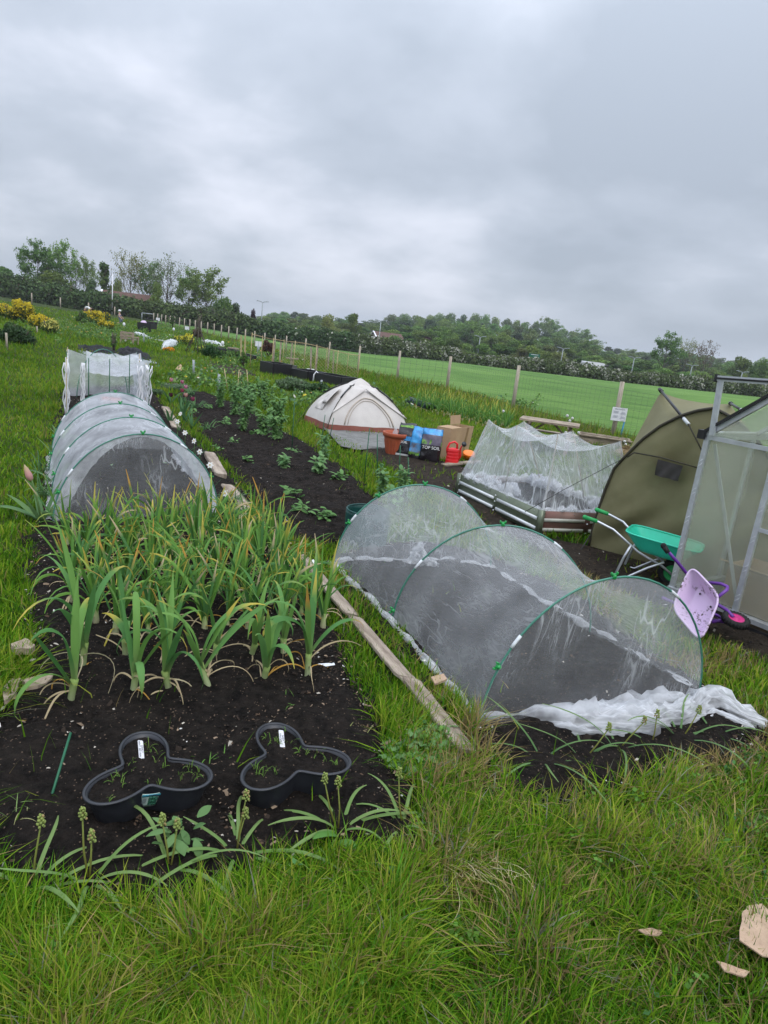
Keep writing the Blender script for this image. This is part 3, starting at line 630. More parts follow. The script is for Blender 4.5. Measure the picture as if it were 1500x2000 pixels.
def stringnet(mb,a,b,h,cols,rows,r=.0065,sg=.02):
    for j in range(rows+1):
        z=h*(j/rows); pts=[]
        for i in range(cols+1):
            for s_ in (0,.5):
                if i==cols and s_: continue
                f=(i+s_)/cols; p=a.lerp(b,f); pts.append(Vector((p.x,p.y,.03+z-(sg if s_ else 0)+R.uniform(-.012,.012))))
        mb.tube(pts,r*R.uniform(.8,1.3),4)
    for i in range(cols+1):
        p=a.lerp(b,i/cols); mb.tube([Vector((p.x+R.uniform(-.015,.015),p.y,.03+h*k/6)) for k in range(7)],r,4)
m=MB(); stringnet(m,A_,D_,.72,9,6); stringnet(m,B_,C_,.66,9,5); m.build('string_mesh',M['white'],cage,world=True)
for q in (A_+dirc*.15,A_+(B_-A_)*.18+dirc*.2,B_+dirc*.1,B_+(A_-B_)*.12):
    m=MB()
    for k in range(5): 
        a=R.uniform(-.03,.03); m.tube([Vector((q.x+a+.02*math.sin(j*1.7+k),q.y+R.uniform(-.02,.02),.05+.68*j/7)) for j in range(8)],.007,5)
    m.build('string_bundle',M['white'],cage,world=True)
m=MB()
def hang(u,v):
    p=(A_.lerp(B_,u)).lerp(D_.lerp(C_,u),.97); z=.74*(1-v)*(1-.16*math.sin(math.pi*u)) ; return Vector((p.x+nz((u*9,v*3,1),1)*.04,p.y+nz((u*9,v*3,5),1)*.08,z+.02))
m.grid(hang,30,12)
def hang2(u,v):
    p=B_.lerp(C_,u); z=.7*(1-v)-.12*math.sin(math.pi*u)*(1-v); return Vector((p.x-.05+nz((u*9,v*5,1),1)*.07,p.y,z+.02))
m.grid(hang2,20,12)
def hang3(u,v):
    p=(A_.lerp(B_,.25+.8*u)); p=p+dirc*(.5+1.6*v); z=.76-.25*math.sin(math.pi*v)-.05*math.sin(math.pi*u); return Vector((p.x,p.y,z+nz((u*5,v*6,4),1)*.06))
m.grid(hang3,16,22)
m.build('netting',M['net1'],cage,world=True)
for p,az in ((D_.lerp(C_,.5)-dirc*.2,0),):
    a=D_.lerp(C_,.12)-dirc*.3; b=D_.lerp(C_,.85)-dirc*.3; m=MB(); m.tube([hoop_pt(a,b,.8,math.pi*k/20) for k in range(21)],.006,6); m.build('hoop',M['hoop'],cage,world=True)
q=A_.lerp(B_,.55)+dirc*.7; b=thing('brick','red brick lying inside the string mesh cage','brick',(q.x,q.y,0)); m=MB(); m.box((0,0,.16),(.26,.12,.08),rz=.2); m.build('brick_block',M['terra'],b); m=MB(); m.box((0,0,.06),(.3,.16,.12),rz=.2); m.build('block_below',M['groundsheet'],b)
# ------------------------------------------------------------ planks
def plank(pa,pb,wd,label,th=.03,mt='plank',name='wooden_plank',seed=0):
    a,b=P(*pa),P(*pb); L_=(b-a).length; t=thing(name,label,'plank',((a.x+b.x)/2,(a.y+b.y)/2,.022),math.atan2(b.y-a.y,b.x-a.x),'wooden edging boards')
    m=MB(); n=14
    def fn(u,v):
        x=(u-.5)*L_; s=[(-1,0),(-1,1),(1,1),(1,0)]; k=v*3; i=min(int(k),2); f=k-i; y=s[i][0]*(1-f)+s[i+1][0]*f; z=s[i][1]*(1-f)+s[i+1][1]*f
        w_=wd*(1.12+.12*nz((u*9,y*2,seed),1.)); e=1-.25*max(0,abs(u-.5)*2-.94)/.06
        x+= (y*.02+nz((y*3,z,seed),1.)*.02)*(1 if abs(u-.5)>.45 else 0)
        return Vector((x,y*w_/2*e+nz((u*2,0,seed),1.)*.004,z*th*.55+.008+nz((u*9,y*3,seed+2),1.)*.003))
    m.grid(fn,24,13); vs=m.v
    m.add([vs[i] for i in (0,4,8,12)],[(0,1,2,3)]); k=23*13; m.add([vs[k+i] for i in (0,4,8,12)],[(3,2,1,0)])
    m.build('board',M[mt],t); return t
plank((582,1090),(686,1214),.066,'cracked grey edging plank beside the leeks, farthest of the three by the wide net tunnel',seed=1)
plank((690,1218),(790,1338),.062,'split grey edging plank half sunk in grass beside the hem of the wide tunnel',seed=2)
plank((798,1340),(910,1484),.066,'pale edging plank nearest the front, its sawn end beside the bare compost',seed=3)
plank((778,1322),(800,1345),.06,'short broken bit of wood between two long edging planks',seed=4,th=.02)
plank((408,895),(432,940),.1,'thick brown log section beside white narcissi at the long tunnel',th=.08,seed=5)
plank((442,955),(495,1018),.1,'brown edging board behind the onions with dead leaves across it',th=.03,seed=6)
plank((322,800),(345,842),.1,'far edging board at the right side of the long tunnel',th=.04,seed=7)
# flat scraps
def scrap(pts,label,mt,name,cat,th=.012,z=.02,crumple=.01,group=None):
    ws=[P(*p) for p in pts]; c=sum(ws,Vector())/len(ws); t=thing(name,label,cat,(c.x,c.y,0),0,group); m=MB(); pc=[w_-c for w_ in ws]
    n=len(pc); vs=[];fs=[]; K=4
    for lay in (0,1):
        for r_ in range(K+1):
            for i in range(n*3):
                a=pc[(i//3)%n].lerp(pc[(i//3+1)%n],(i%3)/3)*(r_/K)*(1+.16*nz((i*3.1,c.x*9,c.y*7),1.)); h=z+nz((a.x*9,a.y*9,c.x),1.)*crumple*2+crumple*.9*(r_/K)**2
                vs.append(Vector((a.x,a.y,h-lay*th)))
    S_=(K+1)*n*3
    for lay in (0,1):
        for r_ in range(K):
            for i in range(n*3):
                q=(lay*S_+r_*n*3+i,lay*S_+r_*n*3+(i+1)%(n*3),lay*S_+(r_+1)*n*3+(i+1)%(n*3),lay*S_+(r_+1)*n*3+i); fs.append(q if lay else q[::-1])
    for i in range(n*3): fs.append((K*n*3+i,K*n*3+(i+1)%(n*3),S_+K*n*3+(i+1)%(n*3),S_+K*n*3+i))
    m.add(vs,fs); m.build('sheet',M[mt],t,smooth=False); return t
M['stone']=mat('sandstone',(.42,.34,.25),(.27,.21,.16),.9,20,bump=.4); M['card2']=mat('damp_cardboard',(.5,.36,.25),(.36,.25,.17),.9,9,bump=.6)
scrap([(1437,1830),(1448,1815),(1475,1812),(1500,1835),(1540,1845),(1560,1920),(1500,1925),(1425,1890)],'large torn piece of tan cardboard in the grass at bottom right','card2','cardboard_piece','cardboard',z=.085,th=.004)
scrap([(1388,1925),(1420,1932),(1450,1940),(1440,1952),(1400,1945)],'small crumpled scrap of pale cardboard just below the large piece','card2','cardboard_piece','cardboard',z=.07,th=.004)
scrap([(1234,1862),(1262,1855),(1286,1858),(1275,1868),(1250,1870)],'small flat brown scrap lying in grass left of the large cardboard','card2','cardboard_piece','cardboard',z=.07,th=.004)
scrap([(22,1285),(50,1270),(70,1285),(60,1296),(30,1300)],'rounded sandstone slab in the grass at the left bed edge','stone','stone_slab','stone',th=.03,z=.06)
scrap([(42,1352),(80,1340),(106,1336),(98,1350),(75,1366),(52,1368)],'broken brown slab piece pointing at the first leek','stone','stone_slab','stone',th=.02,z=.045)
scrap([(5,1372),(25,1345),(40,1348),(30,1385),(8,1402)],'long narrow pale slab at the left edge of the bed','stone','stone_slab','stone',th=.02,z=.05)
scrap([(838,1350),(862,1346),(868,1356),(845,1362)],'pale wood chip on the grass beside the edging planks','card2','wood_chip','wood',th=.01,z=.07)
# ------------------------------------------------------------ trefoil planters
def planter(cx,cy,az,label,sticker,seed):
    c=P(cx,cy,.13); t=thing('trefoil_planter',label,'planter',(c.x,c.y,0),az,'black three-lobed planters',(1,1,.82)); 
    def rr(th,k=1.): return (.15+.064*math.cos(3*th))*k
    def ring(k,z,n=96): return [Vector((rr(2*math.pi*i/n,k)*math.cos(2*math.pi*i/n),rr(2*math.pi*i/n,k)*math.sin(2*math.pi*i/n),z)) for i in range(n)]
    m=MB(); lv=[(.0,.006),(.8,.006),(.82,.012),(.9,.07),(.985,.125),(1.0,.133),(.96,.133),(.93,.11),(.88,.08)]; n=96
    vs=sum([ring(k,z+.02) for k,z in lv],[]); fs=[(i*n+k,i*n+(k+1)%n,(i+1)*n+(k+1)%n,(i+1)*n+k) for i in range(len(lv)-1) for k in range(n)]
    m.add(vs,fs); body=m.build('pot_body',M['pot'],t)
    m=MB(); m.tube(ring(1.0,.153),.0058,8,closed=True); m.build('rim',M['pot'],t)
    m=MB(); vs=[];fs=[];K=14
    for r_ in range(K+1):
        for v in ring(.93*r_/K,0): vs.append(Vector((v.x,v.y,.139+nz((v.x*30,v.y*30,seed),1.)*.008+nz((v.x*90,v.y*90,seed),1.)*.004)))
    fs=[(r_*n+k,r_*n+(k+1)%n,(r_+1)*n+(k+1)%n,(r_+1)*n+k)[::-1] for r_ in range(K) for k in range(n)]
    m.add(vs,fs); m.build('compost',M['soil'],t)
    for q in range(26):
        th=R.uniform(0,6.28); k=R.uniform(.45,.85)*rr(th); 
        if q%2: th=R.choice([0,2.09,4.19])+R.uniform(-.3,.3); k=R.uniform(.08,.17)
        m=MB()
        for b in range(R.randint(2,4)):
            pts=arc((k*math.cos(th)+R.uniform(-.006,.006),k*math.sin(th)+R.uniform(-.006,.006),.139),R.uniform(0,6.28),1.45,R.uniform(.02,.05),R.choice([.3,.9,2.4]),6)
            m.strap(pts,[.002]*5+[.0008],[cmix((.16,.24,.05),(.12,.26,.04),R.random())]*6,.2)
        m.build('seedling',M['leaf'],t)
    if sticker:
        m=MB(); th=-math.radians(80)-az; 
        # the notch between two lobes facing the camera
        th=min([math.pi/3,math.pi,5*math.pi/3],key=lambda a:math.cos(a+az+math.pi/2)*-1)
        k=rr(th,.975); o=Vector((k*math.cos(th),k*math.sin(th),.105)); nrm=Vector((math.cos(th),math.sin(th),-.25)).normalized(); up=Vector((.1*math.cos(th),.1*math.sin(th),1)); xx=up.cross(nrm).normalized(); up=nrm.cross(xx)
        f=frame(o+nrm*.012,xx,up,nrm)@Matrix.Rotation(-.12,4,'Z')
        M['sticker']=mat('sticker_paper',(.5,.62,.56),(.42,.55,.5),.4,30); M['stickerpic']=mat('printed_leaf',(.03,.14,.08),(.01,.05,.04),.5,60); M['stickerblue']=mat('printed_blue',(.05,.3,.4),None,.5); M['bar']=mat('printed_grey',(.2,.24,.26),None,.5)
        def gp(u,v,e=0): return f@Vector(((u-.5)*.056,(v-.62)*.075,e+.012*(-(2*u-1)**2)*.3))
        m.grid(lambda u,v:gp(u,v),8,6); s_=m.build('price_sticker',M['sticker'],t,solid=.0008)
        m=MB(); m.box(None,(.056,.013,.001),m=f@Matrix.Translation((0,.021,.001))); m.build('printed_band',M['stickerblue'],s_)
        m=MB()
        for a,b_,w_ in ((0,.012,.026),(0,.004,.03),(0,-.006,.022),(.0,-.014,.028),(.0,-.024,.024)):
            for g in range(3): m.ball(f@Vector((.008+(g-1)*w_*.3,b_-.002,.0012)),(.006,.006,.006),6,jit=.3)
        m.build('printed_plant',M['stickerpic'],s_)
        m=MB()
        for g in range(7): m.box(None,(.013,.0016,.0008),m=f@Matrix.Translation((-.018,.006-.0045*g,.0012)))
        m.build('printed_bars',M['bar'],s_)
        text('TYPE',.011,M['ink'],s_,f@Matrix.Translation((.004,.021,.002)))
    return t
pl1=planter(288,1500,math.radians(116),'black three-lobed planter on the left with a green price sticker and sprouting seedlings',True,1)
pl2=planter(566,1476,math.radians(120),'black three-lobed planter on the right with almost bare compost',False,2)
def marker(px,py,py2,z,label,words,tip=True):
    b=P(px,py2,z); tpt=X(px-3,py,b.y+.035); h=(tpt-b); t=thing('plant_marker',label,'plant label',(b.x,b.y,z),0,'white plant markers')
    up=h.normalized(); xx=Vector((1,0,0)); nrm=xx.cross(up).normalized(); f=frame((0,0,0),xx,up,nrm); L_=h.length; w_=.009
    m=MB(); pts=[(-w_*.15,-.025),(w_*.15,-.025),(w_,.004),(w_,L_-.002),(w_-.003,L_),(-w_+.003,L_),(-w_,L_-.002),(-w_,.004)]
    plate(m,[f@Vector((a,b_,0)) for a,b_ in pts],.0016); s_=m.build('marker_strip',M['white'],t,smooth=False)
    for k,wd in enumerate(words): text(wd,.0085,M['ink'],s_,f@Matrix.Translation(((.0045 if k==0 else -.004),L_*.56,.0012))@Matrix.Rotation(-math.pi/2,4,'Z'),ext=.0003)
marker(277,1446,1484,.108,'white plant marker with two handwritten lines standing in the left trefoil planter',['EARLY','WHT. BD WN'])
marker(552,1426,1461,.108,'white plant marker with small blue handwriting standing in the right trefoil planter',['BABY','VALORY'])
def slip(pts,label):
    ws=[P(*p,.015) for p in pts]; c=sum(ws,Vector())/len(ws); t=thing('plant_marker',label,'plant label',(c.x,c.y,.0),0,'white plant markers'); m=MB(); plate(m,[w_-Vector((c.x,c.y,0))+Vector((0,0,.012)) for w_ in ws],.002); m.build('marker_strip',M['white'],t,smooth=False)
slip([(92,1441),(97,1438),(118,1468),(116,1472)],'blank white plant marker lying near the green stick on the left')
slip([(620,1301),(652,1299),(654,1303),(636,1306)],'blank white plant marker lying flat right of the leeks')
slip([(598,1100),(612,1096),(618,1104),(604,1112)],'crumpled white scrap at the head of the edging planks')
# green stick
a=P(88,1597); b=X(138,1431,a.y+.22); t=thing('garden_stick','green plastic coated stick leaning in the soil at lower left','stick',(a.x,a.y,0)); m=MB(); m.tube([a,a.lerp(b,.5),b],.0045,8); m.build('stick',M['gcane'],t,world=True)
# ------------------------------------------------------------ metal raised bed with net
rb0,rb1=P(893,966),P(1050,1045); dl=(rb1-rb0); dl.z=0; Lb=dl.length; dx_=dl.normalized(); dy_=Vector((-dx_.y,dx_.x,0)); hb=.215
rbd=P(1150,1048)-rb1; rbd.z=0
dy_=rbd.normalized(); Wb=.95
def rp(u,v,z): q=rb0+dx_*u+dy_*v; return Vector((q.x,q.y,z))
RB=thing('raised_bed','low metal raised bed of dark grooved panels with shiny silver bands','raised bed',(rb0.x,rb0.y,0))
def panel(a,b,nrm,dark,name='side_panel'):
    m=MB(); d=(b-a); l=d.length; d.normalize()
    m.box(None,(l,.012,hb),m=frame((a+b)/2+Vector((0,0,hb/2+.01)),d,nrm.cross(d)*0+nrm,(0,0,1)))
    o=m.build(name,M[dark],RB,world=True)
    m=MB()
    n=2 if l>.9 else 1
    for k in range(n):
        c0=a+d*(l*k/n+.03); c1=a+d*(l*(k+1)/n-.03)
        for z in (.045,.135): m=MB(); m.box(None,((c1-c0).length,.014,.03),m=frame((c0+c1)/2+nrm*.008+Vector((0,0,z+.01)),d,nrm,(0,0,1))); m.build('bright_band',M['galv'] if dark=='steelg' else M['cream'],o,world=True)
    k_=a+d*l/2
    for z in (.03,.12,.18):
        for w_ in (k_,a+d*.02,b-d*.02): m=MB(); m.ball(w_+nrm*.012+Vector((0,0,z)),.008,6); m.build('bolt',M['galv'],o,world=True)
M['cream']=mat('cream_band',(.6,.6,.52),None,.4,6)
nF=Vector((dx_.y,-dx_.x,0)); nR=Vector((dy_.y,-dy_.x,0)); 
if nR.dot(dx_)<0: nR=-nR
panel(rp(0,0,0),rp(Lb,0,0),nF,'steelg'); panel(rp(Lb,0,0),rp(Lb,Wb,0),nR,'steelr'); panel(rp(Lb,Wb,0),rp(0,Wb,0),-nF,'steelg'); panel(rp(0,Wb,0),rp(0,0,0),-nR,'steelr')
for u,v in ((0,0),(Lb,0),(Lb,Wb),(0,Wb)): m=MB(); m.box(None,(.045,.045,hb+.01),m=frame(rp(u,v,hb/2+.012),dx_,dx_.cross(Vector((0,0,1)))*-1,(0,0,1))); m.build('corner_post',M['steelg'],RB,world=True)
m=MB(); m.grid(lambda u,v:rp(.02+u*(Lb-.04),.02+v*(Wb-.04),hb-.05+nz((u*12,v*9,2),1.)*.02),30,24); m.build('compost',M['soil'],RB,world=True)
canes=[((903,932),(955,819)),((977,963),(1010,830)),((1062,998),(1090,847)),((1190,965),(1213,861)),((1016,940),(1024,822)),((1093,973),(1119,841))]
CG=thing('netted_cane_frame','sagging fine white net draped over six canes in the metal raised bed','net cage',(rb0.x,rb0.y,.2))
ct=[]
for (bpx,tpx),(uu,vv_) in zip(canes,((.05,.05),(Lb*.52,.05),(Lb*.96,.05),(Lb*.97,Wb*.95),(.22,Wb*.9),(Lb*.62,Wb*.92))):
    b=rp(uu,vv_,.14); tp=X(tpx[0],tpx[1],b.y); ct.append(tp); m=MB(); m.tube([b,b.lerp(tp,.5)+Vector((.004,0,0)),tp],[.006,.0055,.004],6); m.build('cane',M['post'],CG,world=True)
CR=[rp(0,0,hb),rp(Lb,0,hb),rp(Lb,Wb,hb),rp(0,Wb,hb)]
topF=[ct[0],ct[1],ct[2]]; topB=[ct[4],ct[5],ct[3]]
def pl3(pts,u,sg):
    k=u*(len(pts)-1); i=min(int(k),len(pts)-2); f=k-i; p=pts[i].lerp(pts[i+1],f); p=p.copy(); p.z-=sg*math.sin(math.pi*f); return p
m=MB()
def wr_(p,s,a): return Vector((nz(p,s,1)*a,nz(p,s,4)*a,nz(p,s,8)*a))
def face(tops,ra,rb_,sg,seed):
    def fn(u,v):
        tp=pl3(tops,u,sg); b=ra.lerp(rb_,u); p=tp.lerp(b,v); k=math.sin(math.pi*v); return p+wr_((p.x*4,p.y*4,p.z*1.2+seed),1.5,.035*k)+(Vector((0,0,-.01*k)))
    m.grid(fn,40,16)
face(topF,CR[0],CR[1],.07,1); face([ct[2],ct[3]],CR[1],CR[2],.1,2); face([ct[3],ct[5],ct[4]],CR[2],CR[3],.09,3); face([ct[4],ct[0]],CR[3],CR[0],.09,4)
def roof_(u,v):
    a=pl3(topF,u,.07); b=pl3(topB,u,.09); p=a.lerp(b,v); p.z-=.09*math.sin(math.pi*v); return p+Vector((0,0,nz((p.x*6,p.y*6,0),1.)*.02))
m.grid(roof_,30,16); m.build('netting',M['netcage'],CG,world=True)
for pts,r,sd in (([CR[0],CR[1]],.035,1),([CR[1],CR[2]],.04,2),([CR[3],CR[2]],.04,3),([CR[0],CR[3]],.04,4)):
    net_roll([p+Vector((0,0,-.02))+ (((CR[0]+CR[2])/2-p)*.06) for p in pts],lambda t,r=r,sd=sd:r*(.6+.9*abs(nz((t*7,sd,0),1.))*2),seed=20+sd,wr=.6).build('net_hem',M['bunch'],CG,world=True)
m=MB()
for k in range(16):
    q=rp(R.uniform(.15,Lb*.9),R.choice([.14,Wb*.8,Wb*.86])+R.uniform(-.05,.05),hb-.02); an=R.uniform(-.6,.6)+math.atan2(dx_.y,dx_.x); L_=R.uniform(.14,.3); e_=Vector((math.cos(an),math.sin(an),0))*L_/2
    m=net_roll([q-e_,q+Vector((0,R.uniform(-.03,.03),R.uniform(0,.02))),q+e_],lambda t:.045*math.sin(math.pi*min(1,t+.05))**.6+.004,seed=80+k,flat=1.1,wr=1.,n=20); m.build('gathered_netting',M['net1'] if k%2 else M['bunch'],CG,world=True)
# ------------------------------------------------------------ cream tent
a,b,c=P(592,822),P(640,842),P(797,852); d=a+(c-b); 
ctr=(a+c)/2; apex=X(703,748,ctr.y); hT=apex.z; ctr=Vector((apex.x,apex.y,0))
quad=[b,c,d+Vector((.12,.1,0)),a]
TT=thing('dome_tent','small cream pop-up dome tent with a brown band round its base','tent',(ctr.x,ctr.y,0))
def per(u):
    k=(u%1)*4; i=int(k)%4; f=k-int(k); return quad[i].lerp(quad[(i+1)%4],f),f,i
def tp(u,t,out=0.):
    p,f,i=per(u); e=math.sin(math.pi*f); r=math.cos(t*math.pi/2*.93)**.8; r=1-(t**1.75)*.9
    r*=1-.13*e*math.sin(math.pi*min(1,t*1.1))**.8*(.6)+.03*e; z=hT*(1-(1-t)**1.25)
    r+=out; q=ctr.lerp(Vector((p.x,p.y,0)),r); return Vector((q.x,q.y,z+out*.3+.01*e*nz((u*30,t*4,0),1.)))
m=MB(); m.grid(lambda u,v:tp(u,.11+v*.87),96,24); shell=m.build('canopy',M['tent'],TT,world=True)
m=MB(); m.grid(lambda u,v:tp(u,v*.115,.004),96,4); m.build('base_band',M['tentb'],TT,world=True)
for i in range(4):
    m=MB(); m.tube([tp(i/4,.05+.93*k/14,.012) for k in range(15)],.007,6); m.build('pole',M['olived'],TT,world=True)
    m=MB(); m.tube([tp(i/4,.6+.12*k,.02) for k in range(3)],.014,6); m.build('clip',M['black'],TT,world=True)
# door arch on the front side (between the two near corners)
m=MB(); ap=[]
for k in range(25):
    s_=k/24; th=math.pi*s_; ap.append(tp((.5-.31*math.cos(th))/4,.13+.5*math.sin(th)**.8,.012))
m.tube(ap,.011,5); m.build('door_seam',M['tenttrim'],TT,world=True)
m=MB(); ap=[tp((.5-.27*math.cos(math.pi*k/24))/4,.13+.45*math.sin(math.pi*k/24)**.8,.012) for k in range(25)]; m.tube(ap,.005,5); m.build('door_zip',M['tenttrim'],TT,world=True)
# awning triangle: two flaps from the high point down to the corners
pk=tp(.125,.80,.1); 
m=MB()
for sgn,(u1) in ((0,.0),(1,.25)):
    def fl_(u,v,u1=u1):
        lo=tp(u1,.34,.03).lerp(tp(u1,.88,.02),v); ed=tp(u1,.30,.035).lerp(pk,v); return lo.lerp(ed,u)+Vector((0,0,-.015*math.sin(math.pi*v)*u))
    m.grid(fl_,6,12)
    m.tube([tp(u1,.30,.04).lerp(pk,k/8)+Vector((0,0,-.01*math.sin(math.pi*k/8))) for k in range(9)],.006,5)
m.build('door_awning',M['tent'],TT,world=True,solid=.004)
# rain cap over the hub
def cap(u,v):
    p,f,i=per(u); e=math.sin(math.pi*f); k=(.33-.1*e)*v; q=ctr.lerp(Vector((p.x,p.y,0)),k); return Vector((q.x,q.y,hT+.075-.17*v**1.3+.05*e*v**2))
m=MB(); m.grid(cap,64,8); m.build('rain_cap',M['tent'],TT,world=True,solid=.005)
m=MB(); m.lathe([(0,-.06),(.05,-.06),(.055,.0),(.03,.05),(0,.06)],(ctr.x,ctr.y,hT),12); 
for i in range(4): m.tube([Vector((ctr.x,ctr.y,hT-.02)),tp(i/4,.86,.05)],.011,6)
m.build('hub',M['black'],TT,world=True)
# side vents
for u0 in (.875,.375):
    m=MB()
    def vent(u,v,u0=u0):
        p=tp(u0+(u-.5)*.09,.42+.34*v,.02+.09*math.sin(math.pi*u*.5)*(1-v*.3)); return p
    m.grid(vent,8,8); m.build('side_vent',M['tent'],TT,world=True,solid=.004)
m=MB(); m.grid(lambda u,v:tp(.80+.08*u,.3+.3*v,.015+.03*math.sin(u*9)*math.sin(v*7)),12,12); m.build('rolled_flap',M['tent'],TT,world=True)
for u,px in ((.0,(600,905)),(.75,(545,870)),(.25,(842,880)),(.26,(815,850))):
    m=MB(); s_=tp(u,.42,.02); g=P(*px); m.tube([s_,g],.0025,4); m.build('guy_line',M['olived'],TT,world=True)
gs=thing('groundsheet','wrinkled grey sheet sticking out from under the cream tent','groundsheet',(b.x,b.y,0)); pts=[P(*q) for q in ((630,838),(665,876),(700,882),(760,878),(800,856),(790,835),(720,820))]
m=MB(); c_=sum(pts,Vector())/len(pts)
m.grid(lambda u,v:(lambda p:Vector((p.x,p.y,.03+nz((p.x*5,p.y*5,2),1.)*.015)))(c_.lerp(pl3(pts+[pts[0]],u,0),v)),42,8); m.build('sheet',M['groundsheet'],gs,world=True,solid=.004)
# ------------------------------------------------------------ terracotta pot with a bottle
q=P(770,888); PT_=thing('flower_pot','large ribbed terracotta coloured pot in front of the cream tent','flower pot',(q.x,q.y,0))
hp=.30;rp_=.17
def potf(u,v):
    th=2*math.pi*u; r=.115+(rp_-.115)*v; r*=1+(.03*math.cos(20*th) if .12<v<.8 else 0); return Vector((r*math.cos(th),r*math.sin(th),v*hp*.86))
m=MB(); m.grid(potf,120,16,closeu=True); m.lathe([(0,0),(.115,0)],n=24); m.build('pot_wall',M['terra'],PT_)
m=MB(); m.lathe([(.165,.245),(.185,.25),(.19,.3),(.185,.305),(.165,.305),(.16,.25),(.155,.22)],n=40); m.build('rim',M['terra'],PT_)
m=MB(); m.lathe([(0,.2),(.155,.2)],n=24); m.build('compost',M['soil'],PT_)
bt=thing('plastic_bottle','upturned clear plastic bottle standing in the terracotta pot','bottle',(q.x-.02,q.y-.08,.2)); M['clear']=netmat('clear_plastic',.35,.2,sc=20); m=MB(); m.lathe([(0,0),(.035,0),(.036,.06),(.034,.12),(.014,.165),(.012,.19),(0,.19)],n=14); m.build('bottle_body',M['clear'],bt)
# ------------------------------------------------------------ sacks
def sack(px,py,w_,h,lean,rz,label,cols,texts=(),d=.16,name='soil_sack'):
    q=P(px,py); t=thing(name,label,'sack',(q.x,q.y,.0),rz,'plastic sacks of soil'); m=MB(); M_=Matrix.Rotation(lean,4,'X')
    def sf(u,v,off=0.):
        th=2*math.pi*u; prof=(math.sin(math.pi*min(1,max(0,v*.94+.03)))**.35); top=1-.5*max(0,v-.85)/.15
        x=w_/2*math.copysign(abs(math.cos(th))**.55,math.cos(th))*(.93+.07*prof); y=(d/2*prof*top+off)*math.copysign(abs(math.sin(th))**.8,math.sin(th))
        x*=1+.05*nz((v*6,th,px),1.); y*=1+.3*nz((v*5,x*9,px),1.); return M_@Vector((x,y,v*h+.03*nz((x*8,0,px),1.)*(v>.9)))
    m.grid(sf,44,26,closeu=True); m.add([sf(i/44,0) for i in range(44)],[tuple(range(43,-1,-1))]); m.build('sack_body',M[cols[0]],t)
    for nm,u0,u1,v0,v1,mt in cols[1]:
        m=MB(); m.grid(lambda u,v:sf(u0+(u1-u0)*u,v0+(v1-v0)*v,.004),14,8); m.build(nm,M[mt],t)
    for wd,sz,v in texts:
        p=sf(.75,v,.009); n_=(M_@Vector((0,-1,0))); up=(M_@Vector((0,0,1))); f=frame(p+n_*.006,(1,0,0),up,n_); text(wd,sz,M['ink_w'],t,f,'lettering',.002)
    return t
M['ink_w']=mat('white_print',(.8,.8,.78),None,.5,10); M['blk']=mat('black_sack_film',(.025,.02,.025),(.015,.013,.016),.22,6,spec=.6,bump=.4,bscale=14); M['blu']=mat('blue_sack_film',(.04,.35,.72),(.02,.16,.4),.25,14,spec=.6,bump=.4,bscale=14)
M['leafprint']=mat('printed_foliage',(.22,.4,.06),(.04,.12,.04),.4,38); M['purp']=mat('printed_grey_purple',(.17,.15,.2),(.08,.07,.1),.4,12); M['mixprint']=mat('printed_blue_brown',(.06,.3,.6),(.16,.1,.07),.35,14)
sack(838,903,.27,.45,-.16,math.radians(-4),'black and blue sack lettered top soil, standing right of two other sacks',('blk',[('blue_top',.53,.97,.8,.98,'blu'),('printed_picture',.57,.95,.5,.8,'purp'),('printed_leaves',.58,.75,.52,.66,'leafprint'),('printed_leaves',.9,.96,.48,.62,'leafprint')]),[('TOP SOIL',.056,.42),('',.02,.3)])
sack(808,898,.17,.44,-.22,math.radians(-22),'crumpled bright blue sack squeezed between two black ones',('blu',[('printed_panel',.55,.95,.2,.5,'mixprint'),('dark_foot',.53,.97,.02,.16,'blk'),('printed_leaves',.6,.9,.13,.22,'leafprint')]))
sack(787,893,.24,.46,-.24,math.radians(-16),'black sack with a blue panel, leaning on the terracotta pot',('blk',[('blue_panel',.58,.92,.48,.6,'blu'),('white_print',.6,.9,.03,.09,'ink_w'),('printed_leaves',.62,.9,.86,.93,'leafprint')]),[('SOIL',.045,.42)])
# ------------------------------------------------------------ cardboard box
q0=P(869,899); q1=P(912,890); bx=thing('cardboard_box','tall open cardboard box leaning beside the red watering can','cardboard box',(q0.x,q0.y,0))
xx=(q1-q0); xx.z=0; wbx=xx.length; xx.normalize(); yy=Vector((-xx.y,xx.x,0)); tl=Vector((.09,.05,1)).normalized(); hbx=X(875,838,q0.y).z/tl.z*1.0
m=MB()
def bp_(u,v,z): return Vector((0,0,0))+xx*u+yy*v+tl*z
dpt=.22; c4=[(0,0),(wbx,0),(wbx,dpt),(0,dpt)]
for i in range(4):
    a,b=c4[i],c4[(i+1)%4]; plate(m,[bp_(*a,0.01),bp_(*b,.01),bp_(*b,hbx),bp_(*a,hbx)],.006)
plate(m,[bp_(*c,.012) for c in c4],.006); bo=m.build('box_wall',M['card'],bx,smooth=False)
m=MB(); plate(m,[bp_(0,0,hbx+.005),bp_(0,dpt,hbx+.005),bp_(wbx*.45,dpt,hbx+.005),bp_(wbx*.45,0,hbx+.005)],.005)
plate(m,[bp_(wbx*.55,dpt,hbx+.006),bp_(wbx,dpt,hbx+.006),bp_(wbx*1.02,dpt+.03,hbx+.13),bp_(wbx*.55,dpt+.03,hbx+.13)],.005); m.build('flap',M['card'],bx,smooth=False)
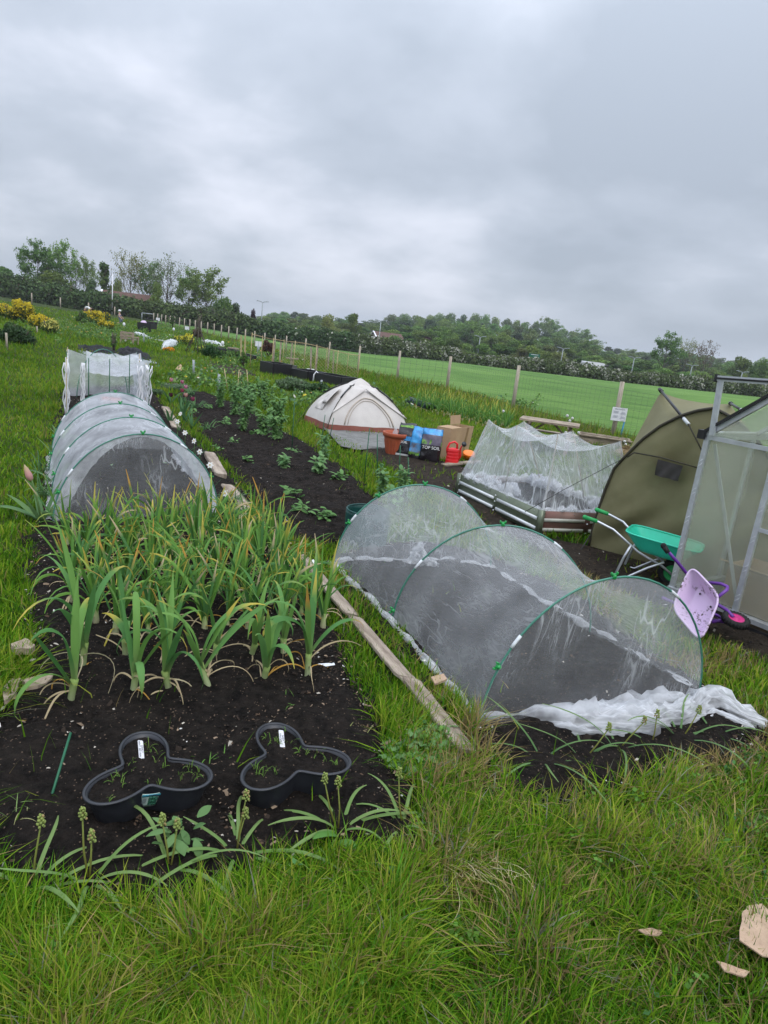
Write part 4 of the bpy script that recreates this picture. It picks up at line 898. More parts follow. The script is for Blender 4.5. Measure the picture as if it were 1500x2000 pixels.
m=MB(); plate(m,[bp_(wbx*.7,-.005,.02),bp_(wbx*.78,-.005,.02),bp_(wbx*.78,-.005,hbx),bp_(wbx*.7,-.005,hbx)],.001); M['tape']=mat('brown_tape',(.3,.19,.1),None,.3); m.build('tape',M['tape'],bx,smooth=False)
# kerb board, watering can, orange tray
a,b=P(866,915),P(922,905); kb=thing('kerb_board','grey board on edge in front of the watering can','board',(a.x,a.y,0)); m=MB(); m.beam(a+Vector((0,0,.045)),b+Vector((.1,-.03,.045)),.09,.03,up=(0,0,1)); m.build('board',M['wood'],kb,world=True)
q=P(881,911); wc=thing('watering_can','bright red plastic watering can with a black rose','watering can',(q.x,q.y,.03),math.radians(8))
m=MB(); m.grid(lambda u,v:(lambda th,r:Vector((r*math.cos(th)*1.0,r*.72*math.sin(th),v*.2)))(2*math.pi*u,.088-.012*v+(.004*math.sin(v*30))),40,16,closeu=True); m.lathe([(0,.0),(.085,.0)],n=20); m.grid(lambda u,v:Vector(((.076*(1-v))*math.cos(2*math.pi*u),.055*(1-v)*math.sin(2*math.pi*u),.2+.02*math.sin(v*1.5))),40,5,closeu=True); m.build('can_body',M['red'],wc)
m=MB(); m.tube([(-.075,0,.14),(-.085,0,.2),(-.06,0,.27),(0,0,.295),(.04,0,.27),(.045,0,.21)],.014,8); m.build('handle',M['red'],wc)
m=MB(); m.tube([(.07,0,.05),(.1,0,.12),(.085,-.02,.22),(.1,-.03,.26)],[.022,.018,.012,.01],8); m.build('spout',M['red'],wc)
m=MB(); m.lathe([(0,-.012),(.016,-.012),(.034,.018),(.034,.026),(0,.03)],n=16,axis=Matrix.Translation((.11,-.035,.275))@Matrix.Rotation(1.1,4,'X')@Matrix.Rotation(.3,4,'Y')); m.build('rose',M['black'],wc)
q=P(913,903); ot=thing('plastic_tub','small round orange plastic tub on its side by the cardboard box','tub',(q.x,q.y,.03)); m=MB(); m.lathe([(0,-.05),(.05,-.05),(.062,0),(.068,.04),(.06,.045),(0,.045)],n=20,axis=Matrix.Translation((0,0,.07))@Matrix.Rotation(.5,4,'X')@Matrix.Scale(1.25,4,(1,0,0))); m.build('tub_body',M['orange'],ot)
m=MB(); m.tube([(-.08,-.03,.06),(-.03,-.065,.07),(.04,-.065,.07),(.085,-.03,.06)],.008,6); m.build('rim',M['orange'],ot)
# ------------------------------------------------------------ olive shelter
o0=P(1150,1068); o1=P(1300,1112); od=(o1-o0); od.z=0; od.normalize(); on=Vector((-od.y,od.x,0))   # on points away from the camera
if on.y<0: on=-on
OT=thing('bivvy_tent','tall olive green fabric shelter with a dark mesh window and black poles','tent',(o0.x,o0.y,0))
archpx=[(1150,1066),(1162,1020),(1180,963),(1200,915),(1220,893),(1255,858),(1290,832),(1330,812),(1362,802),(1395,797),(1440,808)]
arch=[PL(a,b,o0,od) for a,b in archpx]; arch[0].z=0
# the right half mirrors down behind the greenhouse
topw=arch[-2]; 
for k in range(1,9):
    q=archpx[-1-k] if False else None
base_u=lambda p:(p-o0).dot(od)
um=base_u(topw); right=[]
for p in arch[-3::-1][:]:
    u=2*um-base_u(p); r_=o0+od*u; right.append(Vector((r_.x,r_.y,p.z)))
arch2=arch[:-1]+right
def apt(t,pts=arch2):
    k=t*(len(pts)-1); i=min(int(k),len(pts)-2); return pts[i].lerp(pts[i+1],k-i)
zb_=.0
def wallf(u,v):
    p=apt(u); b=Vector((p.x,p.y,.01)); q=b.lerp(p,v); s=math.sin(math.pi*v)*min(1,p.z*1.2)
    w_=nz((base_u(q)*2.2-q.z*1.6,q.z*.8+base_u(q)*.9,0),1.4)*.09+nz((base_u(q)*5-q.z*6,q.z*1.5+base_u(q)*1.2,3),1.)*.035
    return q-on*(.04*s)+on*w_*s
m=MB(); m.grid(wallf,70,26); m.build('front_panel',M['olive'],OT,world=True)
m=MB(); m.tube([apt(k/60)-on*.01 for k in range(61)],.012,8); m.build('arch_pole',M['olived'],OT,world=True)
# ridge behind the arch
rd=[PL(a,b,o0+on*.45,od) for a,b in ((1290,765),(1350,783),(1400,787),(1427,789))]
rd2=[r_+od*.9 for r_ in rd[-1:]]
back0=o0+on*.35+od*.12; pA_=apt(.215)+on*.03; backR=o0+od*(2*um)+on*.6
tops=[rd[0],rd[1],rd[3],rd[3]+od*.5-Vector((0,0,.05))]
m=MB()
def side(u,v):   # between arch and ridge / back foot line
    a=apt(u); 
    if u<.22: b=Vector((back0.x,back0.y,0)).lerp(pA_,u/.22)
    elif u<.35: b=pA_.lerp(rd[0],(u-.22)/.13)
    elif u<.65: b=pl3([rd[0],rd[1],rd[3]],(u-.35)/.3,.01)
    else: b=rd[3].lerp(Vector((backR.x,backR.y,0)),((u-.65)/.35)**1.3)
    q=a.lerp(b,v); q.z-=.035*math.sin(math.pi*v)*(1 if u<.65 else 0); return q
m.grid(side,60,10); m.build('roof_panel',M['olive'],OT,world=True)
m=MB()
def backw(u,v):
    if u<.22: b=Vector((back0.x,back0.y,0)).lerp(pA_,u/.22)
    elif u<.35: b=pA_.lerp(rd[0],(u-.22)/.13)
    elif u<.65: b=pl3([rd[0],rd[1],rd[3]],(u-.35)/.3,.01)
    else: b=rd[3].lerp(Vector((backR.x,backR.y,0)),((u-.65)/.35)**1.3)
    g=Vector((back0.x,back0.y,0)).lerp(backR,u)+on*.7; g.z=0; return b.lerp(g,v)+on*.0
m.grid(backw,40,10); m.build('back_panel',M['olive'],OT,world=True)
for pa,pb in (((1290,762),(1345,829)),((1427,788),(1452,803))):
    a=PL(*pa,o0+on*.42,od); b=PL(*pb,o0-on*.06,od); mid_=PL(pa[0]*.5+pb[0]*.5,pa[1]*.5+pb[1]*.5,o0+on*.06,od); m=MB(); m.tube([a,a.lerp(mid_,.5),mid_,b],.011,8); po=m.build('ridge_pole',M['black'],OT,world=True)
    m=MB(); m.tube([a.lerp(b,-.03),a.lerp(b,.05)],.017,8); m.build('pole_end',M['black'],po,world=True)
    m=MB(); m.tube([mid_.lerp(b,.65),b],.014,8); m.build('pole_ferrule',M['ferrule'],po,world=True)
m=MB()
for pts in (((1345,829),(1362,862),(1378,895)),((1238,884),(1290,893),(1372,916)),((1238,884),(1225,893))):
    m.tube([PL(a,b,o0-on*.06,od) for a,b in pts],.006,5)
m.build('seam',M['olived'],OT,world=True)
m=MB()
def win(u,v):
    a=PL(1285,897,o0-on*.065,od).lerp(PL(1334,910,o0-on*.065,od),u); b=PL(1278,928,o0-on*.075,od).lerp(PL(1324,940,o0-on*.075,od),u); q=a.lerp(b,v); return q-on*(.012*math.sin(u*12+v*4)*v)
m.grid(win,14,8); M['mesh']=mat('dark_window_mesh',(.045,.04,.038),(.03,.027,.025),.7,12); m.build('window',M['mesh'],OT,world=True)
m=MB(); m.tube([PL(1222,893,o0,od),PL(1100,957,o0-on*.3,od),PL(1025,1000,o0-on*.45,od)],.003,4); m.tube([apt(.02)+Vector((0,0,.05)),P(1132,1078)],.005,4); m.build('guy_line',M['black'],OT,world=True)
# ------------------------------------------------------------ greenhouse
g0=P(1308,1168); g1=P(1500,1247); gd=(g1-g0); gd.z=0; gd.normalize(); gn=Vector((-gd.y,gd.x,0))
if gn.y<0: gn=-gn
zE=PL(1383,850,g0,gd).z; GW=1.86; GD=1.9
def gp(u,z,off=0.): q=g0+gd*u+gn*off; return Vector((q.x,q.y,z))
def gu(px,py):
    q=PL(px,py,g0,gd); return (q-g0).dot(gd),q.z
uR,zR=gu(1500,784); slope=(zR-zE)/uR; zRidge=zE+slope*GW/2
GH=thing('greenhouse','small greenhouse with an aluminium frame and cloudy twin-wall panels at the right edge','greenhouse',(g0.x,g0.y,0))
def bar(pts,w_,d_,name='frame_bar',mt='alu',up=(0,0,1)):
    m=MB()
    for a,b in zip(pts,pts[1:]): m.beam(a,b,w_,d_,up=gn if abs((b-a).normalized().dot(gn))<.7 else gd)
    return m.build(name,M[mt],GH,world=True,smooth=False)
u2,_=gu(1437,1188); u3,_=gu(1500,955)
for u in (0,u2 if u2>.2 else .5,GW-.5,GW): 
    zt=zE if u in (0,GW) else zE+slope*min(u,GW-u)
    bar([gp(u,.08),gp(u,zE)],.035,.03,'frame_post')
    bar([gp(u,.08,GD),gp(u,zE,GD)],.035,.03,'frame_post')
m=MB()   # zig zag glazing clips on the corner posts
for u in (0,u2):
    z=.16
    while z<zE-.1:
        for zz_,s_ in ((z,1),(z+.03,-1)): m.tube([gp(u-.012,zz_,-.02),gp(u+.012,zz_+.025,-.022)],.0016,4)
        z+=.2
m.build('glazing_clip',M['galv'],GH,world=True)
bar([gp(0,zE-.012,-.006),gp(GW,zE-.012,-.006)],.028,.02,'eaves_bar')
bar([gp(0,zE,0),gp(0,zE,GD)],.05,.05,'gutter'); bar([gp(GW,zE,0),gp(GW,zE,GD)],.05,.05,'gutter')
bar([gp(0,zE-.012,GD),gp(GW,zE-.012,GD)],.028,.02,'eaves_bar')
for off in (0,GD): bar([gp(-.02,zE,off),gp(GW/2,zRidge,off),gp(GW+.02,zE,off)],.045,.03,'rafter')
for off in (.63,1.27): bar([gp(0,zE,off),gp(GW/2,zRidge,off),gp(GW,zE,off)],.03,.02,'rafter'); bar([gp(0,.1,off),gp(0,zE,off)],.03,.02,'frame_post')
bar([gp(GW/2,zRidge,0),gp(GW/2,zRidge,GD)],.05,.04,'ridge')
m=MB(); m.beam(gp(-.02,zE+.022,-.024),gp(GW/2,zRidge+.022,-.024),.016,.03,up=gn); m.beam(gp(GW/2,zRidge+.022,-.024),gp(GW+.02,zE+.022,-.024),.016,.03,up=gn); m.box(None,(.05,.07,.06),m=frame(gp(-.035,zE,-.0),gd,gn,(0,0,1))); m.build('black_trim',M['black'],GH,world=True,smooth=False)
for a,b in (((0,0),(GW,0)),((0,GD),(GW,GD))): bar([gp(a[0]-.02,.075,a[1]-.005),gp(b[0]+.02,.075,b[1]-.005)],.03,.06,'base_rail')
for u in (0,GW): bar([gp(u,.075,0),gp(u,.075,GD)],.03,.06,'base_rail')
m=MB(); m.beam(gp(-.01,.03,-.012),gp(GW,.03,-.012),.02,.07,up=gn); m.beam(gp(0,.03,0),gp(0,.03,GD),.02,.07,up=gd); m.beam(gp(GW,.03,0),gp(GW,.03,GD),.02,.07,up=gd); m.build('foundation',M['black'],GH,world=True,smooth=False)
ub,zb2=gu(1437,1185); ut,zt2=gu(1393,868); bar([gp(ut,zt2,.02),gp(ub,zb2,.02)],.022,.006,'brace')
# door rail standing above the eaves
ur,zr=gu(1413,740); ul,zl=gu(1392,850); u9,z9=gu(1500,746)
bar([gp(ul+.01,zl,-.03),gp(ur,zr,-.03)],.035,.02,'rail_support')
sl9=(z9-zr)/(u9-ur); bar([gp(ur-.02,zr,-.035),gp(GW,zr+sl9*(GW-ur),-.035)],.035,.022,'door_rail')
m=MB(); m.beam(gp(ur-.022,zr,-.052),gp(GW,zr+sl9*(GW-ur),-.052),.012,.01,up=gn); m.box(None,(.012,.04,.05),m=frame(gp(ur-.028,zr,-.035),gd,gn,(0,0,1))); m.build('rail_cap',M['black'],GH,world=True,smooth=False)
ud,zd=gu(1495,1038); bar([gp(u2,zd,-.004),gp(GW-.5,zd,-.004)],.025,.016,'door_bar')
def pane(pts,name='panel'):
    m=MB(); plate(m,pts,.005); m.build(name,M['poly'],GH,world=True,smooth=False)
for a,b in ((0,u2),(u2,GW-.5),(GW-.5,GW)): pane([gp(a+.016,.1,.006),gp(b-.016,.1,.006),gp(b-.016,zE-.03,.006),gp(a+.016,zE-.03,.006)])
pane([gp(.06,zE+.01,.006),gp(GW-.06,zE+.01,.006),gp(GW/2,zRidge-.03,.006)],'gable_panel')
for k in range(3):
    a=GD*k/3+.02; b=GD*(k+1)/3-.02
    pane([gp(0,.1,a),gp(0,.1,b),gp(0,zE-.03,b),gp(0,zE-.03,a)]); pane([gp(GW,.1,a),gp(GW,.1,b),gp(GW,zE-.03,b),gp(GW,zE-.03,a)])
    pane([gp(0.02,zE+.01,a),gp(.02,zE+.01,b),gp(GW/2-.02,zRidge-.01,b),gp(GW/2-.02,zRidge-.01,a)],'roof_panel'); pane([gp(GW-.02,zE+.01,a),gp(GW-.02,zE+.01,b),gp(GW/2+.02,zRidge-.01,b),gp(GW/2+.02,zRidge-.01,a)],'roof_panel')
pane([gp(.02,.1,GD),gp(GW-.02,.1,GD),gp(GW-.02,zE-.03,GD),gp(.02,zE-.03,GD)],'back_panel'); pane([gp(.06,zE+.01,GD),gp(GW-.06,zE+.01,GD),gp(GW/2,zRidge-.03,GD)],'gable_panel')
q=gp(.48,0,.42); t=thing('cardboard_box','open cardboard box blurred behind the greenhouse panel','cardboard box',(q.x,q.y,.02),math.atan2(gd.y,gd.x)); m=MB()
for c,d in (((0,-.17,.15),(.5,.008,.3)),((0,.17,.15),(.5,.008,.3)),((-.25,0,.15),(.008,.33,.3)),((.25,0,.15),(.008,.33,.3)),((0,0,.01),(.5,.33,.008))): m.box(c,d)
m.build('box_wall',M['card'],t,smooth=False); m=MB(); m.box((0,-.25,.32),(.5,.17,.008),rx=-.35); m.build('flap',M['card'],t,smooth=False)
M['salmon']=mat('salmon_fabric',(.55,.2,.15),(.4,.12,.1),.8,3); q=gp(.95,0,.3); t=thing('compost_sack','salmon pink sack standing inside the greenhouse','sack',(q.x,q.y,.02),math.atan2(gd.y,gd.x)); m=MB(); m.grid(lambda u,v:(lambda th,p:Vector((.2*math.cos(th)*p,.12*math.sin(th)*p,v*.42)))(2*math.pi*u,math.sin(math.pi*(v*.9+.05))**.4*(1+.1*nz((u*5,v*4,1),1.))),30,16,closeu=True); m.build('sack_body',M['salmon'],t)
# ------------------------------------------------------------ wheelbarrows
def tray(L1,W1,L0,W0,h,zt,n=48,pw=5.,xo=0.,mt='mint',parent=None,xf=None,tilt=0.):
    def so(L_,W_,th): c,s=math.cos(th),math.sin(th); e=2/pw; return L_/2*math.copysign(abs(c)**e,c),W_/2*math.copysign(abs(s)**e,s)
    rings=[(0,0,0),(.9,.9,0),(1,1,.006)]; vs=[];fs=[]
    lv=[(0,0.),(.55,0.),(.93,0.),(1.,.02)]+[(None,t) for t in (.25,.5,.75,1.)]
    def P_(k,t,th):
        if k is not None: x,y=so(L0*k,W0*k,th); x+=xo
        else: x,y=so(L0+(L1-L0)*t,W0+(W1-W0)*t,th); x+=xo*(1-t)
        return Vector((x,y,zt-h+h*t+tilt*x*(t)))
    m=MB(); ls=[P_(k,t,0) for k,t in lv]
    for sgn in (0,1):
        off=len(m.v)
        for k,t in lv:
            for i in range(n): p=P_(k,t,2*math.pi*i/n); p.z-=.006*sgn; vs.append(p)
    K=len(lv)
    for sgn in (0,1):
        for i in range(K-1):
            for j in range(n): q=(sgn*K*n+i*n+j,sgn*K*n+i*n+(j+1)%n,sgn*K*n+(i+1)*n+(j+1)%n,sgn*K*n+(i+1)*n+j); fs.append(q if not sgn else q[::-1])
    xf=xf or Matrix.Identity(4)
    m.add([xf@v for v in vs],fs)
    tr=m.build('tray',M[mt],parent)
    m=MB(); m.tube([xf@(P_(None,1.,2*math.pi*i/n)) for i in range(n)],.007,6,closed=True); m.build('tray_rim',M[mt],tr)
    return tr
def wheel(c,r,w_,parent,rim,axis='y',xf=None,hubcol='pink'):
    f=(xf or Matrix.Identity(4))@Matrix.Translation(c)@Matrix.Rotation(math.pi/2,4,'X')
    m=MB(); pr=[(r*.58,-w_*.35),(r*.8,-w_*.5),(r*.96,-w_*.38),(r,-w_*.1),(r,w_*.1),(r*.96,w_*.38),(r*.8,w_*.5),(r*.58,w_*.35)]; m.lathe(pr,n=36,axis=f)
    for k in range(26):
        a=2*math.pi*k/26; m.box(None,(.004,w_*.75,.01),m=f@Matrix.Rotation(a,4,'Z')@Matrix.Translation((r,0,0))@Matrix.Rotation(math.pi/2,4,'X'))
    wo=m.build('wheel',M['rubber'],parent)
    m=MB(); m.lathe([(0,-w_*.3),(r*.2,-w_*.34),(r*.22,-w_*.2),(r*.5,-w_*.16),(r*.6,-w_*.38),(r*.6,w_*.38),(r*.5,w_*.16),(r*.22,w_*.2),(r*.2,w_*.34),(0,w_*.3)],n=24,axis=f); m.build('hub',M[hubcol],wo)
    return wo
q=P(1226,1122); q2=P(1293,1140); hd=math.atan2(q2.y-q.y,q2.x-q.x)
# size: handles 0.42 m up, 0.85 m long
WB=thing('wheelbarrow','mint green tray wheelbarrow with silver tubes standing before the olive shelter','wheelbarrow',(q.x,q.y,0),hd,'toy-sized wheelbarrows',1.03)
tray(.52,.34,.3,.22,.115,.34,parent=WB,mt='mint',xf=Matrix.Translation((.18,0,0))@Matrix.Rotation(.05,4,'Y'))
for s_ in (-1,1):
    m=MB(); m.tube([(-.34,.17*s_,.39),(-.25,.165*s_,.38),(-.14,.16*s_,.35),(-.02,.13*s_,.27),(.05,.11*s_,.22),(.12,.09*s_,.19),(.22,.06*s_,.15),(.3,.045*s_,.1)],.0095,8); m.build('frame_tube',M['alu'],WB)
    m=MB(); m.tube([(-.35,.172*s_,.393),(-.26,.166*s_,.383)],[.016,.0145],10); m.ball((-.355,.173*s_,.394),.018,8); m.build('grip',M['green'],WB)
    m=MB(); m.tube([(.0,.13*s_,.26),(-.03,.14*s_,.16),(-.06,.15*s_,.03),(-.04,.15*s_,.012),(.02,.14*s_,.02),(.14,.12*s_,.12),(.24,.1*s_,.19)],.009,8); m.build('leg',M['alu'],WB)
    m=MB(); m.tube([(.36,.09*s_,.22),(.35,.07*s_,.16),(.3,.055*s_,.1)],.006,6); m.build('wheel_stay',M['alu'],WB)
wheel((.3,0,.1),.1,.05,WB,None,hubcol='green')
# lilac barrow tipped up on its nose rim
c00,c10,c11,c01=[X(a,b,y) for a,b,y in ((1352,1112,4.12),(1402,1165,3.9),(1368,1248,3.78),(1316,1185,4.02))]
orig=(c00+c10+c11+c01)/4; ex=((c10+c11)-(c00+c01)).normalized(); ez_=((c00+c10)-(c01+c11)); 
nx=ex.cross(ez_).normalized(); 
if nx.y>0: nx=-nx
up_=nx.cross(ex).normalized()
if up_.z<0: up_=-up_
# local: x along the tray length (up), y across, z out of the tray mouth towards the camera
Lx=((c00+c10)/2-(c01+c11)/2).length; Wy=((c10+c11)/2-(c00+c01)/2).length
PB=thing('wheelbarrow','lilac wheelbarrow with purple tubes tipped against the greenhouse, mud in its tray','wheelbarrow',(orig.x,orig.y,0),0,'toy-sized wheelbarrows')
zc=nx; xc=((c00+c10)/2-(c01+c11)/2).normalized(); yc=zc.cross(xc).normalized(); xc=yc.cross(zc)
xa=((c00+c10)/2-(c01+c11)/2)/Lx; ya=-((c10+c11)/2-(c00+c01)/2)/Wy
XF=Matrix((xa,ya,zc)).transposed().to_4x4(); XF.translation=Vector((0,0,orig.z))
tr=tray(Lx*1.1,Wy*1.12,Lx*.66,Wy*.72,.1,.0,parent=PB,mt='lilac',xf=XF,pw=5.)
m=MB()
for a,b in ((.12,.05),(-.02,.09)): m.ball(XF@Vector((Lx*(.22 if a>0 else .2),Wy*(.2 if a>0 else -.22),-.09)),.007,6)
m.build('bolt',M['rubber'],tr)
def lp(px,py,y): v_=X(px,py,y); return v_-Vector((orig.x,orig.y,0))
for pts,nm in (([(1303,1075,4.2),(1325,1100,4.24),(1345,1125,4.28),(1375,1160,4.26),(1400,1180,4.12),(1420,1192,3.98),(1432,1205,3.93)],'frame_tube'),([(1290,1166,4.2),(1318,1178,4.22),(1350,1195,4.2),(1385,1210,4.1),(1412,1214,3.97),(1430,1216,3.93)],'frame_tube'),
    ([(1385,1138,4.16),(1408,1140,4.12),(1421,1146,4.08),(1420,1152,4.06),(1402,1166,4.02)],'leg'),([(1386,1196,4.1),(1402,1203,4.0),(1412,1210,3.98),(1390,1215,3.98)],'leg')):
    m=MB(); m.tube([lp(*q) for q in pts],.011,8); m.build(nm,M['purple'],PB)
m=MB(); a,b=lp(1296,1066,4.22),lp(1305,1080,4.195); m.tube([a,b],[.017,.015],10); m.ball(a,.02,8); m.build('grip',M['rubber'],PB)
m=MB(); a,b=lp(1283,1163,4.22),lp(1293,1167,4.195); m.tube([a,b],[.017,.015],10); m.build('grip',M['rubber'],PB)
wc_=lp(1437,1211,3.92); wxf=Matrix.Translation(wc_)@Matrix.Rotation(math.radians(102),4,'X')@Matrix.Rotation(math.radians(8),4,'Y')
wheel((0,0,0),.078,.045,PB,None,xf=wxf,hubcol='pink')
# ------------------------------------------------------------ fabric planter
q=P(712,1062); t=thing('fabric_planter','dark green woven fabric planter bag behind the wide net tunnel','planter bag',(q.x,q.y,0)); m=MB()
m.grid(lambda u,v:(lambda th:Vector((.165*math.cos(th)*(1+.04*nz((u*9,v*3,0),1.)),.165*math.sin(th),v*.27+.006*math.sin(th*5)*(v>.9))))(2*math.pi*u),40,10,closeu=True); m.build('bag_wall',M['greenbag'],t,solid=.004)
m=MB(); m.tube([(.165*math.cos(k*.2618),.165*math.sin(k*.2618),.272) for k in range(24)],.006,6,closed=True); m.build('rim',M['greenbag'],t); m=MB(); m.lathe([(0,.2),(.163,.2)],n=24); m.build('compost',M['soil'],t)
m=MB(); m.tube([(.1,-.13,.26),(.12,-.145,.2),(.07,-.16,.18),(.05,-.16,.26)],.006,5); m.build('handle',M['greenbag'],t)
# ------------------------------------------------------------ picnic table
yT=11.2; tl0,tl1=X(1023,818,yT),X(1137,836,yT-.25); zt=(tl0.z+tl1.z)/2; tvec=(tl1-tl0); tvec.z=0; Lt=tvec.length; az=math.atan2(tvec.y,tvec.x); c=(tl0+tl1)/2
PT=thing('picnic_table','small weathered wooden picnic table behind the netted raised bed','picnic table',(c.x,c.y+.2,float(tz(c.x,c.y))-.0),az); m=MB()
for k in range(4): m.box((0,-.2+.135*k,zt),(Lt*1.02,.125,.028))
m.build('table_top',M['wood'],PT,smooth=False)
for s_ in (-1,1):
    m=MB(); m.box((0,s_*.42,zt*.55),(Lt,.16,.025)); m.build('bench',M['wood'],PT,smooth=False)
for s_ in (-1,1):
    for r_ in (-1,1): m=MB(); m.beam((s_*Lt*.36,r_*.12,zt-.02),(s_*Lt*.36,r_*.4,0),.03,.06,up=(1,0,0)); m.build('leg',M['wood'],PT,smooth=False)
    m=MB(); m.box((s_*Lt*.36+.02,0,zt*.52),(.03,.95,.05)); m.box((s_*Lt*.33,0,zt-.035),(.03,.5,.04)); m.beam((s_*Lt*.34,0,zt*.52),(s_*Lt*.08,0,zt-.03),.03,.04,up=(0,1,0)); m.build('crossbar',M['wood'],PT,smooth=False)
# low cold frame and straw heap
q=P(1178,868); t=thing('cold_frame','low grey wooden frame lying on the grass beside the sign post','cold frame',(q.x,q.y,0),-.25); m=MB()
for c,d in (((0,-.3,.08),(.9,.03,.14)),((0,.3,.08),(.9,.03,.14)),((-.45,0,.08),(.03,.6,.14)),((.45,0,.08),(.03,.6,.14)),((0,0,.155),(.95,.05,.02)),((0,-.32,.16),(.96,.06,.02))): m.box(c,d)
m.build('frame_boards',M['galv2'] if 'galv2' in M else M['wood'],t,smooth=False)
q=P(1222,892); t=thing('straw_heap','small heap of yellow straw between netted bed and olive shelter','straw heap',(q.x,q.y,0)); m=MB()
for k in range(260):
    a=R.uniform(0,6.28); r_=R.uniform(0,.25); p=Vector((r_*math.cos(a),r_*math.sin(a),.16*(1-r_/.26)+R.uniform(0,.03))); dd=Vector((R.uniform(-1,1),R.uniform(-1,1),R.uniform(-.3,.3))).normalized()*.07; m.tube([p-dd,p+dd],.0035,3,cap=False,col=cmix((.5,.38,.2),(.28,.2,.1),R.random()))
m.ball((0,0,0),(.24,.24,.14),12,(.3,.22,.12)); m.build('straw',M['leaf'],t)
# ------------------------------------------------------------ wire fence
FN=thing('wire_fence','long fence of weathered round posts and wire mesh along the edge of the green field','fence',tuple(fence_pts[0]))
for i,p in enumerate(fence_pts):
    h=fh[i] if i<len(fh) else 1.15; m=MB(); lx,ly=R.uniform(-.03,.03),R.uniform(-.02,.02); r_=.048+R.uniform(-.006,.008)
    if i<12: m.tube([p+Vector((0,0,-.05)),p+Vector((lx*.5,ly*.5,h*.5)),p+Vector((lx,ly,h))],[r_*1.05,r_,r_*.95],10)
    else: m.tube([p+Vector((0,0,-.05)),p+Vector((lx,ly,h))],r_*1.15,6)
    m.build('post',M['post'],FN,world=True)
m=MB()
for a,b in zip(fence_pts,fence_pts[1:]):
    dd=math.hypot(a.x,a.y); n_=max(2,int((b-a).length/(.18 if dd<22 else .5))); r_=.0014 if dd<22 else .0035
    for z in ((.12,.26,.4,.54,.68,.82,.96,1.04) if dd<22 else (.2,.5,.8,1.02)): 
        m.tube([a+Vector((0,.045,z)),a.lerp(b,.5)+Vector((0,.045,z-.01)),b+Vector((0,.045,z))],r_ if z<1 else r_*1.4,3,cap=False)
    for k in range(n_): q=a.lerp(b,k/n_)+Vector((0,.045,0)); m.tube([q+Vector((0,0,.1)),q+Vector((0,0,1.03))],r_,3,cap=False)
m.build('wire_mesh',M['wire'],FN,world=True,smooth=False)
# notice and blue pole
p=fence_pts[2]; zs=X(1203,808,p.y).z; t=thing('notice_board','white printed notice fixed to the fence post right of the picnic table','notice',(p.x+.02,p.y-.06,zs),-.05)
m=MB(); m.box((0,0,0),(.3,.008,.27)); nb=m.build('board',M['white'],t,smooth=False); f=frame((0,-.006,.1),(1,0,0),(0,0,1),(0,-1,0)); text('NEW PLOT SALE'[:8]+'LER',.032,M['ink'],nb,f,'heading')
m=MB()
M['greyink']=mat('grey_print',(.42,.44,.5),None,.7)
for cx_,cz in ((-.07,.03),(.08,.02),(-.07,-.06),(.08,-.07)):
    for k in range(5): m.box((cx_+R.uniform(-.008,.008),-.006,cz-.011*k+.03),(.11+R.uniform(-.03,.01),.002,.004))
m.box((.1,-.006,-.12),(.06,.002,.012)); m.build('printed_lines',M['greyink'],nb,smooth=False)
p2=p+Vector((.14,-.05,0)); t=thing('blue_pole','thin blue pole standing right beside the fence post with the notice','pole',tuple(p2)); m=MB(); m.tube([(0,0,0),(.02,0,zs-.1)],.014,8); m.build('pole',M['bluepipe'],t)
# ============================================================ plants
LG=[(.13,.29,.08),(.09,.23,.065),(.15,.3,.07),(.22,.36,.08)]
YE=(.5,.42,.08); ST=(.5,.4,.24); OC=(.5,.28,.06)
def leek(seed,h,nl,wd,dead=5,lean=0.,spread=1.):
    r=random.Random(seed); mb=MB(); hs=h*.3; lx,ly=r.uniform(-.03,.03)+lean,r.uniform(-.02,.02)
    top=Vector((lx,ly,hs)); n=5
    pts=[Vector((lx*k/n,ly*k/n,hs*k/n-.01)) for k in range(n+1)]
    mb.tube(pts,[.0145,.0145,.014,.014,.0145,.016],9,col=[cmix((.42,.45,.3),(.3,.42,.12),k/n) for k in range(n+1)])
    stem=mb; parts=[('stem',stem)]
    fan=r.uniform(0,6.28)
    for i in range(nl):
        az=fan+(math.pi if i%2 else 0)+r.uniform(-.75,.75); el=r.uniform(.95,1.42) if i>1 else 1.45; Ln=h*r.uniform(.85,1.3)*(1-.04*i)
        dr=r.choice([.9,1.8,2.6,3.2])*r.uniform(.8,1.2) if i<nl-2 else r.uniform(.1,.5)
        b=top.lerp(Vector((0,0,0)),r.uniform(0,.3)); m=MB(); npt=14; pts=arc(b,az,el,Ln*spread,dr,npt,pw=r.uniform(1.4,2.8))
        ws=[wd*.82*(.75+.5*math.sin(math.pi*min(1,.15+k/(npt-1)*.62)))*(1 if k<npt-5 else (npt-1-k+.35)/5.2) for k in range(npt)]
        c0=r.choice(LG[:3]); tipc=r.choice([YE,c0,(.2,.3,.08),YE,OC]); ty=r.uniform(.6,.95)
        cs=[cmix(cmix((.2,.3,.1),c0,min(1,k/3)),tipc,max(0,min(1,(k/(npt-1)-ty)/.15))) for k in range(npt)]
        m.strap(pts,ws,cs,r.uniform(.25,.6),twist=r.uniform(-.9,.9)); parts.append(('leaf',m))
    for i in range(dead):
        az=r.uniform(0,6.28); m=MB(); npt=12; pts=arc((lx*.4,ly*.4,hs*r.uniform(.15,.8)),az,r.uniform(.2,1.1),h*r.uniform(.3,.7),r.uniform(1.6,2.8),npt,pw=1.1,wob=r.uniform(-1,1))
        c=r.choice([ST,ST,OC,(.55,.48,.3)]); m.strap(pts,[wd*.35*(1-k/npt*.7) for k in range(npt)],[c]*npt,.7,twist=r.uniform(-3,3)); parts.append(('withered_leaf',m))
    return parts
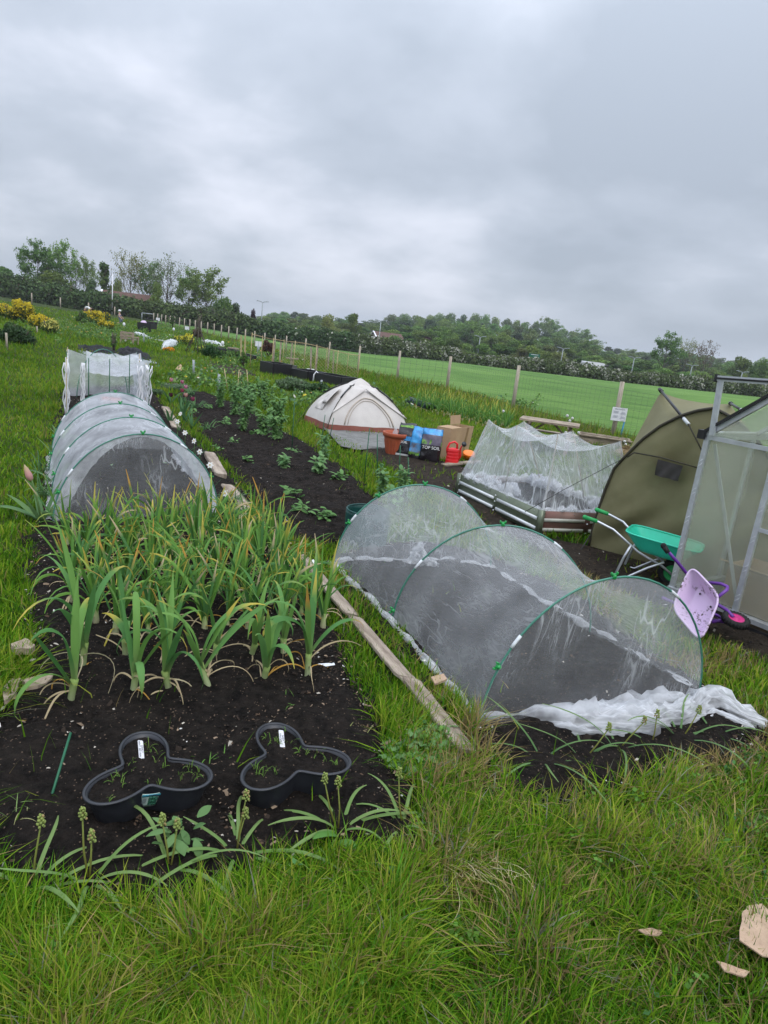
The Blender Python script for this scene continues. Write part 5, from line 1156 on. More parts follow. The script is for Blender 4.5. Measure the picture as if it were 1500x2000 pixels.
def put(parts,name,label,cat,loc,rz,group,sc=1.):
    t=thing(name,label,cat,loc,rz,group,sc)
    for nm,m in parts: m.build(nm,M['leaf'],t)
    return t
LK=[((135,1381),.60,'leek with the leftmost stem, a straw-coloured leaf trailing to the white marker'),((160,1319),.72,'tall leek just behind the leftmost leek, broad blades upright'),
((258,1363),.56,'second leek from the left in the front row'),((334,1361),.60,'third leek from the left in the front row, drooping pale blade'),((414,1356),.62,'leaning leek with the thick yellow-green stem, middle of the front row'),
((511,1340),.52,'leek with a papery stem and a skirt of straw-coloured dead leaves'),((600,1328),.60,'rightmost front leek, one blade hanging down nearly to the soil'),
((246,1288),.5,'leek in the second row behind the second front leek'),((317,1296),.52,'leek in the second row behind the third front leek'),((416,1296),.5,'leek in the second row behind the leaning one'),
((486,1290),.46,'small leek in the second row left of the papery one'),((553,1288),.5,'leek in the second row between the papery and rightmost leeks'),((508,1240),.5,'leek in the third row behind the papery one')]
for i,(q,h,lab) in enumerate(LK):
    p=P(*q); sp=leek(100+i,h*.75,6 if i<7 else 5,.029 if i<7 else .024,7 if i==5 else 5,.04 if i==4 else 0.,1.)
    put(sp,'leek',lab,'leek',(p.x,p.y,.0),R.uniform(0,6.28) if i!=4 else 2.6,'leeks in the front rows of the compost bed')
# onions and garlic: one kind, eight shapes, each a plant of its own
protos=[]
onreg=[tuple(P(*q)) for q in ((135,1215),(230,1255),(640,1240),(590,1150),(545,1060),(470,1045),(300,1055),(130,1065))]
def onion(seed):
    r=random.Random(seed); h=.39; parts=[]; m=MB(); m.tube([(0,0,-.01),(0,0,.03),(0,0,.1)],[.012,.016,.009],8,col=[(.4,.38,.22),(.45,.45,.28),(.25,.36,.1)]); parts.append(('stem',m))
    for i in range(8):
        m=MB(); npt=11; pts=arc((0,0,.06+.03*r.random()),r.uniform(0,6.28),r.uniform(1.08,1.5),h*r.uniform(.65,1.2),r.choice([.15,.5,1.3,2.4]),npt,pw=2.)
        c0=r.choice([(.11,.25,.05),(.08,.2,.06),(.16,.32,.06),(.13,.28,.05)]); tc_=r.choice([YE,YE,(.36,.44,.09),ST,OC,c0]); ty=r.uniform(.62,.93)
        cs=[cmix(c0,tc_,max(0,min(1,(k/(npt-1)-ty)/.1))) for k in range(npt)]
        m.strap(pts,[.015*(1.1-.1*k/npt) if k<npt-3 else .015*(npt-k)/4 for k in range(npt)],cs,r.uniform(.3,.8),twist=r.uniform(-1.5,1.5)); parts.append(('leaf',m))
    for i in range(2):
        m=MB(); npt=9; pts=arc((0,0,.05),r.uniform(0,6.28),.6,h*.5,2.2,npt,wob=.5); m.strap(pts,[.008]*npt,[r.choice([ST,OC,YE])]*npt,.6); parts.append(('withered_leaf',m))
    return parts
cnt=0; pts_=[]
gd1=(P(560,1080)-P(110,1080)).normalized(); gd2=(P(330,1060)-P(330,1200)).normalized()
x0=P(60,1255)
for a in range(16):
    for b in range(20):
        p=x0+gd1*(a*.13)+gd2*(b*.145)+Vector((R.uniform(-.03,.03),R.uniform(-.03,.03),0))
        if inside(np.array([p.x]),np.array([p.y]),onreg)[0]: pts_.append(p)
for i,p in enumerate(pts_):
    if i<8: t=put(onion(300+i),'onion_plant','green onion plant with yellowing tips in the dense block behind the leeks','onion',(p.x,p.y,0),R.uniform(0,6.28),'onions in the dense block behind the leeks',R.uniform(.85,1.1)); protos.append(t)
    else: dup(protos[i%8],(p.x,p.y,0),R.uniform(0,6.28),sc=R.uniform(.8,1.12))
print('onions',len(pts_))
# ---- seed-headed bulbs with strap leaves along the front
def bulb(seed,heads,hh,Ln=.3,nl=8,wd=.013,col=((.16,.26,.08),(.12,.22,.06)),red=False):
    r=random.Random(seed); parts=[]
    for i in range(nl):
        m=MB(); npt=12; pts=arc((r.uniform(-.008,.008),r.uniform(-.008,.008),0),i*6.28/nl+r.uniform(-.35,.35),r.uniform(.5,1.15),Ln*r.uniform(.7,1.35),r.uniform(1.0,2.0),npt,pw=.9,wob=r.uniform(-.3,.3))
        c=r.choice(col); m.strap(pts,[wd*(1.05-.3*k/npt) if k<npt-3 else wd*(npt-k)/4.5 for k in range(npt)],[cmix(c,(.2,.3,.1),k/npt) for k in range(npt)],.55,twist=r.uniform(-.6,.6)); parts.append(('leaf',m))
    for (dx,dy,h) in heads:
        m=MB(); b=Vector((0,0,0)); t_=Vector((dx,dy,h)); m.tube([b,b.lerp(t_,.5)+Vector((r.uniform(-.006,.006),0,0)),t_],[.0032,.0028,.002],6,col=[(.3,.27,.06),(.26,.28,.07),(.22,.27,.07)]); parts.append(('stalk',m))
        m=MB()
        for k in range(24):
            f=k/24; a=k*2.4; rr_=.0085*(1-f*.55)*(1+.3*r.random()); c=cmix((.35,.42,.12),(.26,.33,.1),r.random()) if r.random()>.15 else (.4,.3,.14)
            m.ball(t_+Vector((rr_*math.cos(a),rr_*math.sin(a),-.008+.036*f)),r.uniform(.0028,.0048),6,c)
        parts.append(('seed_head',m))
    return parts
FB=[((63,1746),[(80,1608)],'grape hyacinth with seed head at the far left of the front row'),((174,1728),[(161,1593),(179,1637)],'grape hyacinth with two seed heads below the left trefoil planter'),
((331,1707),[(317,1605),(346,1614)],'grape hyacinth tangled with a leafy weed in the middle of the front row'),((461,1674),[(481,1558),(479,1592)],'grape hyacinth with one seed head above another, just left of the dock leaves'),
((660,1628),[(634,1524),(660,1530)],'grape hyacinth with twin seed heads below the right trefoil planter'),((786,1620),[(779,1513)],'grape hyacinth with one seed head at the right corner of the leek bed'),
((1057,1496),[],'leafy bulb with long arching leaves nearest the edging plank, no seed head'),((1137,1489),[(1189,1423)],'bulb plant with one seed head leaning right before the gathered net'),((1204,1470),[(1258,1410)],'bulb plant with a leaf reaching down to the grass before the gathered net'),
((1271,1461),[(1283,1397)],'bulb plant with upright seed head in front of the net bundle'),((1327,1451),[(1365,1388)],'bulb plant with long drooping leaves and a seed head over the net'),((1392,1440),[],'dark green tufted bulb plant at the right end of the net bundle')]
for i,(q,hd_,lab) in enumerate(FB):
    p=P(*q); hs=[(lambda v_:(v_.x-p.x,0.0,max(.05,v_.z)))(X(a,b,p.y)) for a,b in hd_]
    put(bulb(500+i,hs,.1,Ln=.28 if i<6 else .32,nl=9 if i<6 else 8,wd=.013 if i<6 else .01,col=((.14,.25,.07),(.18,.28,.09)) if i<6 else ((.07,.16,.06),(.1,.2,.08))),'bulb_plant',lab,'bulb plant',(p.x,p.y,0),0,'seed-headed bulbs along the front of the beds')
# ---- broad leaved plants
def broad(seed,n,Ln,wd,c=(.09,.2,.05),c2=(.14,.26,.08),el=(.3,1.3),dr=1.,stems=None,npt=8,shape=1.):
    r=random.Random(seed); parts=[]
    for i in range(n):
        m=MB(); b=Vector((r.uniform(-.02,.02),r.uniform(-.02,.02),0)) if stems is None else stems(r,i,n)
        L_=Ln*r.uniform(.6,1.2); pts=arc(b,r.uniform(0,6.28),r.uniform(*el),L_,dr*r.uniform(.6,1.4),npt)
        cc=cmix(c,c2,r.random()); m.strap(pts,[max(.0015,wd*L_/Ln*math.sin(math.pi*min(1,(k/(npt-1))**shape*.96+.03))**.8) for k in range(npt)],[cc]*npt,.35,twist=r.uniform(-.5,.5)); parts.append(m)
    return parts
def merge(ms):
    o=MB()
    for m in ms: o.add(m.v,m.f,m.c)
    return o
def simple(name,label,cat,px,py,ms,group=None,rz=None,sc=1.,pname='foliage',stem=None,mt='leaf'):
    p=W(px,py); t=thing(name,label,cat,(p.x,p.y,p.z),R.uniform(0,6.28) if rz is None else rz,group,sc); merge(ms).build(pname,M[mt],t)
    if stem: stem.build('stem',M[mt],t)
    return t
p=P(655,1640); t=thing('dock_plant','broad-leaved dock plant with a pale rounded leaf, below the right planter','weed',(p.x,p.y,0))
for mm in broad(41,8,.17,.055,(.1,.24,.05),(.16,.32,.08),(.2,1.3),1.2,npt=10): mm.build('leaf',M['leaf'],t)
p=P(340,1672); t=thing('leafy_weed','leafy upright weed growing between grape hyacinths below the left planter','weed',(p.x,p.y,0)); m=MB(); m.tube([(0,0,0),(.005,0,.12)],.003,5,col=(.15,.25,.08)); m.build('stem',M['leaf'],t)
for mm in broad(42,26,.055,.026,(.1,.2,.07),(.16,.28,.1),(-.2,1.2),1.,stems=lambda r,i,n:Vector((r.uniform(-.04,.06),r.uniform(-.03,.03),.02+.11*i/n))): mm.build('leaf',M['leaf'],t)
def lobed(seed,n,rad_,h,c=(.1,.19,.08),c2=(.16,.27,.12)):
    """a mound of jagged leaves"""
    r=random.Random(seed); out=[]
    for i in range(n):
        m=MB(); a=r.uniform(0,6.28); q=rad_*math.sqrt(r.random()); b=Vector((q*math.cos(a),q*math.sin(a),h*(1-(q/rad_)**2)*r.uniform(.2,1.)))
        npt=8; L_=r.uniform(.05,.09); pts=arc(b,r.uniform(0,6.28),r.uniform(-.1,.9),L_,1.,npt); cc=cmix(c,c2,r.random())
        m.strap(pts,[(.004+.03*math.sin(math.pi*k/(npt-1)))*(1 if k%2 else .35) for k in range(npt)],[cc]*npt,.3,twist=r.uniform(-1,1)); out.append(m)
    return out
simple('thistle_clump','grey-green jagged leaved weed mound beside the end of the front edging plank','weed',820,1480,lobed(51,210,.14,.06,(.12,.24,.07),(.18,.32,.12)))
simple('thistle_clump','smaller grey-green jagged weed against the side of the front edging plank','weed',862,1440,lobed(52,70,.08,.05,(.12,.24,.07),(.18,.32,.12)))
m=[]
for k in range(60):
    mm=MB(); pts=arc((R.uniform(-.09,.09),R.uniform(-.09,.09),.07),R.uniform(0,6.28),R.uniform(-.1,.35),R.uniform(.06,.17),R.uniform(.3,1.2),8,wob=.5); mm.strap(pts,[.0022]*8,[cmix((.55,.48,.28),(.4,.36,.15),R.random())]*8,.3); m.append(mm)
simple('dry_grass_tuft','pulled tuft of pale dry grass lying on the green lawn below the planks','grass tuft',925,1720,m)
# ---- potatoes
def potato(seed,s=.16): return broad(seed,26,s*.5,s*.24,(.1,.22,.06),(.16,.3,.1),(-.1,1.1),1.1,stems=lambda r,i,n:Vector((r.uniform(-1,1)*s*.45,r.uniform(-1,1)*s*.45,s*r.uniform(.1,.6))))
PO=[((590,1005),'low dark potato plant at the left of the pair nearest the fabric planter',1.0),((632,1018),'young potato plant nearest the dark green fabric planter',1.05),((570,975),'bright young potato plant just behind the nearest pair',1.1),((455,868),'small potato seedling near the grass strip across the bed',.7),
((425,882),'small potato seedling left of the grass strip',.7),((482,905),'potato seedling in the middle of the bed, farther left',.8),((660,942),'potato plant on the right edge of the bed below the canes',1.),((572,888),'small plant at the right bed edge below a single green cane',.9),
((405,800),'potato plant near the tulips at the top of the bed',.9),((380,812),'potato plant beside the lowest tulip',.9),((440,830),'potato plant in the upper part of the bed beside the peas',1.),((420,775),'potato plant at the top edge of the bed',.8),((500,855),'potato plant at the foot of the pea rows',1.)]
for i,(q,lab,s) in enumerate(PO): simple('potato_plant',lab,'potato plant',q[0],q[1],potato(600+i,.165*s),'young potato plants in the middle bed')
for px,py,s in ((800,1150,.55),(860,1180,.6),(950,1222,1.),(1055,1322,.8),(1095,1180,.6),(205,915,.8),(245,925,.8),(330,885,.8),(250,950,.6),(330,910,.9)):
    simple('cabbage_seedling','pale green seedling with few round leaves under the '+('wide' if px>600 else 'long')+' net tunnel','seedling',px,py,broad(int(px+py),5,.075*s+.035,.055*s+.018,(.2,.32,.16),(.25,.38,.2),(.2,.9),.8,npt=7),'seedlings under the '+('wide' if px>600 else 'long')+' net tunnel')
def tallplant(seed,h,n,r_=.09,lw=.04,c=(.1,.22,.07),c2=(.17,.3,.1)):
    rr=random.Random(seed); st=MB()
    tops=[]
    for k in range(5):
        a=rr.uniform(0,6.28); tt=Vector((r_*math.cos(a)*rr.random(),r_*math.sin(a)*rr.random(),h*rr.uniform(.7,1))); tops.append(tt); st.tube([(tt.x*.3,tt.y*.3,0),tt*.5,tt],.004,5,col=(.15,.27,.09))
    def stems(r,i,n_): tt=r.choice(tops); f=r.uniform(.08,1.); return Vector((tt.x*f+r.uniform(-.01,.01),tt.y*f,tt.z*f))
    return broad(seed,n,.085,lw,c,c2,(-.3,1.3),1.3,stems=stems,npt=6),st
PEA=[(430,800),(455,815),(470,845),(490,810),(515,850),(480,790),(520,800),(540,830),(505,780),(455,785),(540,865)]
for i,(a,b) in enumerate(PEA):
    ms,st=tallplant(700+i,R.uniform(.42,.62) if i not in (4,10) else .4,230,.2); simple('pea_plant',['bushy pea plant in the tangled row left of the cream tent','leaning pea plant in the tangled row left of the cream tent'][i%2],'pea plant',a,b,ms,['upright','leaning'][i%2]+' pea plants in the tangled row left of the tent',stem=st)
for i,(a,b,h,lab) in enumerate(((632,905,.4,'tall bean plant tied between two green canes before the tent'),(618,930,.25,'low bean plant at the left foot of the two green canes'),(745,975,.34,'thick leafy bean plant behind the fabric planter bag, left one'),(785,985,.38,'thick leafy bean plant with upright bright tips behind the wide tunnel'),(765,1000,.26,'low bean plant touching the back hoop of the wide tunnel'),(555,915,.16,'low bushy plant at the right edge of the potato bed'))):
    ms,st=tallplant(760+i,h,90,.1,.045,(.11,.24,.09),(.2,.34,.13)); simple('bean_plant',lab,'bean plant',a,b,ms,'bean plants beside the green canes',stem=st)
for i,(b_,t_,lab) in enumerate((((570,880),(575,786),'lone green cane farthest left before the cream tent'),((626,872),(635,810),'green cane of the tall bean plant, left one'),((643,860),(652,816),'green cane of the tall bean plant, right one'),((711,940),(722,836),'taller green cane right of the tent door'),((737,940),(737,848),'green cane between the tent and the bean plants'),((779,940),(782,870),'green cane in front of the black sack'),((800,965),(797,893),'green cane in front of the blue sack'))):
    b=P(*b_); tp_=X(*t_,b.y); t=thing('green_cane',lab,'plant cane',(b.x,b.y,0),0,'thin green plant canes'); m=MB(); m.tube([b,tp_],.0055,6); m.build('cane',M['gcane'],t,world=True)
for i,(b_,t_,lab) in enumerate((((445,765),(438,720),'thin bamboo cane leaning left over the pea row'),((463,780),(467,712+10),'middle bamboo cane of the pea row'),((473,778),(470,727),'short bamboo cane beside the middle one'),((486,770),(482,722),'bamboo cane farthest right in the pea row'))):
    b=W(*b_); tp_=X(*t_,b.y); t=thing('bamboo_cane',lab,'plant cane',(b.x,b.y,0),0,'bamboo canes standing in the pea row'); m=MB(); m.tube([b,tp_],.009,6); m.build('cane',M['cane'],t,world=True)
# ---- flowers along the tunnel
def flower(px,py,kind,lab,grp,h=.3,colr=(.5,.05,.2)):
    b=P(px+2,py+int(70*330/(py**1.0)*1.2)) if False else None
    y=X(px,py,1).y
    # find the ground spot whose flower stands h above it
    q=P(px,py,h); t=thing(kind,lab,kind,(q.x,q.y,0),0,grp); m=MB(); m.tube([(R.uniform(-.02,.02),0,0),(0,0,h*.6),(0,0,h)],.003,5,col=(.1,.2,.06)); m.build('stem',M['leaf'],t)
    for k in range(5): mm=MB(); pts=arc((0,0,0),R.uniform(0,6.28),R.uniform(1.,1.45),h*R.uniform(.6,1.),R.uniform(.2,.9),7); w_=.012 if kind=='narcissus' else .035; mm.strap(pts,[w_*math.sin(math.pi*min(1,j/6*.8+.2)) if j<6 else .002 for j in range(7)],[(.08,.18,.07)]*7,.4); mm.build('leaf',M['leaf'],t)
    m=MB()
    if kind=='narcissus':
        f=Matrix.Translation((0,-.012,h))@Matrix.Rotation(R.uniform(-.5,.5),4,'Z')@Matrix.Rotation(math.radians(70),4,'X')
        for k in range(6):
            a=k*math.pi/3; c,s=math.cos(a),math.sin(a); o=f@Vector((0,0,0)); m.add([f@Vector(v) for v in ((0,0,0),(c*.016-s*.011,s*.016+c*.011,.004),(c*.034,s*.034,R.uniform(-.004,.008)),(c*.016+s*.011,s*.016-c*.011,.004))],[(0,1,2,3)],(.85,.85,.82))
        m.lathe([(.004,.0),(.007,.009)],n=8,axis=f,col=(.7,.5,.1))
    else:
        for k in range(6):
            a=k*math.pi/3; mm_=[Vector((0.006*math.cos(a),.006*math.sin(a),h-.005))]; 
            pts=[Vector((rr_*math.cos(a),rr_*math.sin(a),h+z)) for rr_,z in ((.006,0),(.022,.015),(.022,.035),(.012+.01*(k%2),.055))]
            m.strap(pts,[.014,.026,.024,.006],[cmix(colr,(.75,.6,.6),(.6 if (k%2 and colr[0]>.3) else 0)*j/3) for j in range(4)],.3)
    m.build('petals',M['leaf'],t)
for i,(a,b) in enumerate(((441,963),(411,908),(391,882),(380,861),(362,845),(347,823),(353,808))): flower(a,b,'narcissus',ORD[i]+' white narcissus from the front, along the right side of the long tunnel','white narcissi beside the long tunnel',.27)
for i,(a,b,c,lab) in enumerate(((377,783,(.25,.05,.1),'dark tulip with pale edges nearest the potato bed'),(363,775,(.45,.2,.15),'faded orange-brown tulip low in the group'),(334,775,(.06,.012,.03),'almost black tulip lowest on the left'),(356,766,(.3,.05,.1),'dark red tulip in the middle of the group'),(363,759,(.5,.12,.25),'pink and white tulip right of the middle'),(356,749,(.4,.03,.14),'deep crimson tulip highest in the group'),(335,745,(.45,.12,.2),'pink tulip farthest left and back'))): flower(a,b,'tulip',lab,'tulips at the top of the potato bed',.38,c)
# plants along the left edge of the long tunnel
def tul_leaves(px,py,lab,n=7,L_=.3,bud=False,red=True):
    p=P(px,py); t=thing('tulip_plant',lab,'tulip plant',(p.x,p.y,0),0,'spent tulip plants left of the long tunnel')
    for k in range(n):
        mm=MB(); pts=arc((0,0,0),k*6.28/n+R.uniform(-.3,.3),R.uniform(.7,1.3),L_*R.uniform(.7,1.1),R.uniform(.3,1.1),10); c=cmix((.1,.2,.09),(.16,.26,.08),R.random()); mm.strap(pts,[.045*math.sin(math.pi*min(1,j/9*.78+.2)) if j<9 else .002 for j in range(10)],[c]*10,.5,twist=R.uniform(-.4,.4)); mm.build('leaf',M['leaf'],t)
    if bud:
        m=MB(); m.tube([(0,0,0),(-.03,0,.15),(-.055,0,.25),(-.072,0,.31)],.007,6,col=(.14,.24,.08)); m.build('stem',M['leaf'],t)
        m=MB(); m.lathe([(.002,0),(.02,.02),(.024,.05),(.014,.1),(.001,.13)],n=10,axis=Matrix.Translation((-.07,0,.29))@Matrix.Rotation(-.4,4,'Y'),col=[c for c in ((.3,.25,.1),(.5,.3,.25),(.62,.33,.32),(.55,.4,.25),(.5,.45,.25)) for _ in range(10)]); m.build('bud',M['leaf'],t)
tul_leaves(82,1020,'broad-leaved tulip plant with a pink bud at the front left corner of the long tunnel',9,.32,True)
tul_leaves(112,900,'broad-leaved tulip plant against the left hem of the long tunnel, middle one',7,.3)
tul_leaves(108,945,'tulip plant with a withered yellow leaf left of the long tunnel',6,.26)
tul_leaves(118,860,'tulip plant farthest back at the left hem of the long tunnel',6,.28)
def strapclump(px,py,lab,n,L_,w_,cs,name='bluebell_clump'):
    m=[]
    for k in range(n):
        mm=MB(); pts=arc((R.uniform(-.05,.05),R.uniform(-.05,.05),0),R.uniform(0,6.28),R.uniform(.7,1.4),L_*R.uniform(.6,1.2),R.uniform(.5,1.8),9); c=R.choice(cs); mm.strap(pts,[w_]*7+[w_*.6,.001],[c]*9,.5); m.append(mm)
    return simple(name,lab,'bulb plant',px,py,m)
gcs=[(.08,.18,.06),(.12,.22,.08),(.07,.15,.06)]
strapclump(88,975,'tuft of thin arching leaves left of the long tunnel behind the pink bud',26,.3,.008,gcs); strapclump(85,925,'dark tuft of thin leaves beside the lawn, left of the long tunnel',22,.28,.008,gcs)
strapclump(450,985,'grassy tuft of grey-green leaves between brown board and potato bed',40,.22,.007,[(.14,.24,.12),(.1,.2,.08)]); strapclump(475,1010,'grassy tuft of leaves at the lower left corner of the potato bed',30,.2,.007,gcs)
strapclump(405,840,'leafy tuft right of the fourth narcissus',20,.2,.015,gcs); strapclump(380,800,'tuft of broad leaves under the tulips',26,.26,.018,gcs)
strapclump(372,775,'tuft of upright leaves under the crimson tulip',20,.28,.018,gcs)
strapclump(40,1600,'small pale grass tuft at the left edge of the bed',18,.1,.003,[(.2,.3,.1),(.35,.35,.15)],'grass_tuft')
strapclump(408,1508,'tuft of green blades between the two trefoil planters',12,.09,.004,[(.12,.26,.05)],'grass_tuft'); strapclump(560,1382,'thin green shoots behind the right planter',12,.07,.003,[(.12,.26,.05)],'grass_tuft'); strapclump(690,1440,'straw-coloured seedling tuft right of the right planter',9,.07,.004,[(.3,.32,.12),(.45,.35,.2)],'grass_tuft')
# distant onion rows right of the tent
q0_,q1_=W(812,800),W(985,845); k=0; pr=None
for r_ in range(4):
    for c in range(15):
        p=q0_.lerp(q1_,c/14)+Vector((.1*r_,.42*r_,0)); p.z=float(tz(p.x,p.y))
        if pr is None: pr=put(onion(900),'onion_plant','yellow-tipped onion plant in the rows between the tent and the fence','onion',tuple(p),0,'onions in the rows between tent and fence',1.1)
        else: dup(pr,tuple(p),R.uniform(0,6.28),sc=R.uniform(.85,1.25))
q0_,q1_=W(800,790),W(838,803); t=thing('ground_cloth','rumpled dark green cloth lying in the grass right of the cream tent','cloth',tuple(q0_)); net_roll([q0_,q0_.lerp(q1_,.5),q1_],.13,seed=33,mt='x').build('cloth',M['netblack'],t,world=True)
# ============================================================ background
def leafcloud(blobs,n,size,rng,cols,shell=.35,up=.0,jit=1.,aspect=.75):
    """small leaf clumps spread through a union of ellipsoids"""
    vol=np.array([b[3]*b[4]*b[5] for b in blobs])**(2/3); pr_=vol/vol.sum(); bi=rng.choice(len(blobs),n,p=pr_); B=np.array(blobs)[bi]
    dr=rng.normal(size=(n,3)); dr/=np.linalg.norm(dr,axis=1)[:,None]; rr=(1-shell*rng.rand(n)**1.5)[:,None]*(1+.13*np.sin(dr[:,:1]*7+bi[:,None])*np.sin(dr[:,2:3]*6+bi[:,None]*2))
    c=B[:,:3]+dr*rr*B[:,3:6]; nr=dr+rng.normal(size=(n,3))*.9*jit; nr/=np.linalg.norm(nr,axis=1)[:,None]
    a=np.cross(nr,rng.normal(size=(n,3))); a/=np.linalg.norm(a,axis=1)[:,None]; b=np.cross(nr,a); s=(size*rng.uniform(.5,1.4,n))[:,None]
    V=np.stack([c-a*s-b*s*aspect*.4,c+a*s*.3-b*s*aspect,c+a*s+b*s*aspect*.3,c-a*s*.2+b*s*aspect],1); Fq=np.arange(n*4).reshape(n,4)
    cc=np.array(cols); tone=(np.abs(bi*0.618)%1)*.55+.45*rng.rand(n); C=cc[np.minimum((tone*len(cc)).astype(int),len(cc)-1)]*rng.uniform(.75,1.25,(n,1))
    return V.reshape(-1,3),Fq,np.repeat(C,4,0)
rng=np.random.RandomState(5)
def limbs(h,r0,n,spread,seed,levels=2,start=.25,tip=.0,up=.6):
    r=random.Random(seed); m=MB(); pts=[Vector((r.uniform(-.02,.02)*h*k/4,r.uniform(-.02,.02)*h*k/4,h*.8*k/4)) for k in range(5)]; m.tube(pts,[r0,r0*.8,r0*.6,r0*.4,r0*.15],7); ends=[]
    def br(p,d,L_,r_,lv):
        q=p.copy(); ps=[q.copy()]; 
        for k in range(4): d=(d+Vector((r.uniform(-.25,.25),r.uniform(-.25,.25),r.uniform(-.05,.2)))).normalized(); q=q+d*L_/4; ps.append(q.copy())
        m.tube(ps,[r_,r_*.8,r_*.6,r_*.4,r_*.2],4 if lv else 5,cap=False); ends.append(ps[-1]); 
        if lv>0:
            for k in range(4): b=ps[r.randint(1,4)]; dd=(d+Vector((r.uniform(-1,1),r.uniform(-1,1),r.uniform(-.2,.8)))*.8).normalized(); br(b,dd,L_*.55,r_*.5,lv-1)
    for i in range(n):
        f=start+(1-start)*i/n; p=pts[0].lerp(pts[-1],f); a=i*2.4+r.uniform(-.4,.4); d=Vector((math.cos(a)*spread,math.sin(a)*spread,up+f*.6)).normalized(); br(p,d,h*((.42-.2*f) if not tip else (.55-.28*f)),r0*.45*(1-.5*f),levels)
    return m,ends
GREENS={'oak':[(.07,.13,.035),(.1,.18,.042),(.15,.24,.055),(.2,.29,.075)],'lime':[(.1,.17,.04),(.14,.23,.055),(.19,.28,.075)],'dark':[(.045,.08,.035),(.065,.11,.04),(.09,.14,.05)],'olive':[(.13,.17,.055),(.18,.22,.07),(.23,.26,.09)],'purple':[(.045,.022,.03),(.06,.03,.035)],'pale':[(.1,.14,.07),(.14,.18,.09),(.17,.2,.12)],'rust':[(.2,.14,.1),(.16,.12,.08)]}
def crown_blobs(seed,n=16,w_=.42,z0=.3,z1=.95,tall=1.):
    r=random.Random(seed); out=[]
    for i in range(n):
        f=(i+.5)/n; z=z0+(z1-z0)*f; rad=w_*math.sin(math.pi*min(1,.18+f*.78))**.7; a=r.uniform(0,6.28); q=rad*r.uniform(.1,.75); s=w_*r.uniform(.25,.45)
        out.append((q*math.cos(a),q*math.sin(a),z-.02,s,s,s*.8*tall))
    return out
proto={}
def mk(kind,seed,cols,n,size,w_=.42,z0=.25,sparse=False,shell=.5,tall=1.,nb=16):
    t=thing('tree','','tree',(0,-500,-100)); lm,ends=limbs(1.,.022 if not sparse else .02,8 if not sparse else 14,.8 if not sparse else 1.,seed,1 if not sparse else 2,start=.2,tip=1. if sparse else 0.)
    lm.build('trunk',M['bark'],t)
    if sparse:
        bl=[(e.x,e.y,e.z,.07,.07,.06) for e in ends]; V,Fq,C=leafcloud(bl,n,size,rng,cols,shell=1.)
    else: V,Fq,C=leafcloud(crown_blobs(seed,nb,w_,z0,.93,tall),n,size,rng,cols,shell=shell)
    npmesh('crown',V,Fq,C,M['tree'],t,smooth=False); proto[kind]=t; return t
mk('oak1',1,GREENS['oak'],5000,.021); mk('oak2',2,GREENS['oak'],5000,.022,.5,.18,nb=20); mk('lime1',3,GREENS['lime'],3400,.022,.4); mk('lime2',4,GREENS['lime'],3200,.024,.48,.2)
mk('dark',5,GREENS['dark'],3200,.022,.34,.1); mk('conifer',6,GREENS['dark'],3000,.02,.2,.08,tall=1.6); mk('olive',7,GREENS['olive'],3200,.023,.45,.2); mk('purple',8,GREENS['purple'],3000,.023,.5,.15); mk('poplar',9,GREENS['oak'],2400,.022,.2,.22,shell=.8,tall=1.3)
mk('sparse1',10,GREENS['olive'],2600,.011,sparse=True); mk('sparse2',11,GREENS['pale'],2000,.011,sparse=True); mk('airy',12,GREENS['lime'],4200,.016,sparse=True); mk('airy2',13,GREENS['oak'],6000,.016,sparse=True); mk('rust',14,GREENS['rust'],1500,.014,sparse=True)
NAMES={'oak1':'broad green tree','oak2':'wide spreading green tree','lime1':'fresh light green tree','lime2':'pale green bushy tree','dark':'dark green tree','conifer':'dark conifer','olive':'olive green tree','purple':'purple-leaved tree','poplar':'upright narrow green tree','sparse1':'nearly bare branching tree','sparse2':'grey thin-leaved tree','airy':'open light green tree','airy2':'open dark green tree','rust':'reddish thin-leaved tree'}
used=set()
def tree(px,top,Y,kind,wpx,label,group=None,base=None):
    q=X(px,top,Y); g=float(tz(q.x,Y)); h=max(2.,q.z-g); wm=wpx/F*Y; defw={'oak1':.95,'oak2':1.1,'lime1':.9,'lime2':1.05,'dark':.8,'conifer':.48,'olive':1.,'purple':1.1,'poplar':.42}.get(kind,.72)
    s=(wm/defw,wm/defw,h*1.04); pr_=proto[kind]
    if kind not in used: used.add(kind); o=pr_; o.location=(q.x,Y,g-.2); o.scale=s; o.rotation_euler=(0,0,R.uniform(0,6.28)); o['label']=label; 
    else: o=dup(pr_,(q.x,Y,g-.2),R.uniform(0,6.28),label,None,s)
    if group: o['group']=group
    elif 'group' in o: del o['group']
    o['category']='tree'; return o
GL='trees behind the left hedge'
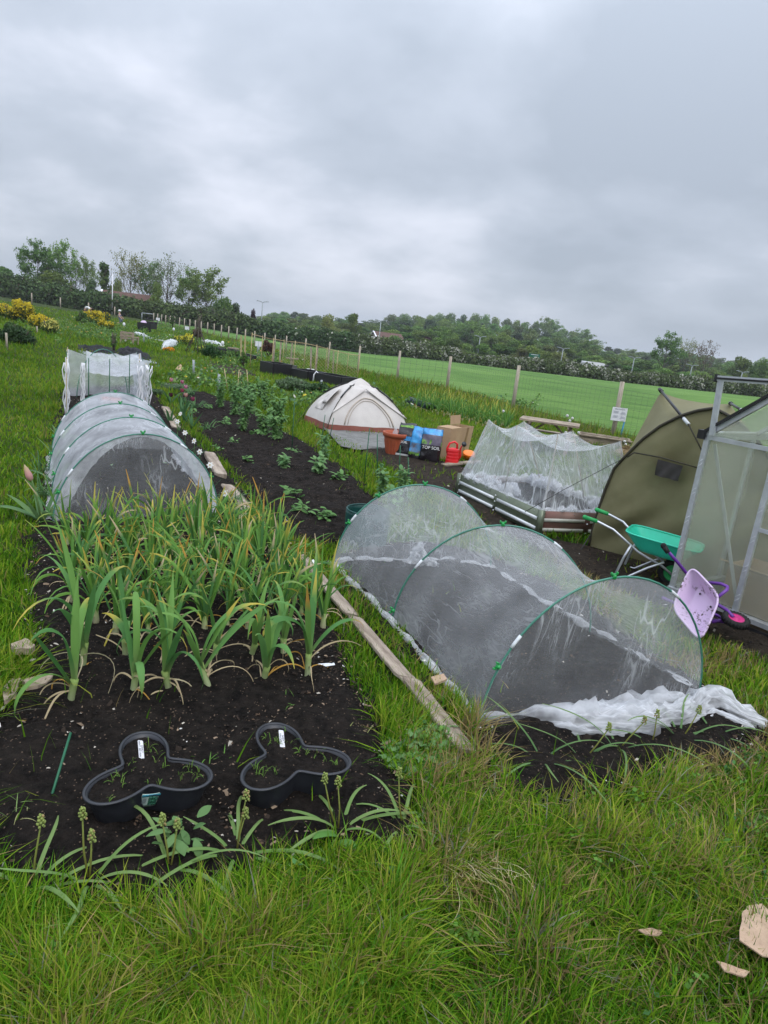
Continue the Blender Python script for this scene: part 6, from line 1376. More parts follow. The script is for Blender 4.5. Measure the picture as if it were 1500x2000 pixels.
for px,top,Y,k,w_,lab in ((8,520,112,'oak1',50,'dark green tree cut by the left edge of the photo'),(72,492,110,'airy2',62,'large open-crowned green tree, leftmost of the tall group'),(118,494,113,'airy',50,'tall green tree joined to the right of the leftmost large one'),(100,532,104,'oak2',90,'low dark bushy tree below the leftmost large ones'),(148,520,118,'sparse2',36,'thin grey tree right of the two largest'),(170,520,116,'airy',32,'slim light tree left of the upright narrow one'),
 (183,545,108,'dark',40,'small dark tree beneath the slim light one'),(206,511,112,'poplar',40,'upright narrow green tree beside the white pole'),(232,545,110,'olive',36,'low olive tree behind the white pole'),(256,510,110,'sparse1',62,'bare branching tree above the brown roof'),(293,530,112,'airy',44,'small leafy tree between the two bare branching ones'),(328,520,108,'sparse2',78,'wide grey bare tree in the middle of the left skyline'),(306,548,104,'lime2',36,'light green bush tree left below the wide bare one'),
 (370,546,110,'airy2',44,'small open tree right of the wide bare one'),(405,543,108,'airy',64,'rounded open tree, last tall one before the dip'),(436,582,106,'oak2',60,'low rounded tree below the last tall one'),(462,590,108,'dark',46,'dark tree at the right end of the left group'),(495,604,112,'purple',22,'small dark purple tree beside the double street lamp')): tree(px,top,Y,k,w_,lab,GL)
# trees behind the right hand hedge and up the wooded hill
sky_=[(480,600),(530,610),(575,608),(620,617),(660,621),(693,614),(716,632),(745,626),(765,618),(810,616),(860,613),(910,614),(960,619),(1000,624),(1060,633),(1110,643),(1150,657),(1190,677),(1240,686),(1300,690),(1380,694),(1440,704),(1500,712),(1560,720)]
sx_=[a for a,_ in sky_]; sy_=[b for _,b in sky_]; hx_=[a for a,_ in HB]; hyv=[b for _,b in HB]
rows=[(128,.70,26,'first row behind the flowering hedge'),(165,.5,24,'second row behind the flowering hedge'),(220,.33,22,'lower slope of the wooded hill'),(290,.17,20,'middle slope of the wooded hill'),(370,.0,18,'top of the wooded hill')]
kinds=['oak1','lime1','oak2','olive','lime2','oak1','dark','oak2','lime1','airy2','oak1','conifer']
for ri,(Y,fr,stp_,nm) in enumerate(rows):
    px=500+ri*9; i=0
    while px<1560:
        k=R.choice(kinds) if ri<4 else R.choice(['oak1','lime1','oak2','lime2','airy2','dark'])
        st_=np.interp(px,sx_,sy_); hb_=np.interp(px,hx_,hyv)-26; top=st_*(1-fr)+hb_*fr+R.uniform(-4,5)*(1 if ri<2 else .35); 
        if px<720 and ri==4: top=st_
        w_=R.uniform(1.0,1.6)*(50-ri*4.5); side='left of the hill' if px<740 else ('below the hill crest' if px<1180 else 'right of the hill')
        tree(px,top,Y+R.uniform(-8,8),k,w_,'%s in the %s, %s'%(NAMES[k],nm,side),'%ss, %s, %s'%(NAMES[k],nm,side)); px+=w_*R.uniform(.42,.6); i+=1
for px,top,Y,k,w_,lab in ((693,612,150,'oak1',38,'tall rounded tree standing above the skyline left of the hill'),(645,616,145,'olive',60,'wide olive-coloured tree left of the tall rounded one'),(836,658,135,'purple',50,'dark purple-leaved tree behind the flowering hedge'),(1306,667,140,'airy2',46,'tall open dark tree on the right skyline'),(1345,676,150,'sparse1',40,'brownish thin tree right of the tall open one'),(1382,680,150,'rust',44,'reddish thin-leaved tree on the right skyline'),(1450,697,150,'oak1',50,'green tree near the right edge above the greenhouse rail'),(1490,702,150,'oak2',50,'green tree cut by the right edge of the photo'),(960,658,135,'conifer',22,'narrow dark conifer right of the double street lamp'),(1040,660,138,'conifer',24,'narrow dark conifer behind the green road sign')): tree(px,top,Y,k,w_,lab)
# hedges
def hedge(x0_,x1_,top,label,cols,n,size,Yh,blossom=0.,name='hedge',dp=2.2):
    t=thing(name,label,'hedge',(0,0,0)); bl=[]
    px=x0_
    while px<x1_:
        q=X(px,np.interp(px,[a for a,_ in top],[b for _,b in top]),Yh); g=float(tz(q.x,Yh)); h=q.z-g+R.uniform(-.25,.25); w_=R.uniform(1.3,2.)
        bl.append((q.x,Yh+R.uniform(-.5,.5),g+h*.45,w_,dp*.8,h*.55)); bl.append((q.x+.6,Yh+R.uniform(-.4,.4),g+h*.7,w_*.6,dp*.5,h*.36)); px+=1.05/Yh*F
    V,Fq,C=leafcloud(bl,n,size,rng,cols,shell=.45)
    if blossom:
        k=np.repeat(np.random.RandomState(3).rand(len(Fq))<blossom*(.25+1.5*(np.sin(V[::4,0]*1.1)+np.sin(V[::4,0]*2.7+V[::4,2]*1.5)>.3)),4); C[k]=np.array([.48,.47,.4])*.9
    npmesh('foliage',V,Fq,C,M['tree'],t,smooth=False)
    for b in bl[::6]: 
        m=MB(); g=float(tz(b[0],b[1])); m.tube([(b[0],b[1],g-.2),(b[0]+R.uniform(-.3,.3),b[1],b[2]+.3)],[.12,.05],5); m.build('stem',M['bark'],t)
    return t
hedge(-60,250,[(-60,522),(0,530),(100,553),(200,573),(260,580)],'tall dark green hedge at the left edge with posts before it',GREENS['dark']+[(.05,.075,.03),(.06,.05,.03)],14000,.17,100)
hedge(250,500,[(250,580),(330,592),(400,600),(450,610),(500,622)],'tall dark green hedge behind the goal, middle of the left half',GREENS['dark']+[(.045,.07,.028),(.05,.045,.03)],12000,.17,100)
hedge(500,700,[(500,622),(560,636),(620,642),(700,655)],'dark hedge behind the bamboo net frame with first white blossom',GREENS['dark']+[(.05,.08,.03)],10000,.16,101,.04)
hedge(700,1650,[(700,655),(780,662),(860,674),(940,694),(1000,698),(1080,700),(1150,714),(1250,726),(1350,734),(1430,742),(1500,750),(1700,775)],'long hawthorn hedge speckled with white blossom beyond the green field',[(.07,.095,.035),(.1,.13,.05),(.13,.165,.06),(.09,.1,.045)],42000,.15,101,.22)
# street lamps, sign, pole, van, houses
def lamp(px,top,Y,dbl,lab):
    q=X(px,top,Y); g=float(tz(q.x,Y)); h=q.z-g; t=thing('street_lamp',lab,'street lamp',(q.x,Y,g),0,'street lamps along the hidden road'); m=MB(); m.tube([(0,0,0),(0,0,h*.5),(0,0,h)],[.12,.09,.07],8); m.build('pole',M['lampm'],t)
    for s_ in ((-1,1) if dbl else (-1,)):
        m=MB(); m.tube([(0,0,h),(s_*.4,0,h+.18),(s_*.6,0,h+.2)],.06,6); m.build('arm',M['lampm'],t); m=MB(); m.box((s_*.8,0,h+.22),(.5,.25,.12),ry=-s_*.1); m.build('lamp_head',M['lampm'],t)
M['lampm']=mat('pale_grey_metal',(.36,.4,.41),None,.5,5)
for px,top,dbl,Y,lab in ((513,591,1,125,'double-headed street lamp against the sky left of the low trees'),(744,628,1,125,'double-headed street lamp left of the wooded hill'),(938,659,1,122,'double-headed street lamp above the left part of the hawthorn hedge'),(1100,682,1,122,'double-headed street lamp right of the green road sign'),(1239,700,1,122,'double-headed street lamp above the hawthorn hedge, right of the white van'),(1352,715,1,122,'double-headed street lamp left of the greenhouse rail'),(1450,728,1,122,'double-headed street lamp above the greenhouse rail')): lamp(px,top,Y,dbl,lab)
q=X(1041,712,112); g=float(tz(q.x,112)); a=X(1041,692,112).z; t=thing('road_sign','green road sign with white arms standing behind the hawthorn hedge','road sign',(q.x,112,g)); m=MB(); m.box((0,0,(a+q.z)/2-g),(1.7,.08,a-q.z+.2)); s_=m.build('sign_face',M['signg'],t,smooth=False)
zc_=(a+q.z)/2-g; m=MB()
for d in ((0,.05,.1,1.1),): m.box((0.05,-.06,zc_-.1),(.07,.02,1.1))
m.beam((.05,-.06,zc_-.05),(-.35,-.06,zc_+.3),.02,.07,up=(0,1,0)); m.beam((.05,-.06,zc_-.1),(.4,-.06,zc_+.15),.02,.07,up=(0,1,0)); m.box((0,-.06,zc_+.75),(1.2,.02,.07)); m.build('white_arrow',M['white'],s_,smooth=False)
for s2 in (-.6,.6): m=MB(); m.tube([(s2,.08,0),(s2,.08,zc_+.5)],.06,6); m.build('post',M['lampm'],t)
q=X(1165,722,118); g=float(tz(q.x,118)); t=thing('white_van','white van roof just showing over the hawthorn hedge','van',(q.x,118,g),.1); h=max(2.3,q.z-g+.3)
m=MB(); 
pr_=[(-2.5,.5),(2.3,.5),(2.5,.9),(2.3,1.3),(1.6,1.5),(.9,h-.1),(.6,h),(-2.4,h),(-2.5,h-.1)]
for y in (-.95,.95): m.add([(a,y,b) for a,b in pr_],[tuple(range(9)) if y<0 else tuple(range(8,-1,-1))])
m.add([(a,-.95,b) for a,b in pr_]+[(a,.95,b) for a,b in pr_],[(i,i+9,(i+1)%9+9,(i+1)%9) for i in range(9)]); m.build('body',M['white'],t,smooth=False)
for xw in (-1.6,1.6):
    for y in (-.95,.95): m=MB(); m.lathe([(0,-.12),(.36,-.12),(.36,.12),(0,.12)],n=16,axis=Matrix.Translation((xw,y,.36))@Matrix.Rotation(math.pi/2,4,'X')); m.build('wheel',M['rubber'],t)
m=MB(); m.box((1.25,-.97,1.9),(.6,.02,.5)); m.build('window',M['black'],t)
q=X(220,535,99); g=X(220,577,99).z; t=thing('white_pole','slim white pole standing in front of the upright narrow tree','pole',(q.x,99,float(tz(q.x,99)))); m=MB(); m.tube([(0,0,0),(0,0,q.z-float(tz(q.x,99)))],.07,8); m.build('pole',M['white'],t)
def house(px,py_,Y,wd,label,rz,hr):
    q=X(px,py_,Y); g=float(tz(q.x,Y)); e=q.z-g-hr; t=thing('house',label,'house',(q.x,Y,g),rz); m=MB(); m.box((0,0,e/2),(wd,6,e)); 
    m.add([(-wd/2,-3,e),(-wd/2,3,e),(-wd/2,0,e+hr)],[(0,1,2)]); m.add([(wd/2,-3,e),(wd/2,3,e),(wd/2,0,e+hr)],[(0,1,2)]); m.build('wall',M['brick'],t,smooth=False)
    m=MB(); 
    for s_ in (-1,1): plate(m,[(-wd/2-.3,s_*3.3,e-.25),(wd/2+.3,s_*3.3,e-.25),(wd/2+.3,0,e+hr),(-wd/2-.3,0,e+hr)],.15)
    m.build('roof',M['roof'],t,smooth=False); m=MB()
    for s_ in (-1,1): m.beam((-wd/2-.35,s_*3.3,e-.2),(-wd/2-.35,0,e+hr+.05),.12,.3,up=(1,0,0))
    m.build('barge_board',M['white'],t,smooth=False)
    for xw in (-wd*.25,wd*.25): m=MB(); m.box((xw,-3.02,e*.55),(1.2,.06,1.1)); m.build('window',M['black'],t,smooth=False)
house(256,573,107,7.5,'brown-roofed house with a white gable edge behind the left hedge',.35,2.2); house(757,650,150,6,'small red-brown roof among trees at the left foot of the hill',.5,2.); house(735,659,135,3,'tiny white gabled house end by the street lamp',1.2,1.)
# goal, far posts
q=[W(277,612+13),W(297,616+13)]; h=1.9; d_=(q[1]-q[0]); L_=(X(297,616,q[0].y)-X(276,612,q[0].y)).length; t=thing('goal','small goal of white posts at the top of the allotments','goal',tuple(q[0])); zt=X(276,611,q[0].y).z
m=MB(); a=Vector((0,0,0)); b=Vector((L_,.3,0)); hz=zt-q[0].z
for nm,p_,p2_ in (('goal_post',a,a+Vector((0,0,hz))),('goal_post',b,b+Vector((0,0,hz))),('crossbar',a+Vector((0,0,hz)),b+Vector((0,0,hz)))): m=MB(); m.tube([p_,p2_],.06,6); m.build(nm,M['lampm'],t)
for i,(b_,t_,lab) in enumerate((((62,584),(61,572),'grey post before the left hedge, nearest the left edge'),((118,593),(118,581),'grey post before the left hedge, second from left'),((173,603),(172,591),'grey post before the left hedge, above the bending person'),((224,612),(223,599),'grey post before the left hedge, above the second person'))):
    p=X(*b_,85); m=MB(); t=thing('far_post',lab,'post',(p.x,85,float(tz(p.x,85)))); hh=X(*t_,85).z-float(tz(p.x,85)); m.tube([(0,0,0),(0,0,max(.9,hh))],.07,6); m.build('post',M['post'],t)
for b_,t_,lab,mt in (((14,683),(12,650),'grey plot post at the left edge of the lawn','post'),((73,652),(72,637),'short grey plot post in front of the broom bushes','post'),((427,770),(428,731),'grey plot post in the grass near the pea row','lampm'),((378,735),(378,703),'grey plot post right of the black sheeting','lampm'),((281,672),(281,650),'thin plot post above the black sheeting','lampm'),((628,765),(628,742),'grey plot post left of the tent apex','lampm')):
    p=W(*b_); tp_=X(*t_,p.y); t=thing('plot_post',lab,'post',tuple(p)); m=MB(); m.tube([p,tp_],.028,8); m.build('post',M[mt],t,world=True)
# ------------------------------------------------------------ yellow broom bushes and shrubs
def shrub(px,py,w_,h,label,cols,n=2500,size=.035,name='shrub',ycol=None,yfrac=0.,seed=1,cat='bush',tall=1.):
    p=W(px,py); sc=p.y/F; w2=w_*sc/2; h2=h*sc; t=thing(name,label,cat,tuple(p)); r=random.Random(seed); bl=[]
    for i in range(12): a=r.uniform(0,6.28); q=w2*.7*math.sqrt(r.random()); s=w2*r.uniform(.28,.42); bl.append((q*math.cos(a),q*math.sin(a)*.7,h2*(.25+.5*r.random()*(1-(q/w2)**2)),s,s,min(s,h2*.3)))
    V,Fq,C=leafcloud(bl,n,size,rng,cols,shell=.6,aspect=.5)
    if yfrac:
        zz_=V[::4,2]/h2; k=np.repeat(rng.rand(len(Fq))<yfrac*np.clip(zz_*2-.2,0,1.3),4); C[k]=np.repeat(np.array(ycol)[None],k.sum(),0)*rng.uniform(.75,1.2,(k.sum(),1))
    npmesh('foliage',V,Fq,C,M['leaf'],t,smooth=False); m=MB()
    for k in range(6): a=r.uniform(0,6.28); m.tube([(0,0,0),(w2*.3*math.cos(a),w2*.3*math.sin(a),h2*.4),(w2*.5*math.cos(a),w2*.4*math.sin(a),h2*.75)],[.03,.02,.008],5)
    m.build('stems',M['bark'],t); return t
YL=(.6,.48,.035); GR=[(.05,.1,.03),(.08,.15,.04),(.1,.17,.05)]
shrub(10,622,50,34,'yellow broom bush cut by the left edge',GR,2200,.05,'broom_bush',YL,.7,1); shrub(45,632,60,52,'tall yellow broom bush with an upright spike of flowers',[(.04,.07,.03),(.07,.1,.03)],3400,.05,'broom_bush',YL,.8,2); shrub(85,648,62,38,'dense bright yellow broom bush right of the tall one',GR,3200,.05,'broom_bush',YL,.85,3)
shrub(97,652,44,32,'pale lemon broom bush lowest of the group',GR,1800,.04,'broom_bush',(.6,.55,.15),.6,4)
shrub(183,632,52,26,'yellow flowering bush below the bending person',GR,2600,.07,'broom_bush',YL,.7,5); shrub(206,645,34,24,'yellow flowering bush just left of the crouching person',GR,1800,.06,'broom_bush',YL,.7,6); shrub(208,628,20,22,'small yellow bush left of the second person',GR,900,.08,'broom_bush',YL,.5,7); shrub(160,634,24,30,'light green bush left of the flowering bush',[(.1,.18,.05),(.13,.22,.06)],1400,.07,seed=8)
shrub(35,672,80,34,'dark green low shrub beneath the broom bushes',[(.035,.07,.03),(.05,.09,.035)],2800,.04,seed=9); shrub(25,650,40,22,'green shrub beside the left edge',GR,1200,.05,seed=19)
shrub(415,700,46,26,'dark rounded shrub left of the far soil bed',[(.03,.08,.025),(.05,.11,.03)],2200,.045,seed=10); shrub(455,700,30,22,'light green shrub behind the far soil bed',[(.08,.16,.04),(.11,.2,.05)],1400,.045,seed=11); shrub(474,716,18,34,'upright light green bush near the white notice on a post',[(.1,.2,.04),(.13,.24,.05)],1200,.035,seed=12); shrub(440,690,50,14,'low mixed green shrub right of the cane wigwam',GR,1500,.045,seed=13)
shrub(330,688,24,10,'orange flowering clump at the foot of the cane wigwam',GR,1500,.05,'flower_clump',(.75,.35,.03),.9,14,'flowers'); shrub(362,674,50,24,'yellow flowering clump behind the cane wigwam',GR,2200,.05,'flower_clump',(.6,.55,.06),.7,15,'flowers'); shrub(395,690,40,14,'green and yellow low clump right of the cane wigwam',GR,1500,.045,'flower_clump',(.5,.5,.08),.35,16,'flowers')
shrub(337,640,12,28,'small upright green sapling left of the white notices',GR,700,.06,seed=17); shrub(385,664,22,28,'brown heap of dead stems beside the cane wigwam',[(.07,.05,.035),(.1,.07,.045)],1200,.06,'brush_heap',seed=18,cat='brush heap')
shrub(523,698,32,38,'red-brown heap of dead stems behind the bamboo net frame',[(.1,.05,.04),(.14,.08,.055)],2400,.05,'brush_heap',seed=20,cat='brush heap')
shrub(570,765,90,30,'grey-green leafy plants left behind the cream tent',[(.1,.16,.08),(.14,.2,.11),(.08,.14,.05)],3000,.035,seed=21); shrub(620,772,60,26,'dark leafy plants against the back of the cream tent',[(.05,.1,.04),(.08,.14,.06)],2200,.035,seed=22)
shrub(345,762,70,16,'low grey-green weeds behind the tulips',[(.12,.19,.1),(.16,.23,.13)],3000,.02,seed=23,cat='weeds',name='weed_patch'); shrub(300,772,50,14,'low grey-green weeds right of the string mesh cage',[(.11,.18,.09),(.14,.21,.1)],2000,.02,seed=24,cat='weeds',name='weed_patch')
shrub(222,690,16,52,'leafy stem sticking up through the net cage',[(.06,.12,.04),(.09,.16,.05)],500,.02,seed=25,name='sapling',cat='sapling')
# ------------------------------------------------------------ black sheeting, bench, barrow, fleece, notices
def sheet(pts,h,label,mt,name,cat,seed,amp=.05):
    ws=[W(*p) for p in pts]; c=sum(ws,Vector())/len(ws); t=thing(name,label,cat,tuple(c)); ring=ws+[ws[0]]; m=MB()
    def fn(u,v): e=pl3(ring,u,0); p=c.lerp(e,v); k=(1-v**3); return Vector((p.x,p.y,float(tz(p.x,p.y))+.03+h*k*(.6+.8*abs(nz((p.x*1.7,p.y*2.2,seed),1.)))+amp*nz((p.x*6,p.y*6,seed),1.)))
    m.grid(fn,len(pts)*8+1,12); m.build('sheet',M[mt],t,world=True,solid=.01); return t
sheet([(151,677),(170,680),(225,685),(228,697),(180,694),(153,686)],.13,'rumpled black plastic sheeting, left piece above the net cage','polytarp','plastic_sheet','plastic sheet',1,.09); sheet([(225,688),(245,682),(275,687),(300,703),(292,708),(250,700),(228,697)],.15,'rumpled black plastic sheeting, right and higher piece','polytarp','plastic_sheet','plastic sheet',2,.1)
M['greysheet']=mat('pale_grey_film',(.3,.33,.36),(.14,.15,.16),.4,9,bump=.5); sheet([(152,686),(228,697),(300,706),(310,713),(275,710),(215,703),(160,694)],.03,'flattened grey film along the lower edge of the black sheeting','greysheet','plastic_sheet','plastic sheet',3,.03)
sheet([(342,722),(352,714),(358,718),(355,726),(346,729)],.04,'small pale rag lying in the long grass','card','rag','rag',4,.02)
p=W(248,672); t=thing('garden_bench','small weathered wooden bench seen from behind, in the long grass','bench',tuple(p),-.1); sc_=p.y/F; Wd=24*sc_; Hb=22*sc_
for s_ in (-1,1): m=MB(); m.box((s_*Wd/2,0,Hb/2),(.07,.07,Hb)); m.build('leg',M['wood'],t,smooth=False); m=MB(); m.box((s_*Wd/2,.4,Hb*.3),(.07,.07,Hb*.6)); m.build('leg',M['wood'],t,smooth=False); m=MB(); m.box((s_*Wd/2,.2,Hb*.62),(.08,.5,.04)); m.build('armrest',M['wood'],t,smooth=False)
m=MB(); m.box((0,0,Hb*.95),(Wd,.05,.09)); m.box((0,0,Hb*.72),(Wd,.04,.08)); m.box((0,0,Hb*.5),(Wd,.04,.06)); m.build('backrest',M['wood'],t,smooth=False); m=MB(); m.box((0,.2,Hb*.42),(Wd,.42,.04)); m.build('seat',M['wood'],t,smooth=False)
p=W(287,650); sc_=p.y/F; t=thing('garden_cart','black wheeled cart with a lilac bundle in it, above the bench','cart',tuple(p),-.25); m=MB(); wd_=28*sc_
for c,d in (((0,-.35,.45),(wd_,.04,.34)),((0,.35,.5),(wd_,.04,.44)),((-wd_/2,0,.45),(.04,.7,.34)),((wd_/2,0,.45),(.04,.7,.34)),((0,0,.3),(wd_,.7,.04))): m.box(c,d)
m.build('cart_body',M['black'],t,smooth=False); m=MB(); m.tube([(-wd_/2,.35,.6),(-wd_/2,.45,.85),(wd_/2,.45,.85),(wd_/2,.35,.6)],.025,6); m.build('handle',M['black'],t); m=MB(); m.ball((-.2,-.1,.62),(.22,.2,.14),10,jit=.1); m.build('bundle',M['lilac'],t)
for x_ in (-.3,.3): m=MB(); m.lathe([(0,-.04),(.18,-.04),(.18,.04),(0,.04)],n=14,axis=Matrix.Translation((x_,-.3,.18))@Matrix.Rotation(math.pi/2,4,'X')); m.build('wheel',M['rubber'],t)
def fleece(pts,r,lab,seed): 
    ws=[W(*p) for p in pts]; t=thing('garden_fleece',lab,'garden fleece',tuple(ws[0]),0,'white fleece and net left on far beds'); net_roll(ws,r,seed=seed,wr=.6).build('fleece',M['fleece'],t,world=True)
fleece([(263,655),(272,656),(285,660),(305,666)],lambda f:.13*(1-f*.7),'white fleece bundled at the bench end and trailing right',41); fleece([(305,666),(318,668),(330,672)],.07,'crumpled white fleece end left of the cane wigwam',42)
fleece([(318,684),(328,678),(340,672),(348,670)],lambda f:.05+.13*math.sin(math.pi*f),'pale net humped over a low bed left of the cane wigwam',43); fleece([(392,668),(405,672),(425,676),(436,680)],lambda f:.05+.12*math.sin(math.pi*f),'white net humped over a bed behind the cane wigwam',44)
for px,py,tp_,w_,lab in ((308,636,621,7,'small white notice on a stake near the goal'),(365,648,638,8,'white notice on a stake left of the wigwam tips'),(503,697,667,12,'white notice on a grey post before the red-brown brush heap')):
    p=W(px,py); a=X(px,tp_,p.y); sc_=p.y/F; t=thing('notice_board',lab,'notice',tuple(p)); m=MB(); m.tube([(0,.05,0),(0,.05,a.z-p.z)],.04 if w_<12 else .07,6); m.build('post',M['lampm'],t); m=MB(); m.box((0,0,a.z-p.z-w_*sc_*.35),(w_*sc_,.02,w_*sc_*.8)); m.build('board',M['white'],t,smooth=False)
# white clutter
for px,py,lab in ((339,653,'round white tag on a stick beside the sapling'),(434,684,'white bottle upside down on a stick'),(242,645,'small white tag in the flower patch')):
    p=W(px,py); t=thing('white_tag',lab,'tag',tuple(p)); m=MB(); m.tube([(0,0,0),(0,0,.3)],.012,5); m.build('stick',M['cane'],t); m=MB(); m.ball((0,0,.36),(.09,.05,.12),10); m.build('tag',M['white'],t)
# cane wigwam
p=W(386,692); a=X(388,612,p.y); hw=a.z-p.z; t=thing('cane_wigwam','tall wigwam of thin brown sticks tied near the top','wigwam',tuple(p))
for k in range(9):
    an=k*6.28/9; b=Vector((.55*math.cos(an),.4*math.sin(an),0)); tt=Vector((-.12*math.cos(an)+R.uniform(-.05,.05),-.1*math.sin(an),hw*R.uniform(.85,1.02))); m=MB(); m.tube([b,b.lerp(tt,.5)+Vector((R.uniform(-.03,.03),0,0)),tt],[.018,.015,.01],5); m.build('stick',M['bark'],t)
# low black planters and rubble of the far plot
def blackbox(px0,py0,px1,py1,h,label,d=.7,mt='black'):
    a=W(px0,py0); b=W(px1,py1); sc_=a.y/F; v_=b-a; az=math.atan2(v_.y,v_.x); L_=v_.length; c=(a+b)/2; t=thing('raised_planter',label,'raised bed',(c.x,c.y,min(a.z,b.z)),az); hh=h*sc_
    for cc_,dd_,nm in (((0,0,hh/2),(L_,.05,hh),'side_panel'),((0,d,hh/2),(L_,.05,hh),'side_panel'),((-L_/2,d/2,hh/2),(.05,d-.06,hh),'end_panel'),((L_/2,d/2,hh/2),(.05,d-.06,hh),'end_panel')): m=MB(); m.box(cc_,dd_); m.build(nm,M[mt],t,smooth=False)
    m=MB(); m.box((0,d/2,hh*.8),(L_-.06,d-.06,.02)); m.build('soil',M['soil'],t); return t
blackbox(418,690,440,695,12,'small black planter right of the cane wigwam'); blackbox(442,695,468,703,10,'low black planter continuing right beside light green shrub'); blackbox(508,727,532,733,22,'dark green planter in shadow left of the stakes'); blackbox(546,733,566,736,20,'tall black planter with a white hoop pipe beside it'); blackbox(567,738,600,745,19,'black planter behind the left half of the pea netting'); blackbox(615,748,664,757,20,'long black planter behind the right half of the pea netting')
for px,py,lab in ((563,735,'white bent pipe hoop before the tall black planter'),(617,748,'white bent pipe hoop before the long black planter')):
    p=W(px,py); t=thing('pipe_hoop',lab,'pipe',tuple(p)); m=MB(); m.tube([(-.08,-.1,0),(-.07,-.1,.25),(0,-.1,.36),(.07,-.1,.3),(.09,-.1,.05)],.022,8); m.build('pipe',M['white'],t)
for px,py,w_,lab in ((560,718,30,'pale board lying across the far planters, left one'),(585,722,34,'pale board lying across the far planters, middle one'),(605,722,14,'white box lid beyond the pea netting'),(570,700,24,'long pale board raised on the far heap'),(455,680,20,'pale board on the far plot beside the fence')):
    p=W(px,py+14); sc_=p.y/F; z=X(px,py,p.y).z; t=thing('loose_board',lab,'board',(p.x,p.y,z),R.uniform(-.4,.2)); m=MB(); m.box((0,0,0),(w_*sc_,.25,.05)); m.build('board',M['wood'] if 'box' not in lab else M['white'],t,smooth=False); m=MB(); m.box((0,0,-(z-p.z)/2-.02),(.1,.1,z-p.z)); m.build('support',M['wood'],t,smooth=False)
# bamboo net frame
a_=W(492,722); b_=W(568,740); c_=W(697,752); 
def topz(px,py,p): return X(px,py,p.y).z-p.z
t=thing('bamboo_net_frame','bamboo frame with sagging knotted pea netting behind the cream tent','net frame',tuple(a_))
fa=[W(488,722),W(697,748)]; tops_=[(488,650),(697,694)]; cn=11; prev=None; line=[]
for i in range(cn):
    f=i/(cn-1); px=488+f*209; b=W(px,722+f*26-(8 if i%2 else 0)); z=X(px,652+f*41+2*math.sin(f*9),b.y).z; tp_=Vector((b.x,b.y,z)); line.append(tp_); m=MB(); m.tube([b,tp_+Vector((0,0,.05))],.014,5); m.build('upright_cane',M['cane'],t,world=True)
m=MB(); m.tube(line,.014,5); m.build('top_cane',M['cane'],t,world=True)
m=MB(); A0,B0=line[3],line[-1]; g0_=float(tz(A0.x,A0.y)); 
for k in range(-9,30):
    for s_ in (1,-1):
        pts=[]
        for j in range(9):
            v=j/8; u=(k*.045+s_*v*.36+(0 if s_>0 else .36))
            if 0<=u<=1: p=A0.lerp(B0,u); gz=float(tz(p.x,p.y)); pts.append(Vector((p.x,p.y,gz+.15+(p.z-gz-.15)*v+.02*math.sin(u*20+v*5))))
        if len(pts)>1: m.tube(pts,.0065,3,cap=False)
m.build('pea_netting',M['netcord'] if 'netcord' in M else M['cane'],t,world=True)
for i,(bp,tp_) in enumerate((((532,725),(537,668)),((545,728),(549,668)),((567,722),(571,669)),((606,740),(608,678)),((616,735),(621,676)),((640,725),(642,684)),((650,730),(652,684)),((471,712),(471,655)),((478,712),(479,655)))):
    b=W(*bp); a=X(*tp_,b.y); t2=thing('wooden_stake',ORD[i]+' brown stake standing among the far planters, counted '+('from the left' if i<7 else 'at the far left pair'),'stake',tuple(b),0,'brown stakes among the far planters'); m=MB(); m.beam(b,a,.05,.05,up=(0,1,0)); m.build('stake',M['plank'] if i<7 else M['cane'],t2,world=True,smooth=False)
# dandelion clocks
for i,(px,py) in enumerate(((983,803),(1108,812),(1118,817),(1130,845),(1105,845),(1220,862),(1222,868),(1113,822))):
    q=P(px,py,.25); dY=X(px,py,12.); t=thing('dandelion_clock','white dandelion seed head in the rough grass by the fence','dandelion',(dY.x,12.,float(tz(dY.x,12.))),0,'dandelion clocks by the fence'); m=MB(); m.tube([(0,0,0),(0,0,dY.z-float(tz(dY.x,12.)))],.004,4,col=(.15,.22,.08)); m.build('stalk',M['leaf'],t); m=MB(); m.ball((0,0,dY.z-float(tz(dY.x,12.))),.026,8,(.7,.7,.68),jit=.1); m.build('seed_head',M['leaf'],t)
# ------------------------------------------------------------ mixed weeds and crops over the far plots, and small weeds near by
bl=[]
rg=np.random.RandomState(9)
for (px,py,rx_,ry_,n_,h_) in ((240,650,110,18,60,.35),(190,655,50,14,40,.4),(330,660,70,16,60,.3),(440,680,60,14,50,.35),(560,700,60,8,30,.4),(700,760,40,8,16,.3),(380,745,60,14,40,.25),(600,780,50,14,30,.25),(330,640,60,10,50,.4),(120,640,60,16,40,.3),(480,705,50,8,30,.4),(850,790,90,10,30,.2),(1010,790,60,8,16,.25),(420,725,50,10,26,.2)):
    for k in range(n_):
        p=W(px+rg.normal()*rx_*.6,py+rg.normal()*ry_*.6); s_=rg.uniform(.12,.4)*(.6+p.y/40); bl.append((p.x,p.y,p.z+h_*.2,s_,s_,h_*rg.uniform(.3,1.)))
V,Fq,C=leafcloud(bl,26000,.04,rng,[(.06,.13,.035),(.09,.19,.04),(.13,.25,.05),(.17,.28,.07),(.1,.2,.09),(.2,.27,.1)],shell=1.)
k=rg.rand(len(Fq))<.035; C[np.repeat(k,4)]=np.repeat(np.array([(.6,.6,.5),(.6,.5,.05),(.55,.3,.1)])[rg.randint(0,3,k.sum())],4,0)
fr_=[]
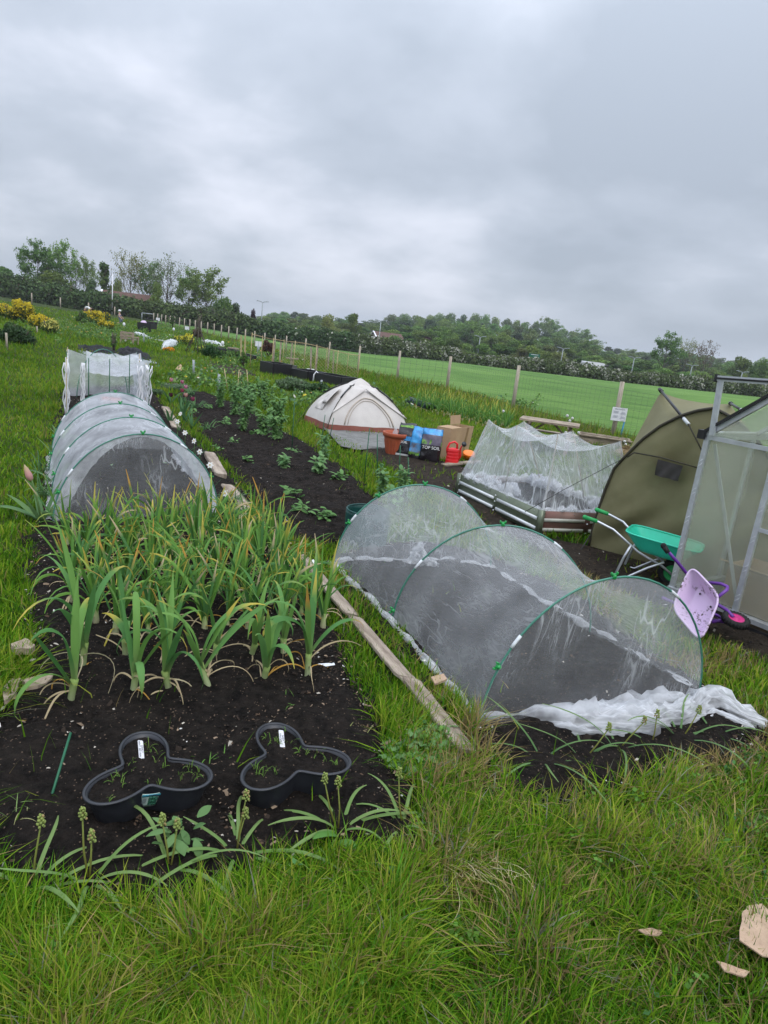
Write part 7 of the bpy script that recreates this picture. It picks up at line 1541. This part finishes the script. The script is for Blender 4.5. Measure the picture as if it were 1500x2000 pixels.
for k_ in range(170):
    x_,y_=rg.uniform(-1.4,2.6),rg.uniform(1.0,2.7); 
    if any(inside(np.array([x_]),np.array([y_]),BW[q_])[0] for q_ in 'AC'): continue
    fr_.append((x_,y_,.05,rg.uniform(.02,.07),rg.uniform(.02,.07),.035))
V2,F2,C2=leafcloud(fr_,4200,.0085,rg,[(.1,.22,.04),(.14,.28,.05),(.08,.2,.06)],shell=1.,jit=.5)
V=np.concatenate([V,V2]); F2=F2+len(C); C=np.concatenate([C,C2]); Fq=np.concatenate([Fq,F2])
tag(npmesh('mixed_weeds',V,Fq,C,M['leaf'],smooth=False),'patchy mixed weeds and low crops over the far plots','weeds',None,'stuff')
# ------------------------------------------------------------ the two people
def skin(name,joints,bones,mt,parent,sub=1):
    me=bpy.data.meshes.new(name); me.from_pydata([j[0] for j in joints],bones,[]); o=bpy.data.objects.new(name,me); COL.objects.link(o); o.parent=parent
    md=o.modifiers.new('s','SKIN'); md.use_smooth_shade=True
    for i,j in enumerate(joints): me.skin_vertices[0].data[i].radius=(j[1],j[1]*.85)
    me.skin_vertices[0].data[0].use_root=True
    o.modifiers.new('u','SUBSURF').levels=sub; me.materials.append(mt); return o
M['denim']=mat('grey_blue_cloth',(.13,.16,.22),None,.8); M['wcloth']=mat('white_cloth',(.75,.75,.75),None,.8); M['dcloth']=mat('dark_cloth',(.03,.03,.04),None,.8)
p=W(166,622); t=thing('person','bending person in a white shirt and dark shorts beyond the yellow bush','person',tuple(p),0,sc=.95)
J=[((0,0,.8),.13),((.18,0,.98),.13),((.4,0,1.0),.14),((.52,0,.9),.05),((.62,0,.82),.1),((-.03,.1,.45),.075),((-.03,.1,.08),.05),((.1,.1,.03),.04),((-.03,-.1,.45),.075),((-.03,-.1,.08),.05),((.1,-.1,.03),.04),((.42,.17,.75),.05),((.5,.17,.5),.04),((.52,.17,.4),.035),((.42,-.17,.75),.05),((.5,-.17,.5),.04),((.52,-.17,.4),.035)]
Bn=[(0,1),(1,2),(2,3),(3,4),(0,5),(5,6),(6,7),(0,8),(8,9),(9,10),(2,11),(11,12),(12,13),(2,14),(14,15),(15,16)]
skin('body',J,Bn,M['skin'],t); skin('shirt',[(J[k][0],J[k][1]*1.18) for k in (0,1,2)]+[((.42,.17,.8),.07),((.42,-.17,.8),.07)],[(0,1),(1,2),(2,3),(2,4)],M['wcloth'],t); skin('shorts',[((0,0,.78),.155),((-.02,.1,.55),.095),((-.02,-.1,.55),.095)],[(0,1),(0,2)],M['dcloth'],t); m=MB(); m.ball((.66,0,.84),(.11,.1,.1),10); m.build('hair',M['hair'],t)
p=W(232,632); t=thing('person','kneeling person in grey-blue clothes and a white hat beyond the bench','person',tuple(p),0)
J=[((0,0,.32),.14),((.02,0,.55),.13),((.04,0,.74),.14),((.05,0,.86),.05),((.06,0,.97),.1),((.25,.12,.3),.08),((.1,.12,.06),.055),((-.12,.12,.04),.045),((.25,-.12,.3),.08),((.1,-.12,.06),.055),((-.12,-.12,.04),.045),((.1,.2,.6),.05),((.28,.2,.45),.04),((.34,.18,.4),.035),((.1,-.2,.6),.05),((.28,-.2,.45),.04),((.34,-.18,.4),.035)]
skin('body',J,Bn,M['skin'],t); skin('clothes',[(J[k][0],J[k][1]*1.15) for k in (0,1,2)]+[(J[k][0],J[k][1]*1.2) for k in (5,6,8,9,11,14)],[(0,1),(1,2),(0,3),(3,4),(0,5),(5,6),(2,7),(2,8)],M['denim'],t); m=MB(); m.lathe([(.15,0),(.11,.02),(.1,.1),(.0,.13)],(.06,0,1.0),12); m.build('hat',M['wcloth'],t)
# ============================================================ air: far things fade a little
m=bpy.data.materials.new('haze_air'); m.use_nodes=True; nt=m.node_tree
for n in list(nt.nodes): nt.nodes.remove(n)
o=nt.nodes.new('ShaderNodeOutputMaterial'); pv=nt.nodes.new('ShaderNodeVolumePrincipled'); pv.inputs['Color'].default_value=(.86,.9,.95,1); pv.inputs['Density'].default_value=.0004; pv.inputs['Anisotropy'].default_value=.2
nt.links.new(pv.outputs[0],o.inputs['Volume'])
mb=MB(); mb.box((0,0,12),(5600,5600,60)); hz=mb.build('haze',m,smooth=False); tag(hz,'thin grey damp air over the whole allotment and the far hill','haze',None,'stuff')
